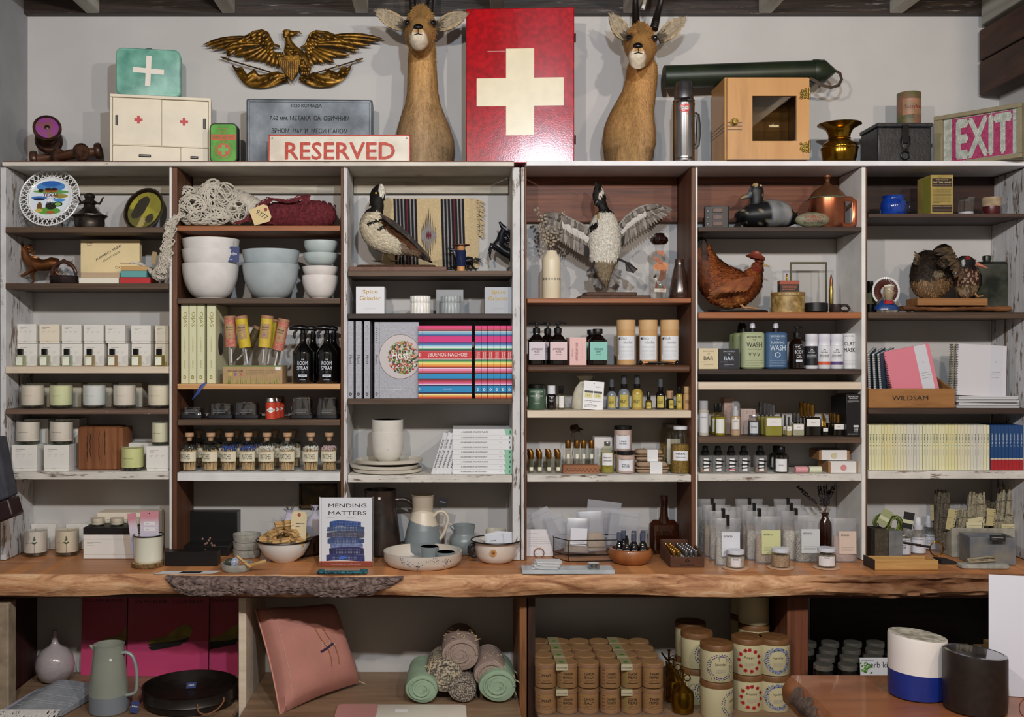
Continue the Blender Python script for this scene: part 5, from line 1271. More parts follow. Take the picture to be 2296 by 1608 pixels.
# woven mat pinned to the wall
t=T('woven_mat','cream woven wool mat with black and grey stripes pinned behind the duck','textile',yp(973,520,3.697));C2=Crop(760,360,4.467,3.697,t.location)
wc,wk,wg,wr_=(P(c,.95,vary=.12,vs=300,bump=.6,bs=700) for c in ('#c9b48c','#17161a','#8d8a8c','#6a2430'));m=MB()
def strip(x0,x1,y0,y1,mat,dy=0.,n=12):
 V=[];F=[]
 for k in range(n+1):
  y=y0+(y1-y0)*k/n
  for x in (x0,x1):V.append(C2.p(x+(y-380)*.03,y+10*math.sin((x-430)/930*PI),dy))
 for k in range(n):F.append((2*k+1,2*k,2*k+2,2*k+3))
 m.add(V,F,mat)
m.box(*[f(C2.p(432,0)[0],C2.p(1400,0)[0]) for f in (min,max)],0.,.0015,C2.p(0,1075)[2],C2.p(0,388)[2],wc)
strip(432,1370,378,1080,wc,-.0015)
for x0 in (545,1018):
 for k in range(7):
  a=x0+k*35;strip(a,a+22,378,1080,wk,-.0022);strip(a+22,a+35,378,1080,wg if k !=3 else wr_,-.0022) if k<6 else None
for k in range(9):
 d=abs(k-4);h=270-45*d;x=900+(k-4)*17
 for mat,hh,dy in ((wk,h,-.0024),(wg,h*.62,-.0028),(wr_,h*.18 if d<2 else 0,-.0032)):
  if hh:m.add([C2.p(x-9,750,dy),C2.p(x,750+hh*1.05,dy),C2.p(x+9,750,dy),C2.p(x,750-hh*1.05,dy)],[(0,1,2,3)],mat)
m.build('weave',t)
m=MB();rn=random.Random(3)
for k in range(60):
 y=390+k*6;C2.loft(m,[(1370,y,4),(1410,y+10+rn.uniform(-8,12),4),(1450+rn.uniform(-10,20),y+30+rn.uniform(-10,30),2.5)],wc,5)
m.build('fringe',t)
for x,y in ((492,390),(1330,388)):MB().ell(C2.p(x,y,-.004),.0026,P('#e5e0d4',.3),10,8).build('pin',t)
horse('rearing black iron horse figurine with flying mane at the shelf end',(SX(1108,3.62),3.62,Z['31']+.030),.108,0,iron,[[(-.25,-.07,.52),(-.50,-.08,.50),(-.42,-.08,.30),(-.36,-.08,.24),(-.40,-.08,.2)],[(-.22,.07,.5),(-.42,.08,.42),(-.30,.08,.18),(-.22,.08,.12),(-.2,.08,.1)],[(.30,-.09,.5),(.48,-.1,.35),(.42,-.1,.14),(.52,-.1,.03),(.46,-.1,.02)],[(.34,.09,.6),(.62,.1,.52),(.70,.1,.36),(.86,.1,.32),(.84,.1,.26)]],[(-.30,0,.78),(-.40,0,.98),(-.42,0,1.10),(-.44,0,1.16)],14,1,5,.62)
horse('black iron horse figurine half hidden behind the blue thread spool',(SX(1040,3.655),3.655,Z['31']+.001),.082,.2,iron,LG,[(-.30,0,.70),(-.38,0,.84),(-.40,0,.96),(-.45,0,1.02)],16,1,8)
t=T('thread_spool','old wooden spool wound with dark blue thread and threaded needle','spool',at(1033.5,Z['31']+.001,3.52));spw=WOOD('#a9713e','#d29a62',(50,50,8),.5)
MB().lathe([(.0135,0),(.0135,.018),(.012,.020),(.012,.074),(.0140,.078),(.0140,.086)],spw,26).build('core',t)
m=MB()
for k in range(24):z=.020+k*.00225;m.tube([(.0165*math.cos(a),.0165*math.sin(a),z+.001*math.sin(a)) for a in [j*PI/9 for j in range(19)]],.0012,P('#16244e',.6,vary=.2,vs=300),5)
m.build('thread',t);MB().lathe([(.0165,.086),(.031,.0895),(.031,.092),(.012,.094),(0,.094)],P('#5a2a20',.4),30).build('flange',t)
m=MB();m.tube([(-.004,-.0185,.062),(.004,-.0185,.022)],.0008,P('#c9c9cc',.2,1.),5);m.build('needle',t)
# spice grinders
gold2=P('#8f7118',.35,.7)
def sgd(m,W,H):
 f=-.0004;m.text('Spice',W*.5,H*.80,gold2,w=W*.53,h=H*.17,y=f,bold=.005);m.text('Grinder',W*.5,H*.58,gold2,w=W*.74,h=H*.155,y=f,bold=.005);m.lines(W*.28,W*.72,H*.13,H*.22,2,lgrey,f,t=.0006)
bx('spice_grinder_box','white cube box lettered in gold at the left end of the shelf','box',798,862,643,Z['32'],3.52,.09,P('#dcdde2',.4),sgd)
bx('spice_grinder_box','light grey cube box lettered in gold at right end of the shelf','box',1087,1147.5,644,Z['32'],3.52,.09,P('#a9adb4',.4),sgd)
bx('spice_grinder_box','plain grey box standing behind the grey ribbed grinder','box',978,1039,650,Z['32'],3.60,.07,P('#8d8f93',.4))
def grinder(label,px,col):
 t=T('spice_grinder',label,'grinder',at(px,Z['32']+.0006,3.545));g=P(col,.35)
 for nm,z0,z1 in (('base',.0,.0395),('lid',.0402,.062)):
  m=MB();n=16;V=[];F=[];seg=n*6;prof=[(.95,z0),(1.,z0+.002),(1.,z1-.002),(.965,z1)]
  for q,z in prof:
   for k in range(seg):a=2*PI*k/seg;r=.0355*q*(1-.055*(1-abs(math.sin(a*n/2))**.25));V.append((r*math.cos(a),r*math.sin(a),z))
  for j in range(3):
   for k in range(seg):F.append((j*seg+k,j*seg+(k+1) % seg,(j+1)*seg+(k+1) % seg,(j+1)*seg+k))
  F.append(tuple(3*seg+k for k in range(seg)));m.add(V,F,g);m.build(nm,t)
grinder('white ribbed ceramic spice grinder on the narrow shelf',942.5,'#eceae4');grinder('grey ribbed ceramic spice grinder in front of the grey box',1011,'#a3abad')
# cookbooks with plate cover and striped books
hs=P('#b3b4be',.45,c2='#a0a2ac',vs=150)
def hsp(m,W,H):
 f=-.0003;R_=-PI/2;m.text('Host',W*.5,H*.50,ink,w=.032,h=.010,y=f,ang=R_);m.lines(W*.45,W*.55,H*.72,H*.95,9,greyink,f,t=.002);m.lines(W*.45,W*.55,H*.12,H*.17,3,greyink,f,t=.001);m.text('D',W*.5,H*.055,ink,w=.009,h=.010,y=f,bold=.08)
for i,(a,b) in enumerate([(777.5,794),(795,812),(814,831)]):
 book('grey cookbook spine lettered Host, %s of three' % ['leftmost','middle','rightmost'][i],a+1.5,b,720.5,Z['33'],3.50,.19,hs,hsp,'grey cookbooks')
def host(m,W,H):
 f=-.0004;sp=L(12,3.5);m.quad(sp,sp+.001,0,H,greyink,f);hsp2=MB();hsp2.text('Host',sp*.5,H*.5,ink,w=.032,h=.009,y=f,ang=-PI/2);m.add(hsp2.V,hsp2.F,ink);m.lines(sp*.4,sp*.6,H*.72,H*.95,9,greyink,f)
 m.text('D',sp*.5,H*.055,ink,w=.008,h=.010,y=f,bold=.08)
 cx,cz,R0=L(905-838,3.5),H*.545,L(42,3.5)
 def disc(x,z,rx,rz,c,y,n=30,cl=None):m.add([(x,y,z)]+[(x+rx*math.cos(a),y,z+rz*math.sin(a)) for a in [2*PI*k/n for k in range(n)]],[(0,k+1,(k+1) % n+1) for k in range(n)],P(c,.4))
 disc(cx-.012+.0,cz,R0*1.14,R0*1.20,'#4a2c28',f);disc(cx-.012,cz,R0*1.12,R0*1.18,'#c9c2c2',f-.0002)
 rn=random.Random(6)
 for k in range(420):
  a=rn.uniform(0,2*PI);r=math.sqrt(rn.random());x=cx-.002+r*.052*math.cos(a);z=cz-.002+r*.056*math.sin(a)
  if x>L(99,3.5):continue
  disc(x,z,rn.uniform(.0015,.005),rn.uniform(.0015,.0045),rn.choice(['#3f5a22','#22361a','#5f7a2c','#8aa03a','#b8342a','#c8502e','#d98a5a','#e3dccb','#7a1c20','#1d2a14']),f-.0004-k*.000001,7)
 m.text('Host',cx-.012,cz+.005,P('#f2f0ee',.5),w=.058,h=.026,y=f-.0009,ang=.08);m.lines(W*.35,W*.98,H*.10,H*.17,2,white,f,t=.0008)
book('grey cookbook facing out with salad plate photo and Host lettering',838.5,940,722.5,Z['33'],3.51,.022,hs,host)
STR=[('#e0357c',0,.035),('#c03a5a',.035,.065),('#241018',.065,.075),('#e6eef0',.075,.085),('#7fb6d0',.085,.11),('#3a6aa8',.11,.13),('#2a2460',.13,.145),('#d21a7c',.145,.225),('#3a2a6a',.225,.245),('#3d6ab0',.245,.265),('#8ec4de',.265,.285),('#eef2ee',.285,.305),('#8ac0a0',.305,.318),('#2f7a58',.318,.33),
  ('#12181a',.33,.343),('#efe9e0',.343,.35),('#c8262e',.35,.455),('#efe9e0',.455,.462),('#16281e',.462,.475),('#3a8a50',.475,.49),('#a8c87a',.49,.505),('#f0e07a',.505,.53),('#eaa040',.53,.55),('#d8602e',.55,.57),('#181018',.57,.58),('#f0d8e6',.58,.592),('#e88ab8',.592,.62),('#c85a72',.62,.645),('#5a1c2a',.645,.662),
  ('#1c90c8',.662,.725),('#241230',.725,.738),('#8a2038',.738,.755),('#c8405a',.755,.78),('#e07ab0',.78,.80),('#f0c8dc',.80,.812),('#1a1440',.812,.828),('#1c8cc6',.828,.915),('#1c1440',.915,.935),('#f0e6a0',.935,.955),('#eaa84a',.955,.975),('#d2502e',.975,1.0)]
def bands(m,W,H,y=-.0003):
 for c,a,b in STR:m.quad(0,W,H*(1-b),H*(1-a),P(c,.4),y)
def bnf(m,W,H):
 bands(m,W,H);m.text('¡BUENOS NACHOS!',W*.55,H*.598,white,w=W*.72,h=H*.066,y=-.0007,bold=.01);m.text('GINA HAMADEY',W*.55,H*.13,white,w=W*.15,h=H*.014,y=-.0007);m.quad(W*.075,W*.08,0,H,P('#8a1c50',.5),-.0007)
 for x in (.015,.04):m.quad(W*x,W*(x+.012),H*.575,H*.625,white,-.0007)
 m.text('D',W*.02,H*.13,white,w=.005,h=.009,y=-.0007,bold=.06)
book('brightly striped nacho cookbook facing out with red title band',938,1058,731,Z['33'],3.493,.014,P('#c03a5a',.4),bnf)
def bns(m,W,H):
 bands(m,W,H);m.text('NACHOS',W*.35,H*.597,white,w=H*.08,h=W*.22,y=-.0007,ang=-PI/2,bold=.03);m.text('BUENOS',W*.66,H*.597,white,w=H*.08,h=W*.22,y=-.0007,ang=-PI/2,bold=.03);m.text('D',W*.5,H*.122,white,w=.007,h=.010,y=-.0007,bold=.1)
for i in range(6):
 a=1065.5+i*14.1;book('striped nacho cookbook spine, %s of six' % fromleft(i,6),a,a+13,731,Z['33'],3.50,.17,P('#c03a5a',.4),bns,'striped nacho cookbooks')
# plates, cups, books
cer=P('#dbd5c8',.35,c2='#d3ccbc',vs=10,coat=.3)
for i,(px,w_,z_,lb_) in enumerate([(869,158,.0005,'lowest of the three stacked cream plates'),(861,157,.0150,'middle of the three stacked cream plates'),(873,152,.0310,'topmost cream plate carrying the two cups')]):
 R0=L(w_/2,3.585);solo('plate',MB().lathe([(R0*.86,0),(R0*.97,.003),(R0,.014),(R0-.003,.0145),(R0*.94,.0050),(0,.0048)],cer,56),lb_,'plate',(SX(px,3.585),3.585,Z['34']+z_),group='stacked cream plates',rot=((-.0,.015,-.01)[i],(.0,.02,-.01)[i],0))
zc_=Z['34']+.037
def cup(label,px,z,Y,w_,H,mat,inner=None):
 R0=L(w_/2,Y);t=T('cup',label,'cup',(SX(px,Y),Y,z));MB().lathe([(R0*.42,0),(R0*.55,.002),(R0*.85,H*.18),(R0*.97,H*.42),(R0,H*.8),(R0,H),(R0-.003,H+.001)],mat,40).build('outside',t)
 MB().lathe([(R0-.003,H+.001),(R0-.0045,H*.9),(R0*.8,H*.3),(0,H*.2)],P(inner,.4) if inner else mat,40).build('inside',t);return t
spk=P('#dcd8cf',.35,vary=.03,vs=30)
def speck(t,pts,R_):
 m=MB()
 for x,z in pts:m.quad(x-.0008,x+.0008,z-.0008,z+.0008,ink,rad=R_,seg=1)
 m.build('speckles',t)
h1=SZ(969,3.57)-zc_;c_=cup('white speckled cup standing on the stacked plates',869,zc_,3.57,73,h1,spk);speck(c_,[(-.03,.06),(.005,.075),(.004,.045),(-.022,.03)],L(36.8,3.57))
h2=SZ(941,3.57)-zc_-.03;c_=cup('white speckled cup with brown inside nested in the lower cup',869,zc_+.03,3.57,70,h2,spk,'#6b4028');speck(c_,[(.006,h2-.012),(-.018,h2-.03)],L(35.3,3.57))
mint=P('#8fc4a8',.5)
def nbd(m,W,H):
 f=-.0003;m.text('A GARDENER OF NATIVE PLANTS',W*.36,H*.5,P('#2a3038',.5),w=W*.44,h=H*.28,y=f,bold=.02);m.lines(W*.78,W*.87,H*.45,H*.6,1,greyink,f)
 if stackmint:m.add([(W*.88,f,0),(W,f,0),(W,f,H),(W*.85,f,H)],[(0,1,2,3)],mint)
 m.text('8',W*.95,H*.5,P('#1f3a30',.5),w=W*.022,h=H*.5,y=f-.0003,bold=.05)
zz_=Z['34']+.0006
for i in range(9):
 stackmint=i not in (5,6,7);Hb=.0166 if i<8 else .021;Wb=L(135,3.5);m=MB();m.box(0,Wb,0,.17,0,Hb-.0004,P('#e3e5e8',.45));nbd(m,Wb,Hb)
 solo('book',m,'white paperback with small print lying in the stack of nine, %s' % (['at the very bottom']+[q+' from the bottom' for q in ORD[1:8]]+['on the very top'])[i],'book',(SX(1014+(i % 3)*.8,3.50),3.50,zz_),group='stack of white paperbacks',bev=.0005);zz_+=Hb
for i in range(5):
 m=MB();m.box(0,L(9.4,3.5),0,.12,0,.150,P('#dadce0',.45));m.text('PAPERBACK GUIDE',L(4.6,3.5),.075,ink,w=.10,h=.006,y=-.0004,ang=PI/2,bold=.03)
 solo('book',m,'slim white book leaning against the book stack, %s of five' % fromleft(i,5),'book',(SX(966+i*9.2,3.51),3.51,Z['34']+.0008),rot=(0,math.radians(18),math.radians(-6 if i else -14)),group='slim leaning white books',bev=.0005)
# ================================================================ column 4
vs_=P('#dccfb4',.4,vary=.02,vs=9);z4=Z['41']
R0=L(21,3.55);Hv=SZ(563,3.55)-z4
t=rev('flower_vase','cream bottle vase with a drawn black stitch line and dried branches','vase',1236,z4,3.55,[('vase',[(R0*.96,0),(R0,.003),(R0,Hv*.78),(R0*.93,Hv*.86),(R0*.62,Hv*.95),(R0*.58,Hv),(R0*.5,Hv),(R0*.5,Hv-.02)],vs_,36)])
m=MB();m.quad(-.046,.046,.0655,.0665,ink,rad=R0+.0004);m.quad(-.046,.046,.070,.071,ink,rad=R0+.0004)
for k in range(-3,4):m.quad(k*.0105-.0007,k*.0105+.0007,.0635,.0735,ink,rad=R0+.0006,seg=1)
m.build('stitch_line',t)
def twig(t,base,tip,n,seed,lr=.0045,leaf='#8d8272',name='dried_branch',bud=False):
 rn=random.Random(seed);a,b=Vector(base),Vector(tip);md=a.lerp(b,.5)+Vector((rn.uniform(-.01,.01),rn.uniform(-.01,.01),.005));m=MB();pts=[a,a.lerp(md,.6),md,md.lerp(b,.6),b]
 m.tube(pts,[.0012,.0011,.001,.0008,.0004],P('#4a3a2e',.8),5);lm=P(leaf,.8,vary=.2,vs=90)
 for k in range(n):
  u=.25+.75*k/n;p=Vector(lerp2([tuple(q) for q in pts],min(u,.999)));s=1 if k % 2 else -1
  r=(lr,lr*.3,lr*.8) if not bud else (lr*.5,lr*.5,lr*.8)
  m.ell(p+Vector((s*lr*rn.uniform(.5,1.1),rn.uniform(-.004,.004),rn.uniform(-.003,.003))),r,lm,8,5,R=RZ(rn.uniform(-1,1)) @ RY(rn.uniform(-.8,.8)))
 m.build(name,t)
for i,(x,y) in enumerate([(1200,462),(1218,478),(1264,470),(1208,500),(1245,500),(1230,520)]):twig(t,(0,0,Hv-.02),yp(x,y,3.53+.01*i)-t.location,14,i,.0058,'#968a78')
# flying duck
t=T('flying_duck','mounted duck in flight with spread grey wings, white breast and webbed feet','taxidermy',at(1367,z4+.001,3.58));C=Crop(1170,360,4.73,3.57,t.location)
bb=P('#4f3527',.7,vary=.2,vs=30,bump=.3);m=MB();x0,x1=C.p(600,0)[0],C.p(1340,0)[0];m.box(x0,x1,-.06,.06,0,.0115,bb);m.rbox(L(118,3.55),.09,.012,.0235,bb,.012,3,c=(L(-1,3.5),0,0));m.build('base_board',t,bev=.003)
def fcol(p):
 x,y=C.inv(p);n=14*mnoise.noise(Vector(p)*60);bk=hexc('#120e0d')
 if y<545+n+abs(x-870)*.12:return hexc('#e6e0d2') if ((x-850-(310-y)*.4)/24)**2+((y-320)/75)**2<1 else (hexc('#2a2320') if x<800 else bk)
 if 715<x<800 and 640<y<760 and abs(y-700-(750-x)*.6)<32:return bk
 if y>1060+n:return hexc('#8a7a60') if y<1250 else hexc('#6a5a44')
 if abs(x-805)<14 and y<620:return hexc('#b59a6a')
 return hexc('#ded8cb')
m=MB();C.loft(m,smooth([(778,232,8,6),(800,262,26,22),(812,310,48,40),(818,370,62,46),(828,420,64,48),(852,470,46,42),(868,520,52,48),(875,570,98,70),(876,640,135,95),(876,740,163,118),(880,860,170,122),(878,970,162,110),(868,1060,148,92),(868,1140,108,70),(878,1220,68,46),(890,1290,36,26),(903,1340,8,8)],3),plum,26)
tufts(m,8500,.012,.0033,quill,lambda p,n:(0,0,-1),fcol,lift=.10);m.build('plumage',t,colf=fcol)
m=MB();C.loft(m,[(800,430,22,16,-.01),(785,452,15,12,-.012),(770,475,8,8,-.012),(762,482,3,4,-.012)],P('#1a1718',.35),10);m.build('bill',t)
MB().ell(C.p(822,398,-.033),.0032,P('#6b4a1a',.1,coat=1.),10,8).build('eye',t)
gq=['#8d857e','#7a726c','#9c948c','#6a615a']
for s,ld,tr in ((0,[(712,740),(640,690),(540,640),(440,590),(330,560),(240,580)],[(700,1030),(640,1000),(590,975),(500,920),(400,850),(300,760),(225,665)]),(1,[(1035,690),(1100,610),(1180,545),(1260,500),(1340,480),(1420,478)],[(1055,915),(1100,880),(1170,830),(1280,760),(1400,680),(1520,610),(1602,525)])):
 m=MB();feathers(m,C,ld,tr,26,24,quill,.004);feathers(m,C,ld,tr,22,22,quill,-.004,cut=.62);n1=len(m.V);feathers(m,C,ld,tr,14,26,quill,-.009,u0=.05,u1=.6,cut=.5);n2=len(m.V);feathers(m,C,ld,tr,20,22,quill,-.012,cut=.3)
 C.loft(m,[(*q,22,20) for q in ld],quill,8)
 for i in range(len(m.V)):
  b=hexc(gq[(i//36) % 4]);m.C[i]=hexc('#d0ccc6') if n1<=i<n2 else (tuple(x*.5 for x in b) if i>=n2 and (i//36) % 3==0 else b)
  if i<36*3:m.C[i]=hexc('#1a1716')
 m.build('wing',t)
m=MB()
for k in range(15):a=PI+.12+(PI-.24)*k/14;x,y=882+185*math.cos(a),1150-195*math.sin(a);C.loft(m,[(880,1120,10,5,.02),((880+x)/2,(1130+y)/2,20,5,.024),(x,y,22,4,.026),(x+8*math.cos(a),y-12*math.sin(a),6,3,.026)],quill,6)
m.build('tail',t,colf=lambda p:hexc('#8f8a86') if mnoise.noise(Vector(p)*140)>0 else hexc('#67615e'))
for pts in ([(760,1080),(735,1130),(676,1190),(720,1185),(770,1200),(795,1170)],[(1010,1050),(1080,1085),(1090,1180),(1165,1205),(1205,1165),(1120,1085)]):
 m=MB();C.loft(m,[(pts[0][0],pts[0][1],14,14,-.02),(pts[1][0],pts[1][1],11,11,-.035)],P('#2b2424',.6),8)
 V=[C.p(*q,-.038) for q in pts[1:]];m.add([tuple(v) for v in V]+[tuple(v+Vector((0,.002,0))) for v in V],[(0,1,2,3,4),(9,8,7,6,5)]+[(i,(i+1) % 5+0,(i+1) % 5+5,i+5) for i in range(5)],P('#2f2829',.6,bump=.6,bs=200))
 for q in pts[2:5]:C.loft(m,[(*pts[1],8,8,-.039),(*q,5,5,-.040)],P('#241d1d',.6),6)
 m.build('foot',t)
# pheasant bottle
R0=L(24,3.52);H=SZ(567,3.52)-z4
t=rev('decanter','clear glass decanter printed with an orange pheasant and brown glass stopper','decanter',1478,z4,3.52,[('glass',[(R0*.93,0),(R0*.98,.002),(R0*.95,.006),(R0*.97,.012),(R0*.95,H*.75),(R0,H*.79),(R0*1.02,H*.81),(R0*.97,H*.84),(R0*.75,H*.91),(R0*.5,H),(R0*.36,H+.004),(R0*.38,H+.018),(R0*.55,H+.022),(R0*.5,H+.026),(R0*.2,H+.026)],GLASS('#eef2f2',.15,gloss=.12),36),
 ('stopper',[(R0*.5,H+.027),(R0*.66,H+.030),(R0*.84,H+.040),(R0*.80,H+.050),(R0*.55,H+.056),(R0*.5,H+.060),(R0*.4,H+.066),(0,H+.068)],P('#1c0806',.06,coat=1.),32)])
m=MB();pc=['#a8562a','#c87a42','#6a3a22','#3a2a22'];q=L(1/4.73,3.52)
def pat(o,c,dy=0):m.add([(R0*.96*math.sin((x-1450)*q/R0),-R0*.985*math.cos((x-1450)*q/R0)-.0006-dy,SZ(360+y/4.73,3.52)-z4) for x,y in o],[tuple(range(len(o)))][:1],P(c,.5))
pat([(1360,1030),(1400,1035),(1460,1080),(1470,1110),(1420,1100),(1380,1070)][::-1],pc[0]);pat([(1355,1130),(1400,1100),(1470,1095),(1535,1100),(1535,1160),(1490,1185),(1430,1180),(1380,1170)][::-1],pc[1]);pat([(1440,1170),(1510,1170),(1500,1260),(1440,1295),(1410,1290),(1430,1230)][::-1],pc[2],.0002)
pat([(1400,965),(1485,975),(1480,1040),(1455,1010),(1410,1000)][::-1],pc[0]);pat([(1380,1360),(1390,1300),(1400,1295),(1415,1360)][::-1],pc[2]);pat([(1470,1370),(1485,1320),(1500,1370)][::-1],pc[0]);pat([(1375,1365),(1505,1365),(1505,1405),(1375,1400)][::-1],'#d9cfc0');pat([(1358,1240),(1395,1210),(1395,1250),(1365,1255)][::-1],pc[3])
m.text('IN STILL',.004,SZ(360+1385/4.73,3.52)-z4,P('#a8562a',.5),w=.018,h=.006,rad=R0+.0008);m.build('painted_pheasant',t)
R0=L(23,3.55);rev('stoneware_vase','dark brown cone shaped stoneware vase at the right end of shelf','vase',1523,z4,3.55,[('vase',[(R0*.93,0),(R0,.004),(R0*.98,.025),(R0*.75,.075),(R0*.48,.115),(R0*.42,.135),(R0*.44,.138),(R0*.33,.138),(0,.12)],P('#2b1d18',.22,c2='#4a332a',vs=24,coat=.5),36)])
# pump bottles
z4=Z['42'];dkb=P('#0d0908',.12,coat=.8)
def pump(t,z,s=1.,d=1,mat=None):
 mat=mat or P('#111114',.35);m=MB();m.lathe([(.013*s,z),(.013*s,z+.016*s),(.006*s,z+.019*s),(.0045*s,z+.020*s),(.0045*s,z+.030*s),(.009*s,z+.031*s),(.009*s,z+.036*s),(0,z+.037*s)],mat,20);m.tube([(0,0,z+.034*s),(.014*s*d,-.004,z+.036*s),(.030*s*d,-.006,z+.032*s)],[.005*s,.004*s,.0025*s],mat,8);m.build('pump',t)
def apo(label,px,Y,kind,lm,txt,wpx=39,d=1):
 R0=L(wpx/2,Y);t=T('pump_bottle' if kind else 'soap_bottle',label,'bottle',(SX(px,Y),Y,z4+.0006));MB().rbox(R0*2,R0*1.5,0,.088,dkb,R0*.55,6,bev=.003).build('bottle',t)
 MB().lathe([(R0*.86,.0865),(R0*.6,.098),(.012,.104),(.012,.112)],dkb,28,sy=.8).build('shoulder',t)
 if kind:pump(t,.110,1.,d)
 else:MB().lathe([(.0165,.106),(.017,.108),(.017,.122),(.016,.124),(0,.124)],P('#101012',.4),26).build('cap',t)
 lab(t,-(R0*.76),.017,.079,R0*.94,lm,[(s,z,w_,h) for s,z,w_,h in txt],P('#5a2436',.6) if 'ROSE' in txt[1][0] else P('#24505a',.6),small=(.021,.030,2));return t
pk=P('#dfc6c8',.5);pw_=P('#d8cfd6',.5);tl=P('#86c7b8',.5)
AR=(('APOTHECARY',.054,.040,.0075),('ROSE',.0455,.017,.0065),('HAND SOAP',.036,.018,.003));apo('dark pump bottle with pale rose label, leftmost on the shelf',1203,3.55,1,pw_,AR,38,-1);apo('dark pump bottle with pink rose label beside the pink cartons',1251,3.53,1,pk,AR,40,1);apo('dark pump bottle standing behind between two rose labelled bottles',1228,3.63,1,pk,AR,38,-1)
MS=(('MORNING',.054,.030,.0075),('SHIFT',.0455,.018,.0065),('BODY WASH',.036,.018,.003));apo('dark bottle with mint green label facing out',1340,3.53,0,tl,MS,41);apo('dark bottle with mint label half hidden behind its neighbour',1327,3.64,0,tl,MS,40)
def rsb(m,W,H):
 f=-.0003;R_=PI/2;c=P('#8a3048',.6);m.text('APOTHECARY ROSE',W*.42,H*.48,c,w=H*.66,h=W*.13,y=f,ang=R_,bold=.02);m.text('HAND SALVE',W*.15,H*.45,c,w=H*.3,h=W*.06,y=f,ang=R_);m.lines(W*.72,W*.76,H*.2,H*.8,12,c,f,t=.0006)
for i,(a,b,Y) in enumerate([(1277.5,1315,3.50),(1274,1296,3.56),(1271,1290,3.61)]):bx('soap_carton','pink soap carton with rose lettering, %s of the receding row' % ['front','middle','back'][i],'box',a,b,757,z4,Y,.04,P('#e2b9b4',.5),rsb if i==0 else None,'pink soap cartons')
kr=P('#c39a66',.6,vary=.04,vs=30);R0=L(20.5,3.54)
for i,px in enumerate([1403.5,1453,1501.5]):
 t=rev('kraft_tube','kraft paper tube with white script label, %s of three' % ['leftmost','middle','rightmost'][i],'tube',px,z4,3.54,[('tube',[(R0*.97,0),(R0,.001),(R0,.119)],kr,36),('cap',[(R0+.0006,.1195),(R0+.0006,.1535),(R0,.1545),(0,.1545)],P('#c9a474',.6),36)],'kraft paper tubes')
 lab(t,R0,.018,.099,.034,P('#e3e6ec',.5),(('black',.092,.022,.010,-.008),('obsidian',.078,.032,.010,.006)),P('#1a1c28',.6),small=(.024,.066,9),bold=-.01)
 m=MB();m.lathe([(.0042,0),(0,.0001)],blk,12,R=RX(PI/2),c=(-.022,-R0*.8,.091));m.quad(-.0285,-.0275,.036,.088,blk,rad=R0+.0009,seg=1);m.build('printed_roller',t)
t=T('face_roller','black stone face roller with copper ends lying before the kraft tubes','roller',(SX(1478,3.485),3.492,z4+.0085));cop=P('#9c5f42',.25,.9)
m=MB();m.tube([(-.036,0,0),(.034,0,0)],.0042,blk,12);m.build('handle',t)
for s in (-1,1):MB().tube([(s*.036,0,0),(s*.046,0,0),(s*.056,0,-.0005)],[.0045,.0030,.0012],cop,10).build('copper_end',t);MB().ell((s*.062,0,0),(.008,.0078,.0078),bkg,16,10).build('stone',t)
# row 3 small bottles
z4=Z['43'];R0=L(20.5,3.53)
t=rev('scrub_jar','green glass jar with pale lettering and black lid','jar',1203.5,z4,3.53,[('jar',[(R0*.9,0),(R0,.004),(R0,.068),(R0*.88,.073)],P('#3f5a46',.3,coat=.4),32),('lid',[(R0*.9,.0735),(R0*.9,.086),(R0*.85,.087),(0,.087)],blk,32)]);lab(t,R0,0,0,0,None,(('NATIVE NECTAR',.062,.045,.006),('QUEEN OF THE SEA',.047,.046,.0055),('SALT SCRUB',.041,.022,.003),('LAVENDER',.023,.020,.0025)),P('#c9d8cc',.6))
def roll(label,px,w_,yt,body,cap,capf,lm=None,txt=(),tm=ink,Y=3.53,grp=None,nm='roller_bottle',capc=None,zz=None,R_=None):
 zz=z4 if zz is None else zz;R0=L(w_/2,Y);H=hz(yt,Y,zz);hc=H*(1-capf);t=rev(nm,label,'bottle',px,zz,Y,[('bottle',[(R0*.9,0),(R0,.002),(R0,hc-.005),(R0*.75,hc)],body,22),('cap',[(R0*.85,hc+.0005),(R0*.88,hc+.001),(R0*.88,H-.001),(R0*.8,H),(0,H)],cap,22)],grp)
 if lm or txt:lab(t,R0,hc*.12,hc*.85,R0*.85,lm,[(s,hc*f,R0*wf,h) for s,f,wf,h in txt],tm)
 return t
roll('black roll-on bottle with tall white cap and white print',1236.5,20,865,dkb,P('#dfe2e8',.4),.36,None,(('NATIVE',.85,1.2,.003),('CLARITY',.62,1.3,.003),('OIL',.55,.8,.003),('10ml',.25,.6,.002)),P('#d5d8e2',.5));roll('slim clear roll-on bottle with black cap and white label',1259,15,866,GLASS('#d8d49a',.6),blk,.32,P('#e6e6e4',.5))
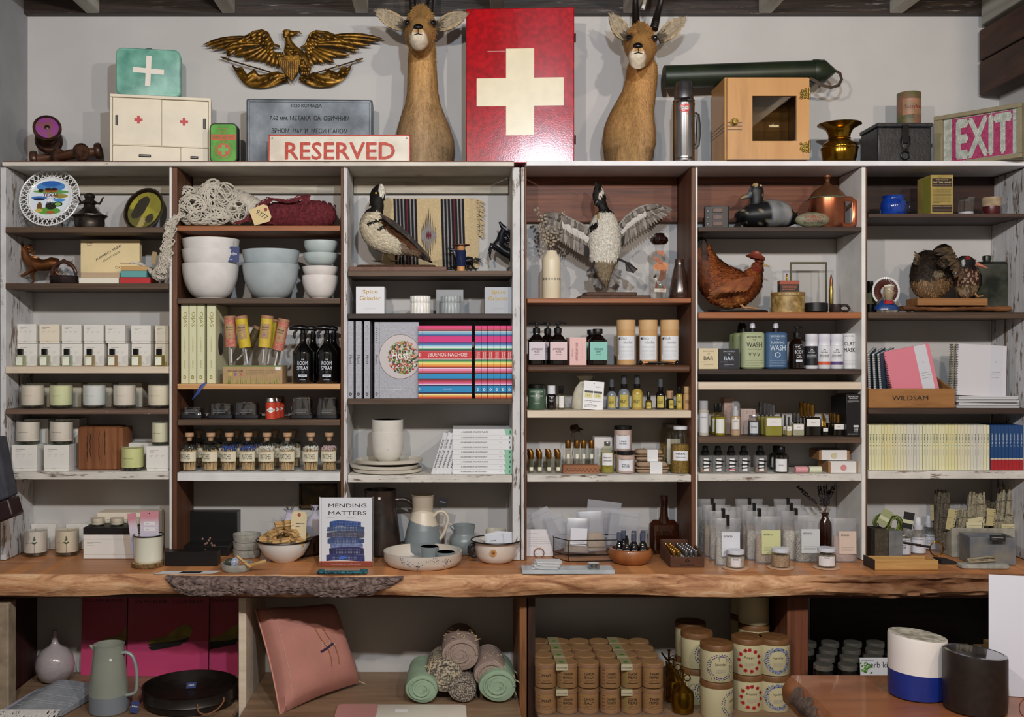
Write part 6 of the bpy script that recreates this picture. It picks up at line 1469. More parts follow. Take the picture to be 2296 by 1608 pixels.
# cloth bag with card
t=T('muslin_bag','small white muslin bag tied shut with printed card propped on front','bag',at(1316,z4+.0006,3.57));mu=P('#c9c4b2',.9,vary=.08,vs=30,bump=.5,bs=500);m=MB();V=[];F=[];N=40;pf=[(.050,.0),(.054,.006),(.052,.03),(.045,.055),(.036,.075),(.024,.088),(.017,.096),(.022,.106),(.028,.114),(.024,.120)]
for r_,z_ in pf:
 for k in range(N):a=2*PI*k/N;q=1+.05*math.sin(a*7+z_*30)*(z_/.1);V.append((r_*math.cos(a)*q-.006*z_/.1,r_*.62*math.sin(a)*q,z_))
for j in range(len(pf)-1):
 for k in range(N):F.append((j*N+k,j*N+(k+1) % N,(j+1)*N+(k+1) % N,(j+1)*N+k))
F.append(tuple((len(pf)-1)*N+k for k in range(N)));m.add(V,F,mu);m.build('cloth',t)
m=MB();m.tube([(-.006+.020*math.cos(a),.0125*math.sin(a),.097) for a in [k*PI/8 for k in range(17)]],.0014,P('#a08a60',.8),5);m.build('string',t)
m=MB();m.box(-.035,.035,-.0005,.0005,0,.098,P('#e3e4e6',.5));f=-.0008;m.cyl(.0022,-.0001,.0001,blk,10,R=RX(PI/2),c=(0,f,.090))
for x in (-.016,.015):m.box(x-.0135,x+.0135,f-.0001,f,.040,.056,P('#cfc98a',.5));m.box(x-.0145,x+.0145,f-.0002,f,.057,.064,P('#24242a',.5));m.text('V O',x,.048,ink,w=.012,h=.006,y=f-.0003)
m.text('KILN',.014,.079,greyink,w=.016,h=.005,y=f);m.lines(-.029,.029,.022,.032,2,ink,f,t=.0013);m.lines(-.029,.015,.006,.018,3,ink,f,t=.0012);c=m.build('printed_card',t);c.location=(.012,-.052,.0005);c.rotation_euler=(math.radians(-10),math.radians(5),0)
ylw=P('#b9a84a',.5,c2='#c8b862',vs=40);misc=P('#5d6068',.2,.3)
def vial(label,px,w_,yt,liq,capc,Y=3.54,capf=.38,mist=True,lt='KILEY'):
 R0=L(w_/2,Y);H=hz(yt,Y,z4);hb=H*(1-capf)
 t=rev('mist_bottle',label,'bottle',px,z4,Y,[('bottle',[(R0*.92,0),(R0,.002),(R0,hb*.76),(R0*.85,hb*.88),(R0*.5,hb*.96),(R0*.45,hb)],liq,26),('collar',[(R0*.55,hb*.985),(R0*.58,hb),(R0*.58,hb+(H-hb)*.3),(R0*.5,hb+(H-hb)*.32)],blk,20),('mist_cap',[(R0*.50,hb+(H-hb)*.33),(R0*.47,H-.002),(R0*.35,H),(0,H)],capc,20)],'oil and mist bottles with yellow labels')
 lab(t,R0,hb*.1,hb*.70,R0*.8,ylw,((lt,hb*.38,R0*1.1,hb*.14,-R0*.1),),P('#2a2412',.6));return t
lz=[P('#7d858c',.15,coat=.5),P('#7f8890',.15,coat=.5),P('#b59a4a',.15,coat=.5)]
vial('grey misting bottle with yellow label nearest the muslin bag',1371.5,21,851,lz[0],misc);vial('tall grey misting bottle with yellow label',1399,25,842,lz[1],misc);vial('tall golden oil misting bottle with yellow label',1428.5,25,842,lz[2],misc)
vial('tiny dropper bottle with black rubber bulb and yellow label',1454.5,15,878,P('#4a3a1a',.15,coat=.5),blk,capf=.45);vial('dark misting bottle with smoky cap right of the tiny dropper',1481,21,850,P('#15120f',.1,coat=.8),misc)
roll('short vial with kraft cap lettered TER',1505,13,893,GLASS('#c9c45a',.8),P('#c39a72',.6),.05,ylw,(('OIL',.5,1.,.006),));roll('small kraft capped vial behind the short one',1502,18,877,P('#2a2218',.3),P('#c39a72',.6),.45,Y=3.60)
roll('slim golden vial with black cap and white sticker',1523,14,868,P('#a8902a',.2,coat=.5),blk,.30,ylw,(('BODY',.5,1.,.006),));roll('kraft paper tube with green leaf print at the shelf end',1540.5,17,867,kr,P('#c9a878',.6),.30,None,(('OIL',.5,1.,.012),),P('#5a4a2a',.6))
# row 4 perfume rollers and jars
z4=Z['44'];gcap=P('#8a5f28',.25,.9);sm=GLASS('#e3e4c6',.35,gloss=.14)
def rl(label,px,Y,grp,liq=sm,zz=None,s=1.,lm=True):
 t=T('roller_vial',label,'vial',(SX(px,Y),Y,(z4 if zz is None else zz)+.0006),group=grp);MB().lathe([(.0075*s,0),(.0085*s,.001),(.0085*s,.049*s)],liq,18).build('glass',t);MB().lathe([(.0088*s,.0495*s),(.0088*s,.0715*s),(.0082*s,.073*s),(0,.073*s)],gcap,18).build('cap',t)
 if lm:lab(t,.0085*s,.010*s,.022*s,.007*s,P('#e8e6cf',.5)) if s==1. else lab(t,.0085*s,.020,.036,.005,P('#e8e6cf',.5))
 return t
cn=['leftmost','second','third','rightmost'];dn=['front','second','third','back']
for i,px in enumerate([1191,1210,1231,1251.5]):
 for j in range(4):rl('gold capped perfume vial, %s file, %s from the shelf edge' % (cn[i],dn[j]),px-j*1.2*(3.52/3.5),3.515+.038*j,'gold capped perfume vials in four files',lm=j==0)
wbx=WOOD('#7d4f33','#a56d48',(3,40,40),.5);t=T('wooden_stand','carved reddish wooden block stand holding four gold capped vials','stand',at(1301,z4+.0006,3.53));W=L(82,3.5)
MB().rbox(W,.05,0,.029,wbx,.004,3,bev=.002).build('block',t);m=MB();k_=[(-W/2+.008+i*(W-.016)/16,.006+.010*(i % 2)) for i in range(17)];m.tube([(x,-.0254,z) for x,z in k_],.0009,P('#3a2014',.7),4);m.tube([(-W/2+.006,-.0254,.019),(W/2-.006,-.0254,.019)],.0006,P('#3a2014',.7),4);m.build('carved_zigzag',t)
for i,px in enumerate([1273.5,1293.5,1308.5,1326]):rl('gold capped vial standing on the carved block, %s of four' % cn[i],px,3.53,'vials on the carved block',zz=z4+.0296,s=1.12)
t=T('dried_rose','dried dark rose with drooping leaves standing behind the carved block','flower',at(1288,z4+.001,3.60));m=MB();b=yp(1288,962,3.60)-t.location
for k in range(14):a=k*2.4;m.ell(b+Vector((.006*math.cos(a),.006*math.sin(a),.002*(k % 3))),(.010,.006,.013),P('#3f2a20',.8,vary=.3,vs=80),8,6,R=RZ(a) @ RY(.4))
m.build('bloom',t);m=MB();m.tube([(0,0,.0),(-.006,0,.06),(.0,0,.11),b],[.0014]*4,P('#2c2416',.8),6)
for x,y in ((1310,965),(1306,975),(1280,985)):m.tube([b-Vector((0,0,.01)),b.lerp(yp(x,y,3.6)-t.location,.6)+Vector((0,0,.004)),yp(x,y,3.60)-t.location],[(.001,.001),(.005,.001),(.0005,.0005)],P('#2c2416',.8),6,side=(0,.3,1))
m.build('stem',t)
bx('perfume_carton','tall white carton behind the oil bottle','box',1333,1373,981,z4,3.60,.05,P('#d9d7d6',.5))
def jar(label,px,w_,yt,zz,Y,glass,cont,lid,fill=.85,lm=None,txt=(),lidh=.012,nm='glass_jar',grp=None,neck=1.,lw=.8,tm=ink,cat='jar',z=(.15,.75)):
 R0=L(w_/2,Y);H=hz(yt,Y,zz);hb=H-lidh;t=T(nm,label,cat,(SX(px,Y),Y,zz+.0006),-.8*math.atan(SX(px,Y)/Y),grp)
 MB().lathe([(R0*.92,0),(R0,.003),(R0,hb*.86),(R0*neck,hb)],glass,30).build('glass',t)
 MB().lathe([(R0*.9,.002),(R0*.965,.005),(R0*.965,hb*fill),(0,hb*fill+.001)],cont,26).build('contents',t)
 MB().lathe([(R0*neck*.95,hb+.0004),(R0*neck*.98,hb+.001),(R0*neck*.98,H-.001),(R0*neck*.94,H),(0,H)],lid,28).build('lid',t)
 if lm or txt:lab(t,R0,hb*z[0],hb*z[1],R0*lw,lm,[(s,hb*f,R0*wf,h) for s,f,wf,h in txt],tm)
 return t
jar('square bottle of lavender oil with silver cap and white label',1361.5,31,991,z4,3.53,GLASS('#e6e8b8',.3),P('#a89f3a',.15,coat=.5),P('#9a9a9c',.3,.9),.78,P('#e8e8ea',.5),(('FRENCH',.58,1.1,.005),('LAVENDER',.47,1.3,.005)),nm='oil_bottle',neck=.45,cat='bottle',lidh=.014,z=(.30,.75))
jp=P('#d8bfb4',.4);jl=P('#e4e6ee',.5);TX=(('FRENCH MOLLY',.74,1.1,.003),('MILK',.48,.8,.005),('ROSE',.38,.8,.005));jz=z4+.0735
jar('pink jar with black lid standing on the shelf',1402.5,42,1011,z4,3.53,GLASS('#ffffff',.05),jp,blk,.97,jl,TX,.012,neck=1.);jar('pink jar with black lid stacked on top of other pink jars',1396.5,40,955,z4+.0705,3.565,GLASS('#ffffff',.05),jp,blk,.97,jl,TX,.012);jar('pink jar with black lid at the back beneath the upper jar',1390,42,1008,z4,3.62,GLASS('#ffffff',.05),jp,blk,.97,jl,(),.012)
mc_=P('#a08870',.8,vary=.06,vs=90,bump=.3,bs=200)
for i,(a,b,zz,Y,lb_) in enumerate([(1426,1502,z4,3.51,'lower'),(1424,1490,z4+.0405,3.53,'upper')]):
 W=L(b-a,Y);t=T('pulp_box',lb_+' brown moulded paper box with white band between jars','box',(SX((a+b)/2,Y),Y+.03,zz+.0006),group=None);MB().rbox(W*.92,.07,0,.016,mc_,.012,4,bev=.006).build('tray',t);MB().rbox(W,.078,.0165,.0195,mc_,.014,4).build('rim',t);MB().rbox(W*.9,.066,.020,.038,mc_,.012,4,bev=.007).build('lid',t);m=MB();m.box(-W*.10,W*.26,-.0398,.0398,-.0001,.0395,P('#dfe0e2',.6));m.lines(-.004,.016,.012,.014,1,lgrey,-.0401);m.build('paper_band',t)
hb_=P('#6f5a22',.8,c2='#b08a3a',vs=260,bump=1.,bs=260,det=2)
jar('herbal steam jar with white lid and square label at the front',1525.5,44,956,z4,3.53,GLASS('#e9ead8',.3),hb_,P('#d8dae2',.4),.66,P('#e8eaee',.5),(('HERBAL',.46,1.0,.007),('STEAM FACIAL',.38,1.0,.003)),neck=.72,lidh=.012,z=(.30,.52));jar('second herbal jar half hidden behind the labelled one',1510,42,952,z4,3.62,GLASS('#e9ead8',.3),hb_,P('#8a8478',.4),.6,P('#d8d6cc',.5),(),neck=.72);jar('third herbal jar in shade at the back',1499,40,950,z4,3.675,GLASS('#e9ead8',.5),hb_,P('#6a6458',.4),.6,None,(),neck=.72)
# ================================================================ column 5
z5=Z['51'];cl=P('#4a352c',.5,c2='#2c1e18',vs=60,bump=.5,bs=120)
t=T('type_block','dark metal block with three ribbed slots and round holes','block',at(1606,z5+.001,3.56),math.radians(-12));m=MB();m.rbox(.082,.05,0,.078,P('#1a1210',.5),.004,3);
for k in range(3):m.rbox(.034,.004,.010+k*.023,.025+k*.023,P('#5c4236',.5),.0015,2,c=(.004,-.026,0))
for k in range(3):m.cyl(.0045,0,.002,blk,12,R=RX(PI/2),c=(-.030,-.0252,.018+k*.022))
m.build('block',t,bev=.002)
t=T('duck_decoy','old wooden duck decoy with chipped black head and grey body','decoy',at(1722,z5+.001,3.56));C=Crop(1550,360,4.467,3.56,t.location)
def kcol(p):
 x,y=C.inv(p);n=mnoise.noise(Vector(p)*45);n2=mnoise.noise(Vector(p)*160);bk=hexc('#141519')
 if n2>.42:return hexc('#8f866c')
 if y<430 and x<730:return hexc('#b49a6a') if (y<262 and 610<x<660) or (x<520) else (hexc('#55606a') if x<590 else bk)
 if x<745+40*n:return bk
 if x>945+(640-y)*.15 and y>480:return hexc('#101012')
 return tuple(v*(1+.35*n-.25*(max(0,1-abs(x-830)/60))) for v in hexc('#86888c'))
dk_=VC(.5,(30,30,30),.2,.3,spec=.5)
m=MB();C.loft(m,smooth([(462,610,14,40),(490,570,70,120),(560,560,105,165),(680,550,128,190),(790,535,145,200),(890,545,130,180),(970,570,95,140),(1030,560,60,80),(1050,520,18,30)],4),dk_,28);m.build('body',t,colf=kcol)
m=MB();C.loft(m,smooth([(640,470,70,60),(650,420,60,52),(655,370,66,52),(650,310,74,54),(645,260,55,44),(640,228,20,20)],3),dk_,22);m.build('head',t,colf=kcol)
m=MB();C.loft(m,[(600,340,40,38),(560,360,26,34),(520,375,17,34),(493,383,8,20)],dk_,12);m.build('bill',t,colf=kcol)
MB().ell(C.p(662,270,-.040),(.0035,.003,.0035),P('#d8cba0',.2),10,8).build('eye',t)
t=T('painted_stone','grey green river stone painted with red EVEREADY lettering','stone',at(1821.5,z5+.0275,3.505));MB().ell((0,0,0),(L(38.5,3.5),.028,.0265),P('#6d6c55',.6,c2='#8a8970',vs=50,bump=.2),32,20).build('stone',t)
m=MB()
for s,z,w_,h,c in (('EVEREADY',.008,.066,.010,'#9a2a26'),('NEVADA',-.003,.058,.008,'#9a2a26'),('New York STREET',-.012,.07,.006,'#22242a')):
 V,F,tw,th=text_geo(s,.0);O=[]
 for u,v,_ in V:x=(u-.5)*w_;zz=z+(v-.5)*h;q=1-(x/.0582)**2-(zz/.0265)**2;O.append((x,-.028*math.sqrt(max(q,.01))-.0006,zz))
 m.add(O,F,P(c,.6))
m.build('painted_lettering',t)
copp=P('#9c5c40',.28,.95,c2='#b87456',vs=8);R0=L(38,3.55);Hk=SZ(446,3.55)-z5
t=rev('copper_pitcher','lidded copper pitcher with angular side handle and knob','pitcher',1855,z5,3.55,[('body',[(R0*.96,0),(R0,.003),(R0,Hk-.002),(R0*1.03,Hk)],copp,44),('lid',[(R0*1.05,Hk+.001),(R0*1.03,Hk+.004),(R0*.98,Hk+.010),(R0*.95,Hk+.014),(R0*.75,Hk+.028),(R0*.4,Hk+.042),(R0*.18,Hk+.050),(.006,Hk+.058),(.008,Hk+.066),(.005,Hk+.070),(.012,Hk+.074),(.013,Hk+.080),(.007,Hk+.084),(0,Hk+.084)],P('#7c5c44',.35,.8,c2='#9a6a4a',vs=30),40),('rim_ring',[(R0*1.035,Hk-.001),(R0*1.055,Hk),(R0*1.035,Hk+.002)],P('#6a8a78',.5),44)])
MB().tube([(R0*.5,-.045,Hk-.006),(R0*1.15,-.035,Hk-.006),(R0*1.42,-.03,Hk-.016),(R0*1.44,-.03,Hk*.45),(R0*1.38,-.03,.018),(R0*1.1,-.035,.008),(R0*.6,-.046,.008)],[(.0022,.009)]*7,copp,8,side=(0,1,0)).build('handle',t)
# hen
z5=Z['52'];t=T('mounted_hen','mounted brown hen wearing small red cowboy hat on oval base','taxidermy',at(1650,z5+.001,3.57));C=Crop(1550,360,4.467,3.57,t.location)
MB().rbox(L(135,3.55),.12,0,.010,P('#0e0f12',.3,coat=.4),.055,8,bev=.003,c=(-.006,0,0)).build('oval_base',t)
def hcol(p):
 x,y=C.inv(p);n=mnoise.noise(Vector(p)*28);n2=mnoise.noise(Vector(p)*90)
 if x>590 and y<1105:return hexc('#7a2a1a') if n2<.05 else hexc('#7d4a2c')
 if y<900 and x<140:return hexc('#17100c')
 c=hexc('#7a3d1c');c2_=hexc('#b0713a') if y>1290 and x<520 else hexc('#8f4c24');u=max(0,min(1,.5+n*1.6));c=tuple(a*(1-u)+b*u for a,b in zip(c,c2_))
 if x<150 and y>1000:c=tuple(v*.6 for v in c)
 return tuple(v*(1+.4*n2) for v in c)
m=MB();C.loft(m,smooth([(70,800,25,14),(95,880,70,26),(120,980,105,40),(160,1090,150,80),(240,1210,200,120),(350,1270,205,135),(460,1260,185,130),(550,1215,140,105),(600,1150,90,72),(632,1090,56,50),(650,1050,48,42),(665,1030,40,34),(690,1035,18,16)],4),plum,26)
tufts(m,9000,.016,.0060,quill,lambda p,n:(-1,0,-.45) if C.inv(p)[0]>160 else (-.4,0,1),hcol,lift=.14);m.build('plumage',t,colf=hcol)
m=MB();feathers(m,C,[(520,1180),(420,1200),(330,1230)],[(420,1330),(230,1340),(110,1350)],10,30,quill,-.088);m.build('wing',t,colf=hcol)
m=MB();feathers(m,C,[(180,1080),(140,1000),(110,960)],[(66,1040),(60,860),(85,790)],8,26,quill,-.01);m.build('tail',t,colf=lambda p:hexc('#3a2012') if mnoise.noise(Vector(p)*90)>0 else hexc('#150e0a'))
m=MB();C.loft(m,[(680,1045,20,16),(715,1048,13,11),(745,1060,6,6),(755,1070,2,2)],P('#a8905c',.5),10);m.build('beak',t)
MB().ell(C.p(655,1042,-.034),.003,P('#0a0806',.1,coat=1.),10,8).build('eye',t)
for s,x in ((-1,430),(1,490)):
 m=MB();lg=P('#c08a5a',.6,vary=.1,vs=80);C.loft(m,[(x-40,1400,20,20,s*.02),(x,1430,13,13,s*.02),(x+50,1470,11,11,s*.02)],lg,8)
 for d in (-1,0,1):C.loft(m,[(x+50,1475,9,9,s*.02),(x+110,1478,7,7,s*.02+d*.012),(x+160,1484,3,3,s*.02+d*.02)],lg,6)
 m.build('leg',t)
m=MB();hp=P('#8a4232',.5,vary=.1,vs=40);p=C.p(612,985);Rh=RY(math.radians(14));m.lathe([(.034,.002),(.030,-.002),(.0185,-.001),(.018,.006),(.0165,.024),(.012,.026),(0,.0225)],hp,30,R=Rh,c=p);V=m.V
m.V=[(v[0],v[1],v[2]+.35*abs(v[1]) if Vector((v[0]-p.x,v[1]-p.y,0)).length>.021 else v[2]) for v in V];m.build('cowboy_hat',t)
t.location.x+=.010
# tins, frame and shells
hat=P('#b59a62',.5,c2='#7a5f2e',vs=45,det=7);R0=L(37,3.54)
t=rev('hat_tin','round yellowed tin with engraved scene and lettered lid','tin',1766.5,z5,3.54,[('body',[(R0*.98,0),(R0*.98,.057)],hat,40),('lid',[(R0,.0575),(R0,.069),(R0*.98,.070),(0,.070)],P('#8a6a3a',.45),40)]);lab(t,R0,0,0,0,None,(('STETSON HATS',.063,.07,.006),),P('#d8c48a',.5));ztin=z5+.071
t=T('cartridge_box','small red and black cartridge box standing on the round tin','box',at(1767.5,ztin,3.54));W=L(43,3.52);m=MB();m.box(-W/2,W/2,-.015,.015,0,.027,P('#1c1714',.5));m.box(-W/2-.0002,W/2+.0002,-.0152,.0152,.0275,.040,P('#9a4a34',.5));m.lines(-W*.4,W*.4,.006,.024,3,P('#a85a3c',.5),-.0155,t=.002);m.build('box',t)
def bullet(label,px,z,Y,r,h):t=T('bullet',label,'bullet',(SX(px,Y),Y,z));MB().lathe([(r*.9,0),(r,.001),(r*.88,.003),(r,.005),(r*.97,h*.58),(r*.72,h*.66),(r*.72,h*.7)],P('#8f7638',.3,.9,c2='#b09a58',vs=90),20).build('case',t);MB().lathe([(r*.7,h*.7),(r*.62,h*.85),(r*.2,h*.98),(0,h)],P('#8a5a40',.3,.9),18).build('tip',t)
bullet('short copper bullet standing on the cartridge box',1764.5,ztin+.0406,3.54,.0042,.0245);bullet('tall brass rifle cartridge standing beside the empty frame',1863.5,z5+.0006,3.56,.0078,.137)
t=T('picture_frame','thin empty greenish metal frame standing upright against the wall','frame',at(1813,z5+.0008,3.62));fm=P('#4d4c3a',.4,.6);W,H=L(82,3.62),SZ(588,3.62)-z5;m=MB();a=.0045
m.box(-W/2,W/2,-.003,.003,H-a*1.6,H,fm);m.box(-W/2,-W/2+a,-.003,.003,0,H-a*1.6,fm);m.box(W/2-a,W/2,-.003,.003,0,H-a*1.6,fm);m.box(-W/2+a,W/2-a,-.003,.003,0,a,fm);m.build('frame',t,bev=.0006)
m=MB();m.box(-W/2+a,W/2-a,-.0006,.0006,a,H-a*1.6,GLASS('#dfe8e4',.08,gloss=.06));m.build('glass',t)
R0=L(26,3.53);rev('ashtray','low round black dish in front of the empty frame','dish',1829,z5,3.53,[('dish',[(R0*.9,0),(R0,.004),(R0,.033),(R0*.92,.034),(R0*.85,.01),(0,.008)],P('#0d0e12',.35),36)])
t=rev('ring_cup','small rusty iron cup with thick ring handle','cup',1874,z5,3.52,[('cup',[(.016,0),(.0175,.003),(.0175,.029),(.0155,.030),(.014,.008),(0,.006)],P('#2b2220',.5,.3,c2='#45342e',vs=60),26)]);MB().tube([(.0175,0,.022),(.026,0,.026),(.040,0,.024),(.047,0,.014),(.040,0,.005),(.027,0,.005),(.018,0,.008)],.0048,P('#2b2220',.5,.3),10).build('ring_handle',t)
# row 3 washes
z5=Z['53']
def sb(c,tx):
 def f(m,W,H):y=-.0003;cm=P(c,.6);m.text(tx,W*.5,H*.52,cm,w=W*.50,h=H*.20,y=y,bold=.03);m.text('BROTHERS',W*.5,H*.86,cm,w=W*.55,h=H*.06,y=y);m.text('THE',W*.5,H*.73,cm,w=W*.12,h=H*.06,y=y);m.lines(W*.05,W*.95,H*.32,H*.36,1,cm,y,t=.001);m.lines(W*.25,W*.75,H*.12,H*.24,2,cm,y,t=.001)
 return f
bx('soap_bar','cream boxed soap bar with dark BAR lettering','soap',1567,1610.5,781.5,z5,3.50,.03,P('#d4c6a2',.5),sb('#5a4a38','BAR'));bx('soap_bar','black boxed soap bar with pale BAR lettering','soap',1612,1657.5,782,z5,3.50,.03,P('#1a1d26',.5),sb('#b8c4d2','BAR'))
def wash(label,px,w_,yt,body,txt,tm,Y=3.53,front=True,cap=None):
 W=L(w_,Y);H=hz(yt,Y,z5);hb=H*.775;t=T('wash_bottle',label,'bottle',(SX(px,Y),Y,z5+.0006));MB().rbox(W,W*.55,0,hb,body,W*.24,6,bev=.006).build('bottle',t)
 MB().lathe([(.0115,hb),(.0115,hb+.008),(.0095,hb+.009),(.0095,hb+.013)],P('#15151a',.4),20).build('collar',t);MB().lathe([(.0095,hb+.0135),(.0085,H-.010),(.0045,H-.003),(.003,H),(0,H)],cap or P('#b9bcc8',.25),20).build('nozzle',t)
 if front:lab(t,-(W*.275),0,0,0,None,[(s,hb*f,W*wf,hb*hf) for s,f,wf,hf in txt],tm,bold=.015);lab(t,-(W*.275),0,0,W*.5,None,(),tm,'printed_small_text',(hb*.06,hb*.26,3),tm)
 return t
gtm=P('#2c3022',.6);btm=P('#c3d2de',.6);gw=P('#a7b08c',.4,coat=.2);bw=P('#3e5f84',.4,coat=.2)
wash('pale green wash bottle with dark WASH lettering',1687,52,721,gw,(('BROTHERS MFG',.86,.62,.05),('THE',.785,.13,.035),('WASH',.65,.66,.14),('TRULY NATURAL',.53,.6,.02),('V V V',.39,.5,.10)),gtm);wash('blue wash bottle with pale PURIFYING WASH lettering',1739.5,49,721,bw,(('BROTHERS MFG',.88,.62,.05),('THE',.80,.13,.03),('PURIFYING',.71,.60,.07),('WASH',.57,.70,.15),('O',.38,.28,.15)),btm)
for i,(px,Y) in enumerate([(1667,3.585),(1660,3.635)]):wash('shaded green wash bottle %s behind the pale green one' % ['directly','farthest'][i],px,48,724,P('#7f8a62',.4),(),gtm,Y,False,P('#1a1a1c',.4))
R0=L(18.5,3.55);t=rev('oil_pump_bottle','dark amber pump bottle with white BODY OIL lettering','bottle',1787,z5,3.55,[('bottle',[(R0*.9,0),(R0,.003),(R0,.076),(R0*.85,.092),(R0*.4,.104),(R0*.38,.110)],P('#140a06',.08,coat=1.),32)]);pump(t,.110,.95,1);lab(t,R0,0,0,0,None,(('THE',.070,.008,.004,.006),('BODY',.058,.030,.012,.006),('OIL',.043,.018,.012,.006),('o',.082,.03,.003,.004)),P('#d2dae6',.5));lab(t,R0,.024,.032,.011,P('#d2dae6',.5),x=.006,name='small_label')
for i,(px,c1_,c2_,nm) in enumerate([(1819.5,'#191a20','#191a20','black'),(1848,'#dcdde2','#cf5a3a','orange banded'),(1876,'#dcdde2','#54407a','purple banded')]):
 R0=L(13.5,3.54);t=rev('deodorant_stick','white capped deodorant stick with %s label' % nm,'deodorant',px,z5,3.54,[('body',[(R0*.97,0),(R0,.001),(R0,.080)],P('#dfe0e6',.4),28),('cap',[(R0*1.0,.0805),(R0*.97,.083),(R0*.97,.099),(R0*1.0,.100),(R0*1.0,.118),(R0*.9,.1205),(0,.1205)],P('#dcdde6',.35),28)],'deodorant sticks');tm_=P('#c9cdd6',.6) if i==0 else P('#26282e',.6);lab(t,R0,.012,.078,R0*1.3,P(c1_,.5),(('NATURAL',.057,R0*1.1,.004),('DEODORANT',.046,R0*1.7,.007),('A',.066,R0*.5,.006)),tm_,small=(.034,.041,2));lab(t,R0+.0006,.014,.025,R0*1.3,P(c2_,.5),name='colour_band')
R0=L(15.5,3.56);t=rev('clay_mask_tube','tall white paper canister with black CLAY MASK lettering','canister',1904,z5,3.56,[('tube',[(R0,0),(R0,.122),(0,.1225)],P('#d9dadc',.5),30)]);lab(t,R0,0,0,0,None,(('BROTHERS',.113,R0*1.3,.003),('CLAY',.087,R0*1.5,.014),('MASK',.065,R0*1.6,.014)),ink,small=None);lab(t,R0,0,0,R0*1.2,None,name='small_print',small=(.008,.030,5))
for i,(px,Y) in enumerate([(1830,3.64),(1860,3.64)]):rev('deodorant_stick','plain white stick behind the deodorant row, %s' % ['left one','right one'][i],'deodorant',px,z5,Y,[('body',[(.02,0),(.02,.12),(0,.121)],P('#b9bac0',.5),22)])
# row 4 perfumes
z5=Z['54'];z4=z5
roll('tall frosted pump bottle with grey label at the left end',1577.5,22,899,P('#b9b4aa',.35),GLASS('#c9ccd0',.4,milky=.4),.24,P('#d3d4d8',.5),(('FRENCH',.7,1.2,.003),),Y=3.53)
for i,(px,Y) in enumerate([(1614.5,3.53),(1605,3.60)]):jar('golden face oil dropper bottle %s' % ['in front','behind the front one'][i],px,24,905,z5,Y,GLASS('#e8e0a0',.4),P('#a89a1c',.15,coat=.6),blk,.80,P('#dfe2dc',.5),(),.030,'dropper_bottle',None,.38,cat='bottle',z=(.12,.72))
def tall(m,W,H):y=-.0003;m.text('MOLLY',W*.6,H*.78,greyink,w=W*.6,h=H*.05,y=y);m.lines(W*.2,W*.9,H*.2,H*.6,5,lgrey,y,t=.0008)
bx('perfume_carton','tall pinkish carton behind the golden dropper bottles','box',1624,1646,893,z5,3.60,.05,P('#b0958a',.6),tall);bx('perfume_carton','pinkish carton lettered DIY behind the small silver lidded jar','box',1661,1694,918,z5,3.59,.05,P('#bca79f',.6),lambda m,W,H:(m.text('D I Y',W*.6,H*.87,greyink,w=W*.5,h=H*.09,y=-.0003),m.lines(W*.4,W*.9,H*.5,H*.75,3,lgrey,-.0003)))
R0=L(10.5,3.54);t=rev('foam_pump_bottle','clear foam pump bottle with white label and pink stripe','bottle',1649,z5,3.54,[('bottle',[(R0*.9,0),(R0,.002),(R0,.062),(R0*.85,.067)],P('#b59c7a',.25),24),('pump',[(R0*.6,.0675),(R0*.62,.085),(R0*.4,.088),(R0*.4,.1),(0,.101)],P('#d6d8da',.4),20),('overcap',[(R0*.97,.068),(R0*.97,.108),(R0*.7,.117),(0,.119)],GLASS('#dfe4e8',.15,milky=.15),24)]);lab(t,R0,.018,.058,R0*.85,P('#dcdad6',.5),(('MOLLY',.05,R0,.003),));lab(t,R0,.018,.0225,R0*.85,P('#cf98b8',.5),name='pink_stripe')
jar('small grey glass jar with silver lid and white label',1690,25,931,z5,3.53,GLASS('#c9ccd4',.4),P('#54565e',.5),P('#b9babc',.3,.8),.8,P('#c6cad2',.5),(('MASK',.5,1.,.004),),.009,neck=.8)
def scent(label,px,w_,yb,ytop,Y,liq,capm,grp,lb_=True):
 W=L(w_,Y);H=hz(ytop,Y,z5);hb=hz(yb,Y,z5);t=T('scent_bottle',label,'bottle',(SX(px,Y),Y,z5+.0006),group=grp);MB().rbox(W,min(W*.5,.026),0,hb,liq,.003,3,bev=.003).build('glass',t);MB().lathe([(.004,hb),(.004,hb+.004),(min(W*.2,.0085),hb+.0045),(min(W*.2,.0085),H),(0,H)],capm,20).build('cap',t)
 if lb_:lab(t,-min(W*.25,.013),hb*.52,hb*.92,W*.44,P('#e6e4e0',.5),(('scent',hb*.72,W*.3,.003),),lgrey)
sc_c=P('#8d8d92',.2,.95);sc_g=P('#a87e3a',.22,.95);ylq=P('#8f8a3a',.12,coat=.8);dlq=P('#14100a',.08,coat=1.)
gl_='square scent bottles with metal caps'
for j in range(4):scent('large pale yellow scent bottle with silver cap, %s of receding file' % dn[j],1733-j*9,37,934,908-j*2,3.52+.042*j,ylq,sc_c,gl_,j==0)
for j in range(3):scent('small clear scent bottle with silver cap, %s of receding file' % dn[j],1769-j*9,11,955,935-j*4,3.515+.035*j,P('#a89c6a',.15,coat=.6),sc_c,gl_,j<2)
for j in range(2):scent('middle clear scent bottle with silver cap, %s one' % ['front','rear'][j],1789-j*8,25,950,930-j*4,3.52+.04*j,P('#a2a188',.12,coat=.8),sc_c,gl_,j==0)
for j in range(4):scent('large dark scent bottle with gold cap, %s of receding file' % dn[j],1821-j*8,33,936,908-j*2,3.52+.042*j,dlq,sc_g,gl_,j==0)
for j in range(3):scent('tiny dark scent bottle with gold cap, %s of receding file' % dn[j],1850-j*3,12,958,938-j*6,3.515+.035*j,dlq,sc_g,gl_,j==0)
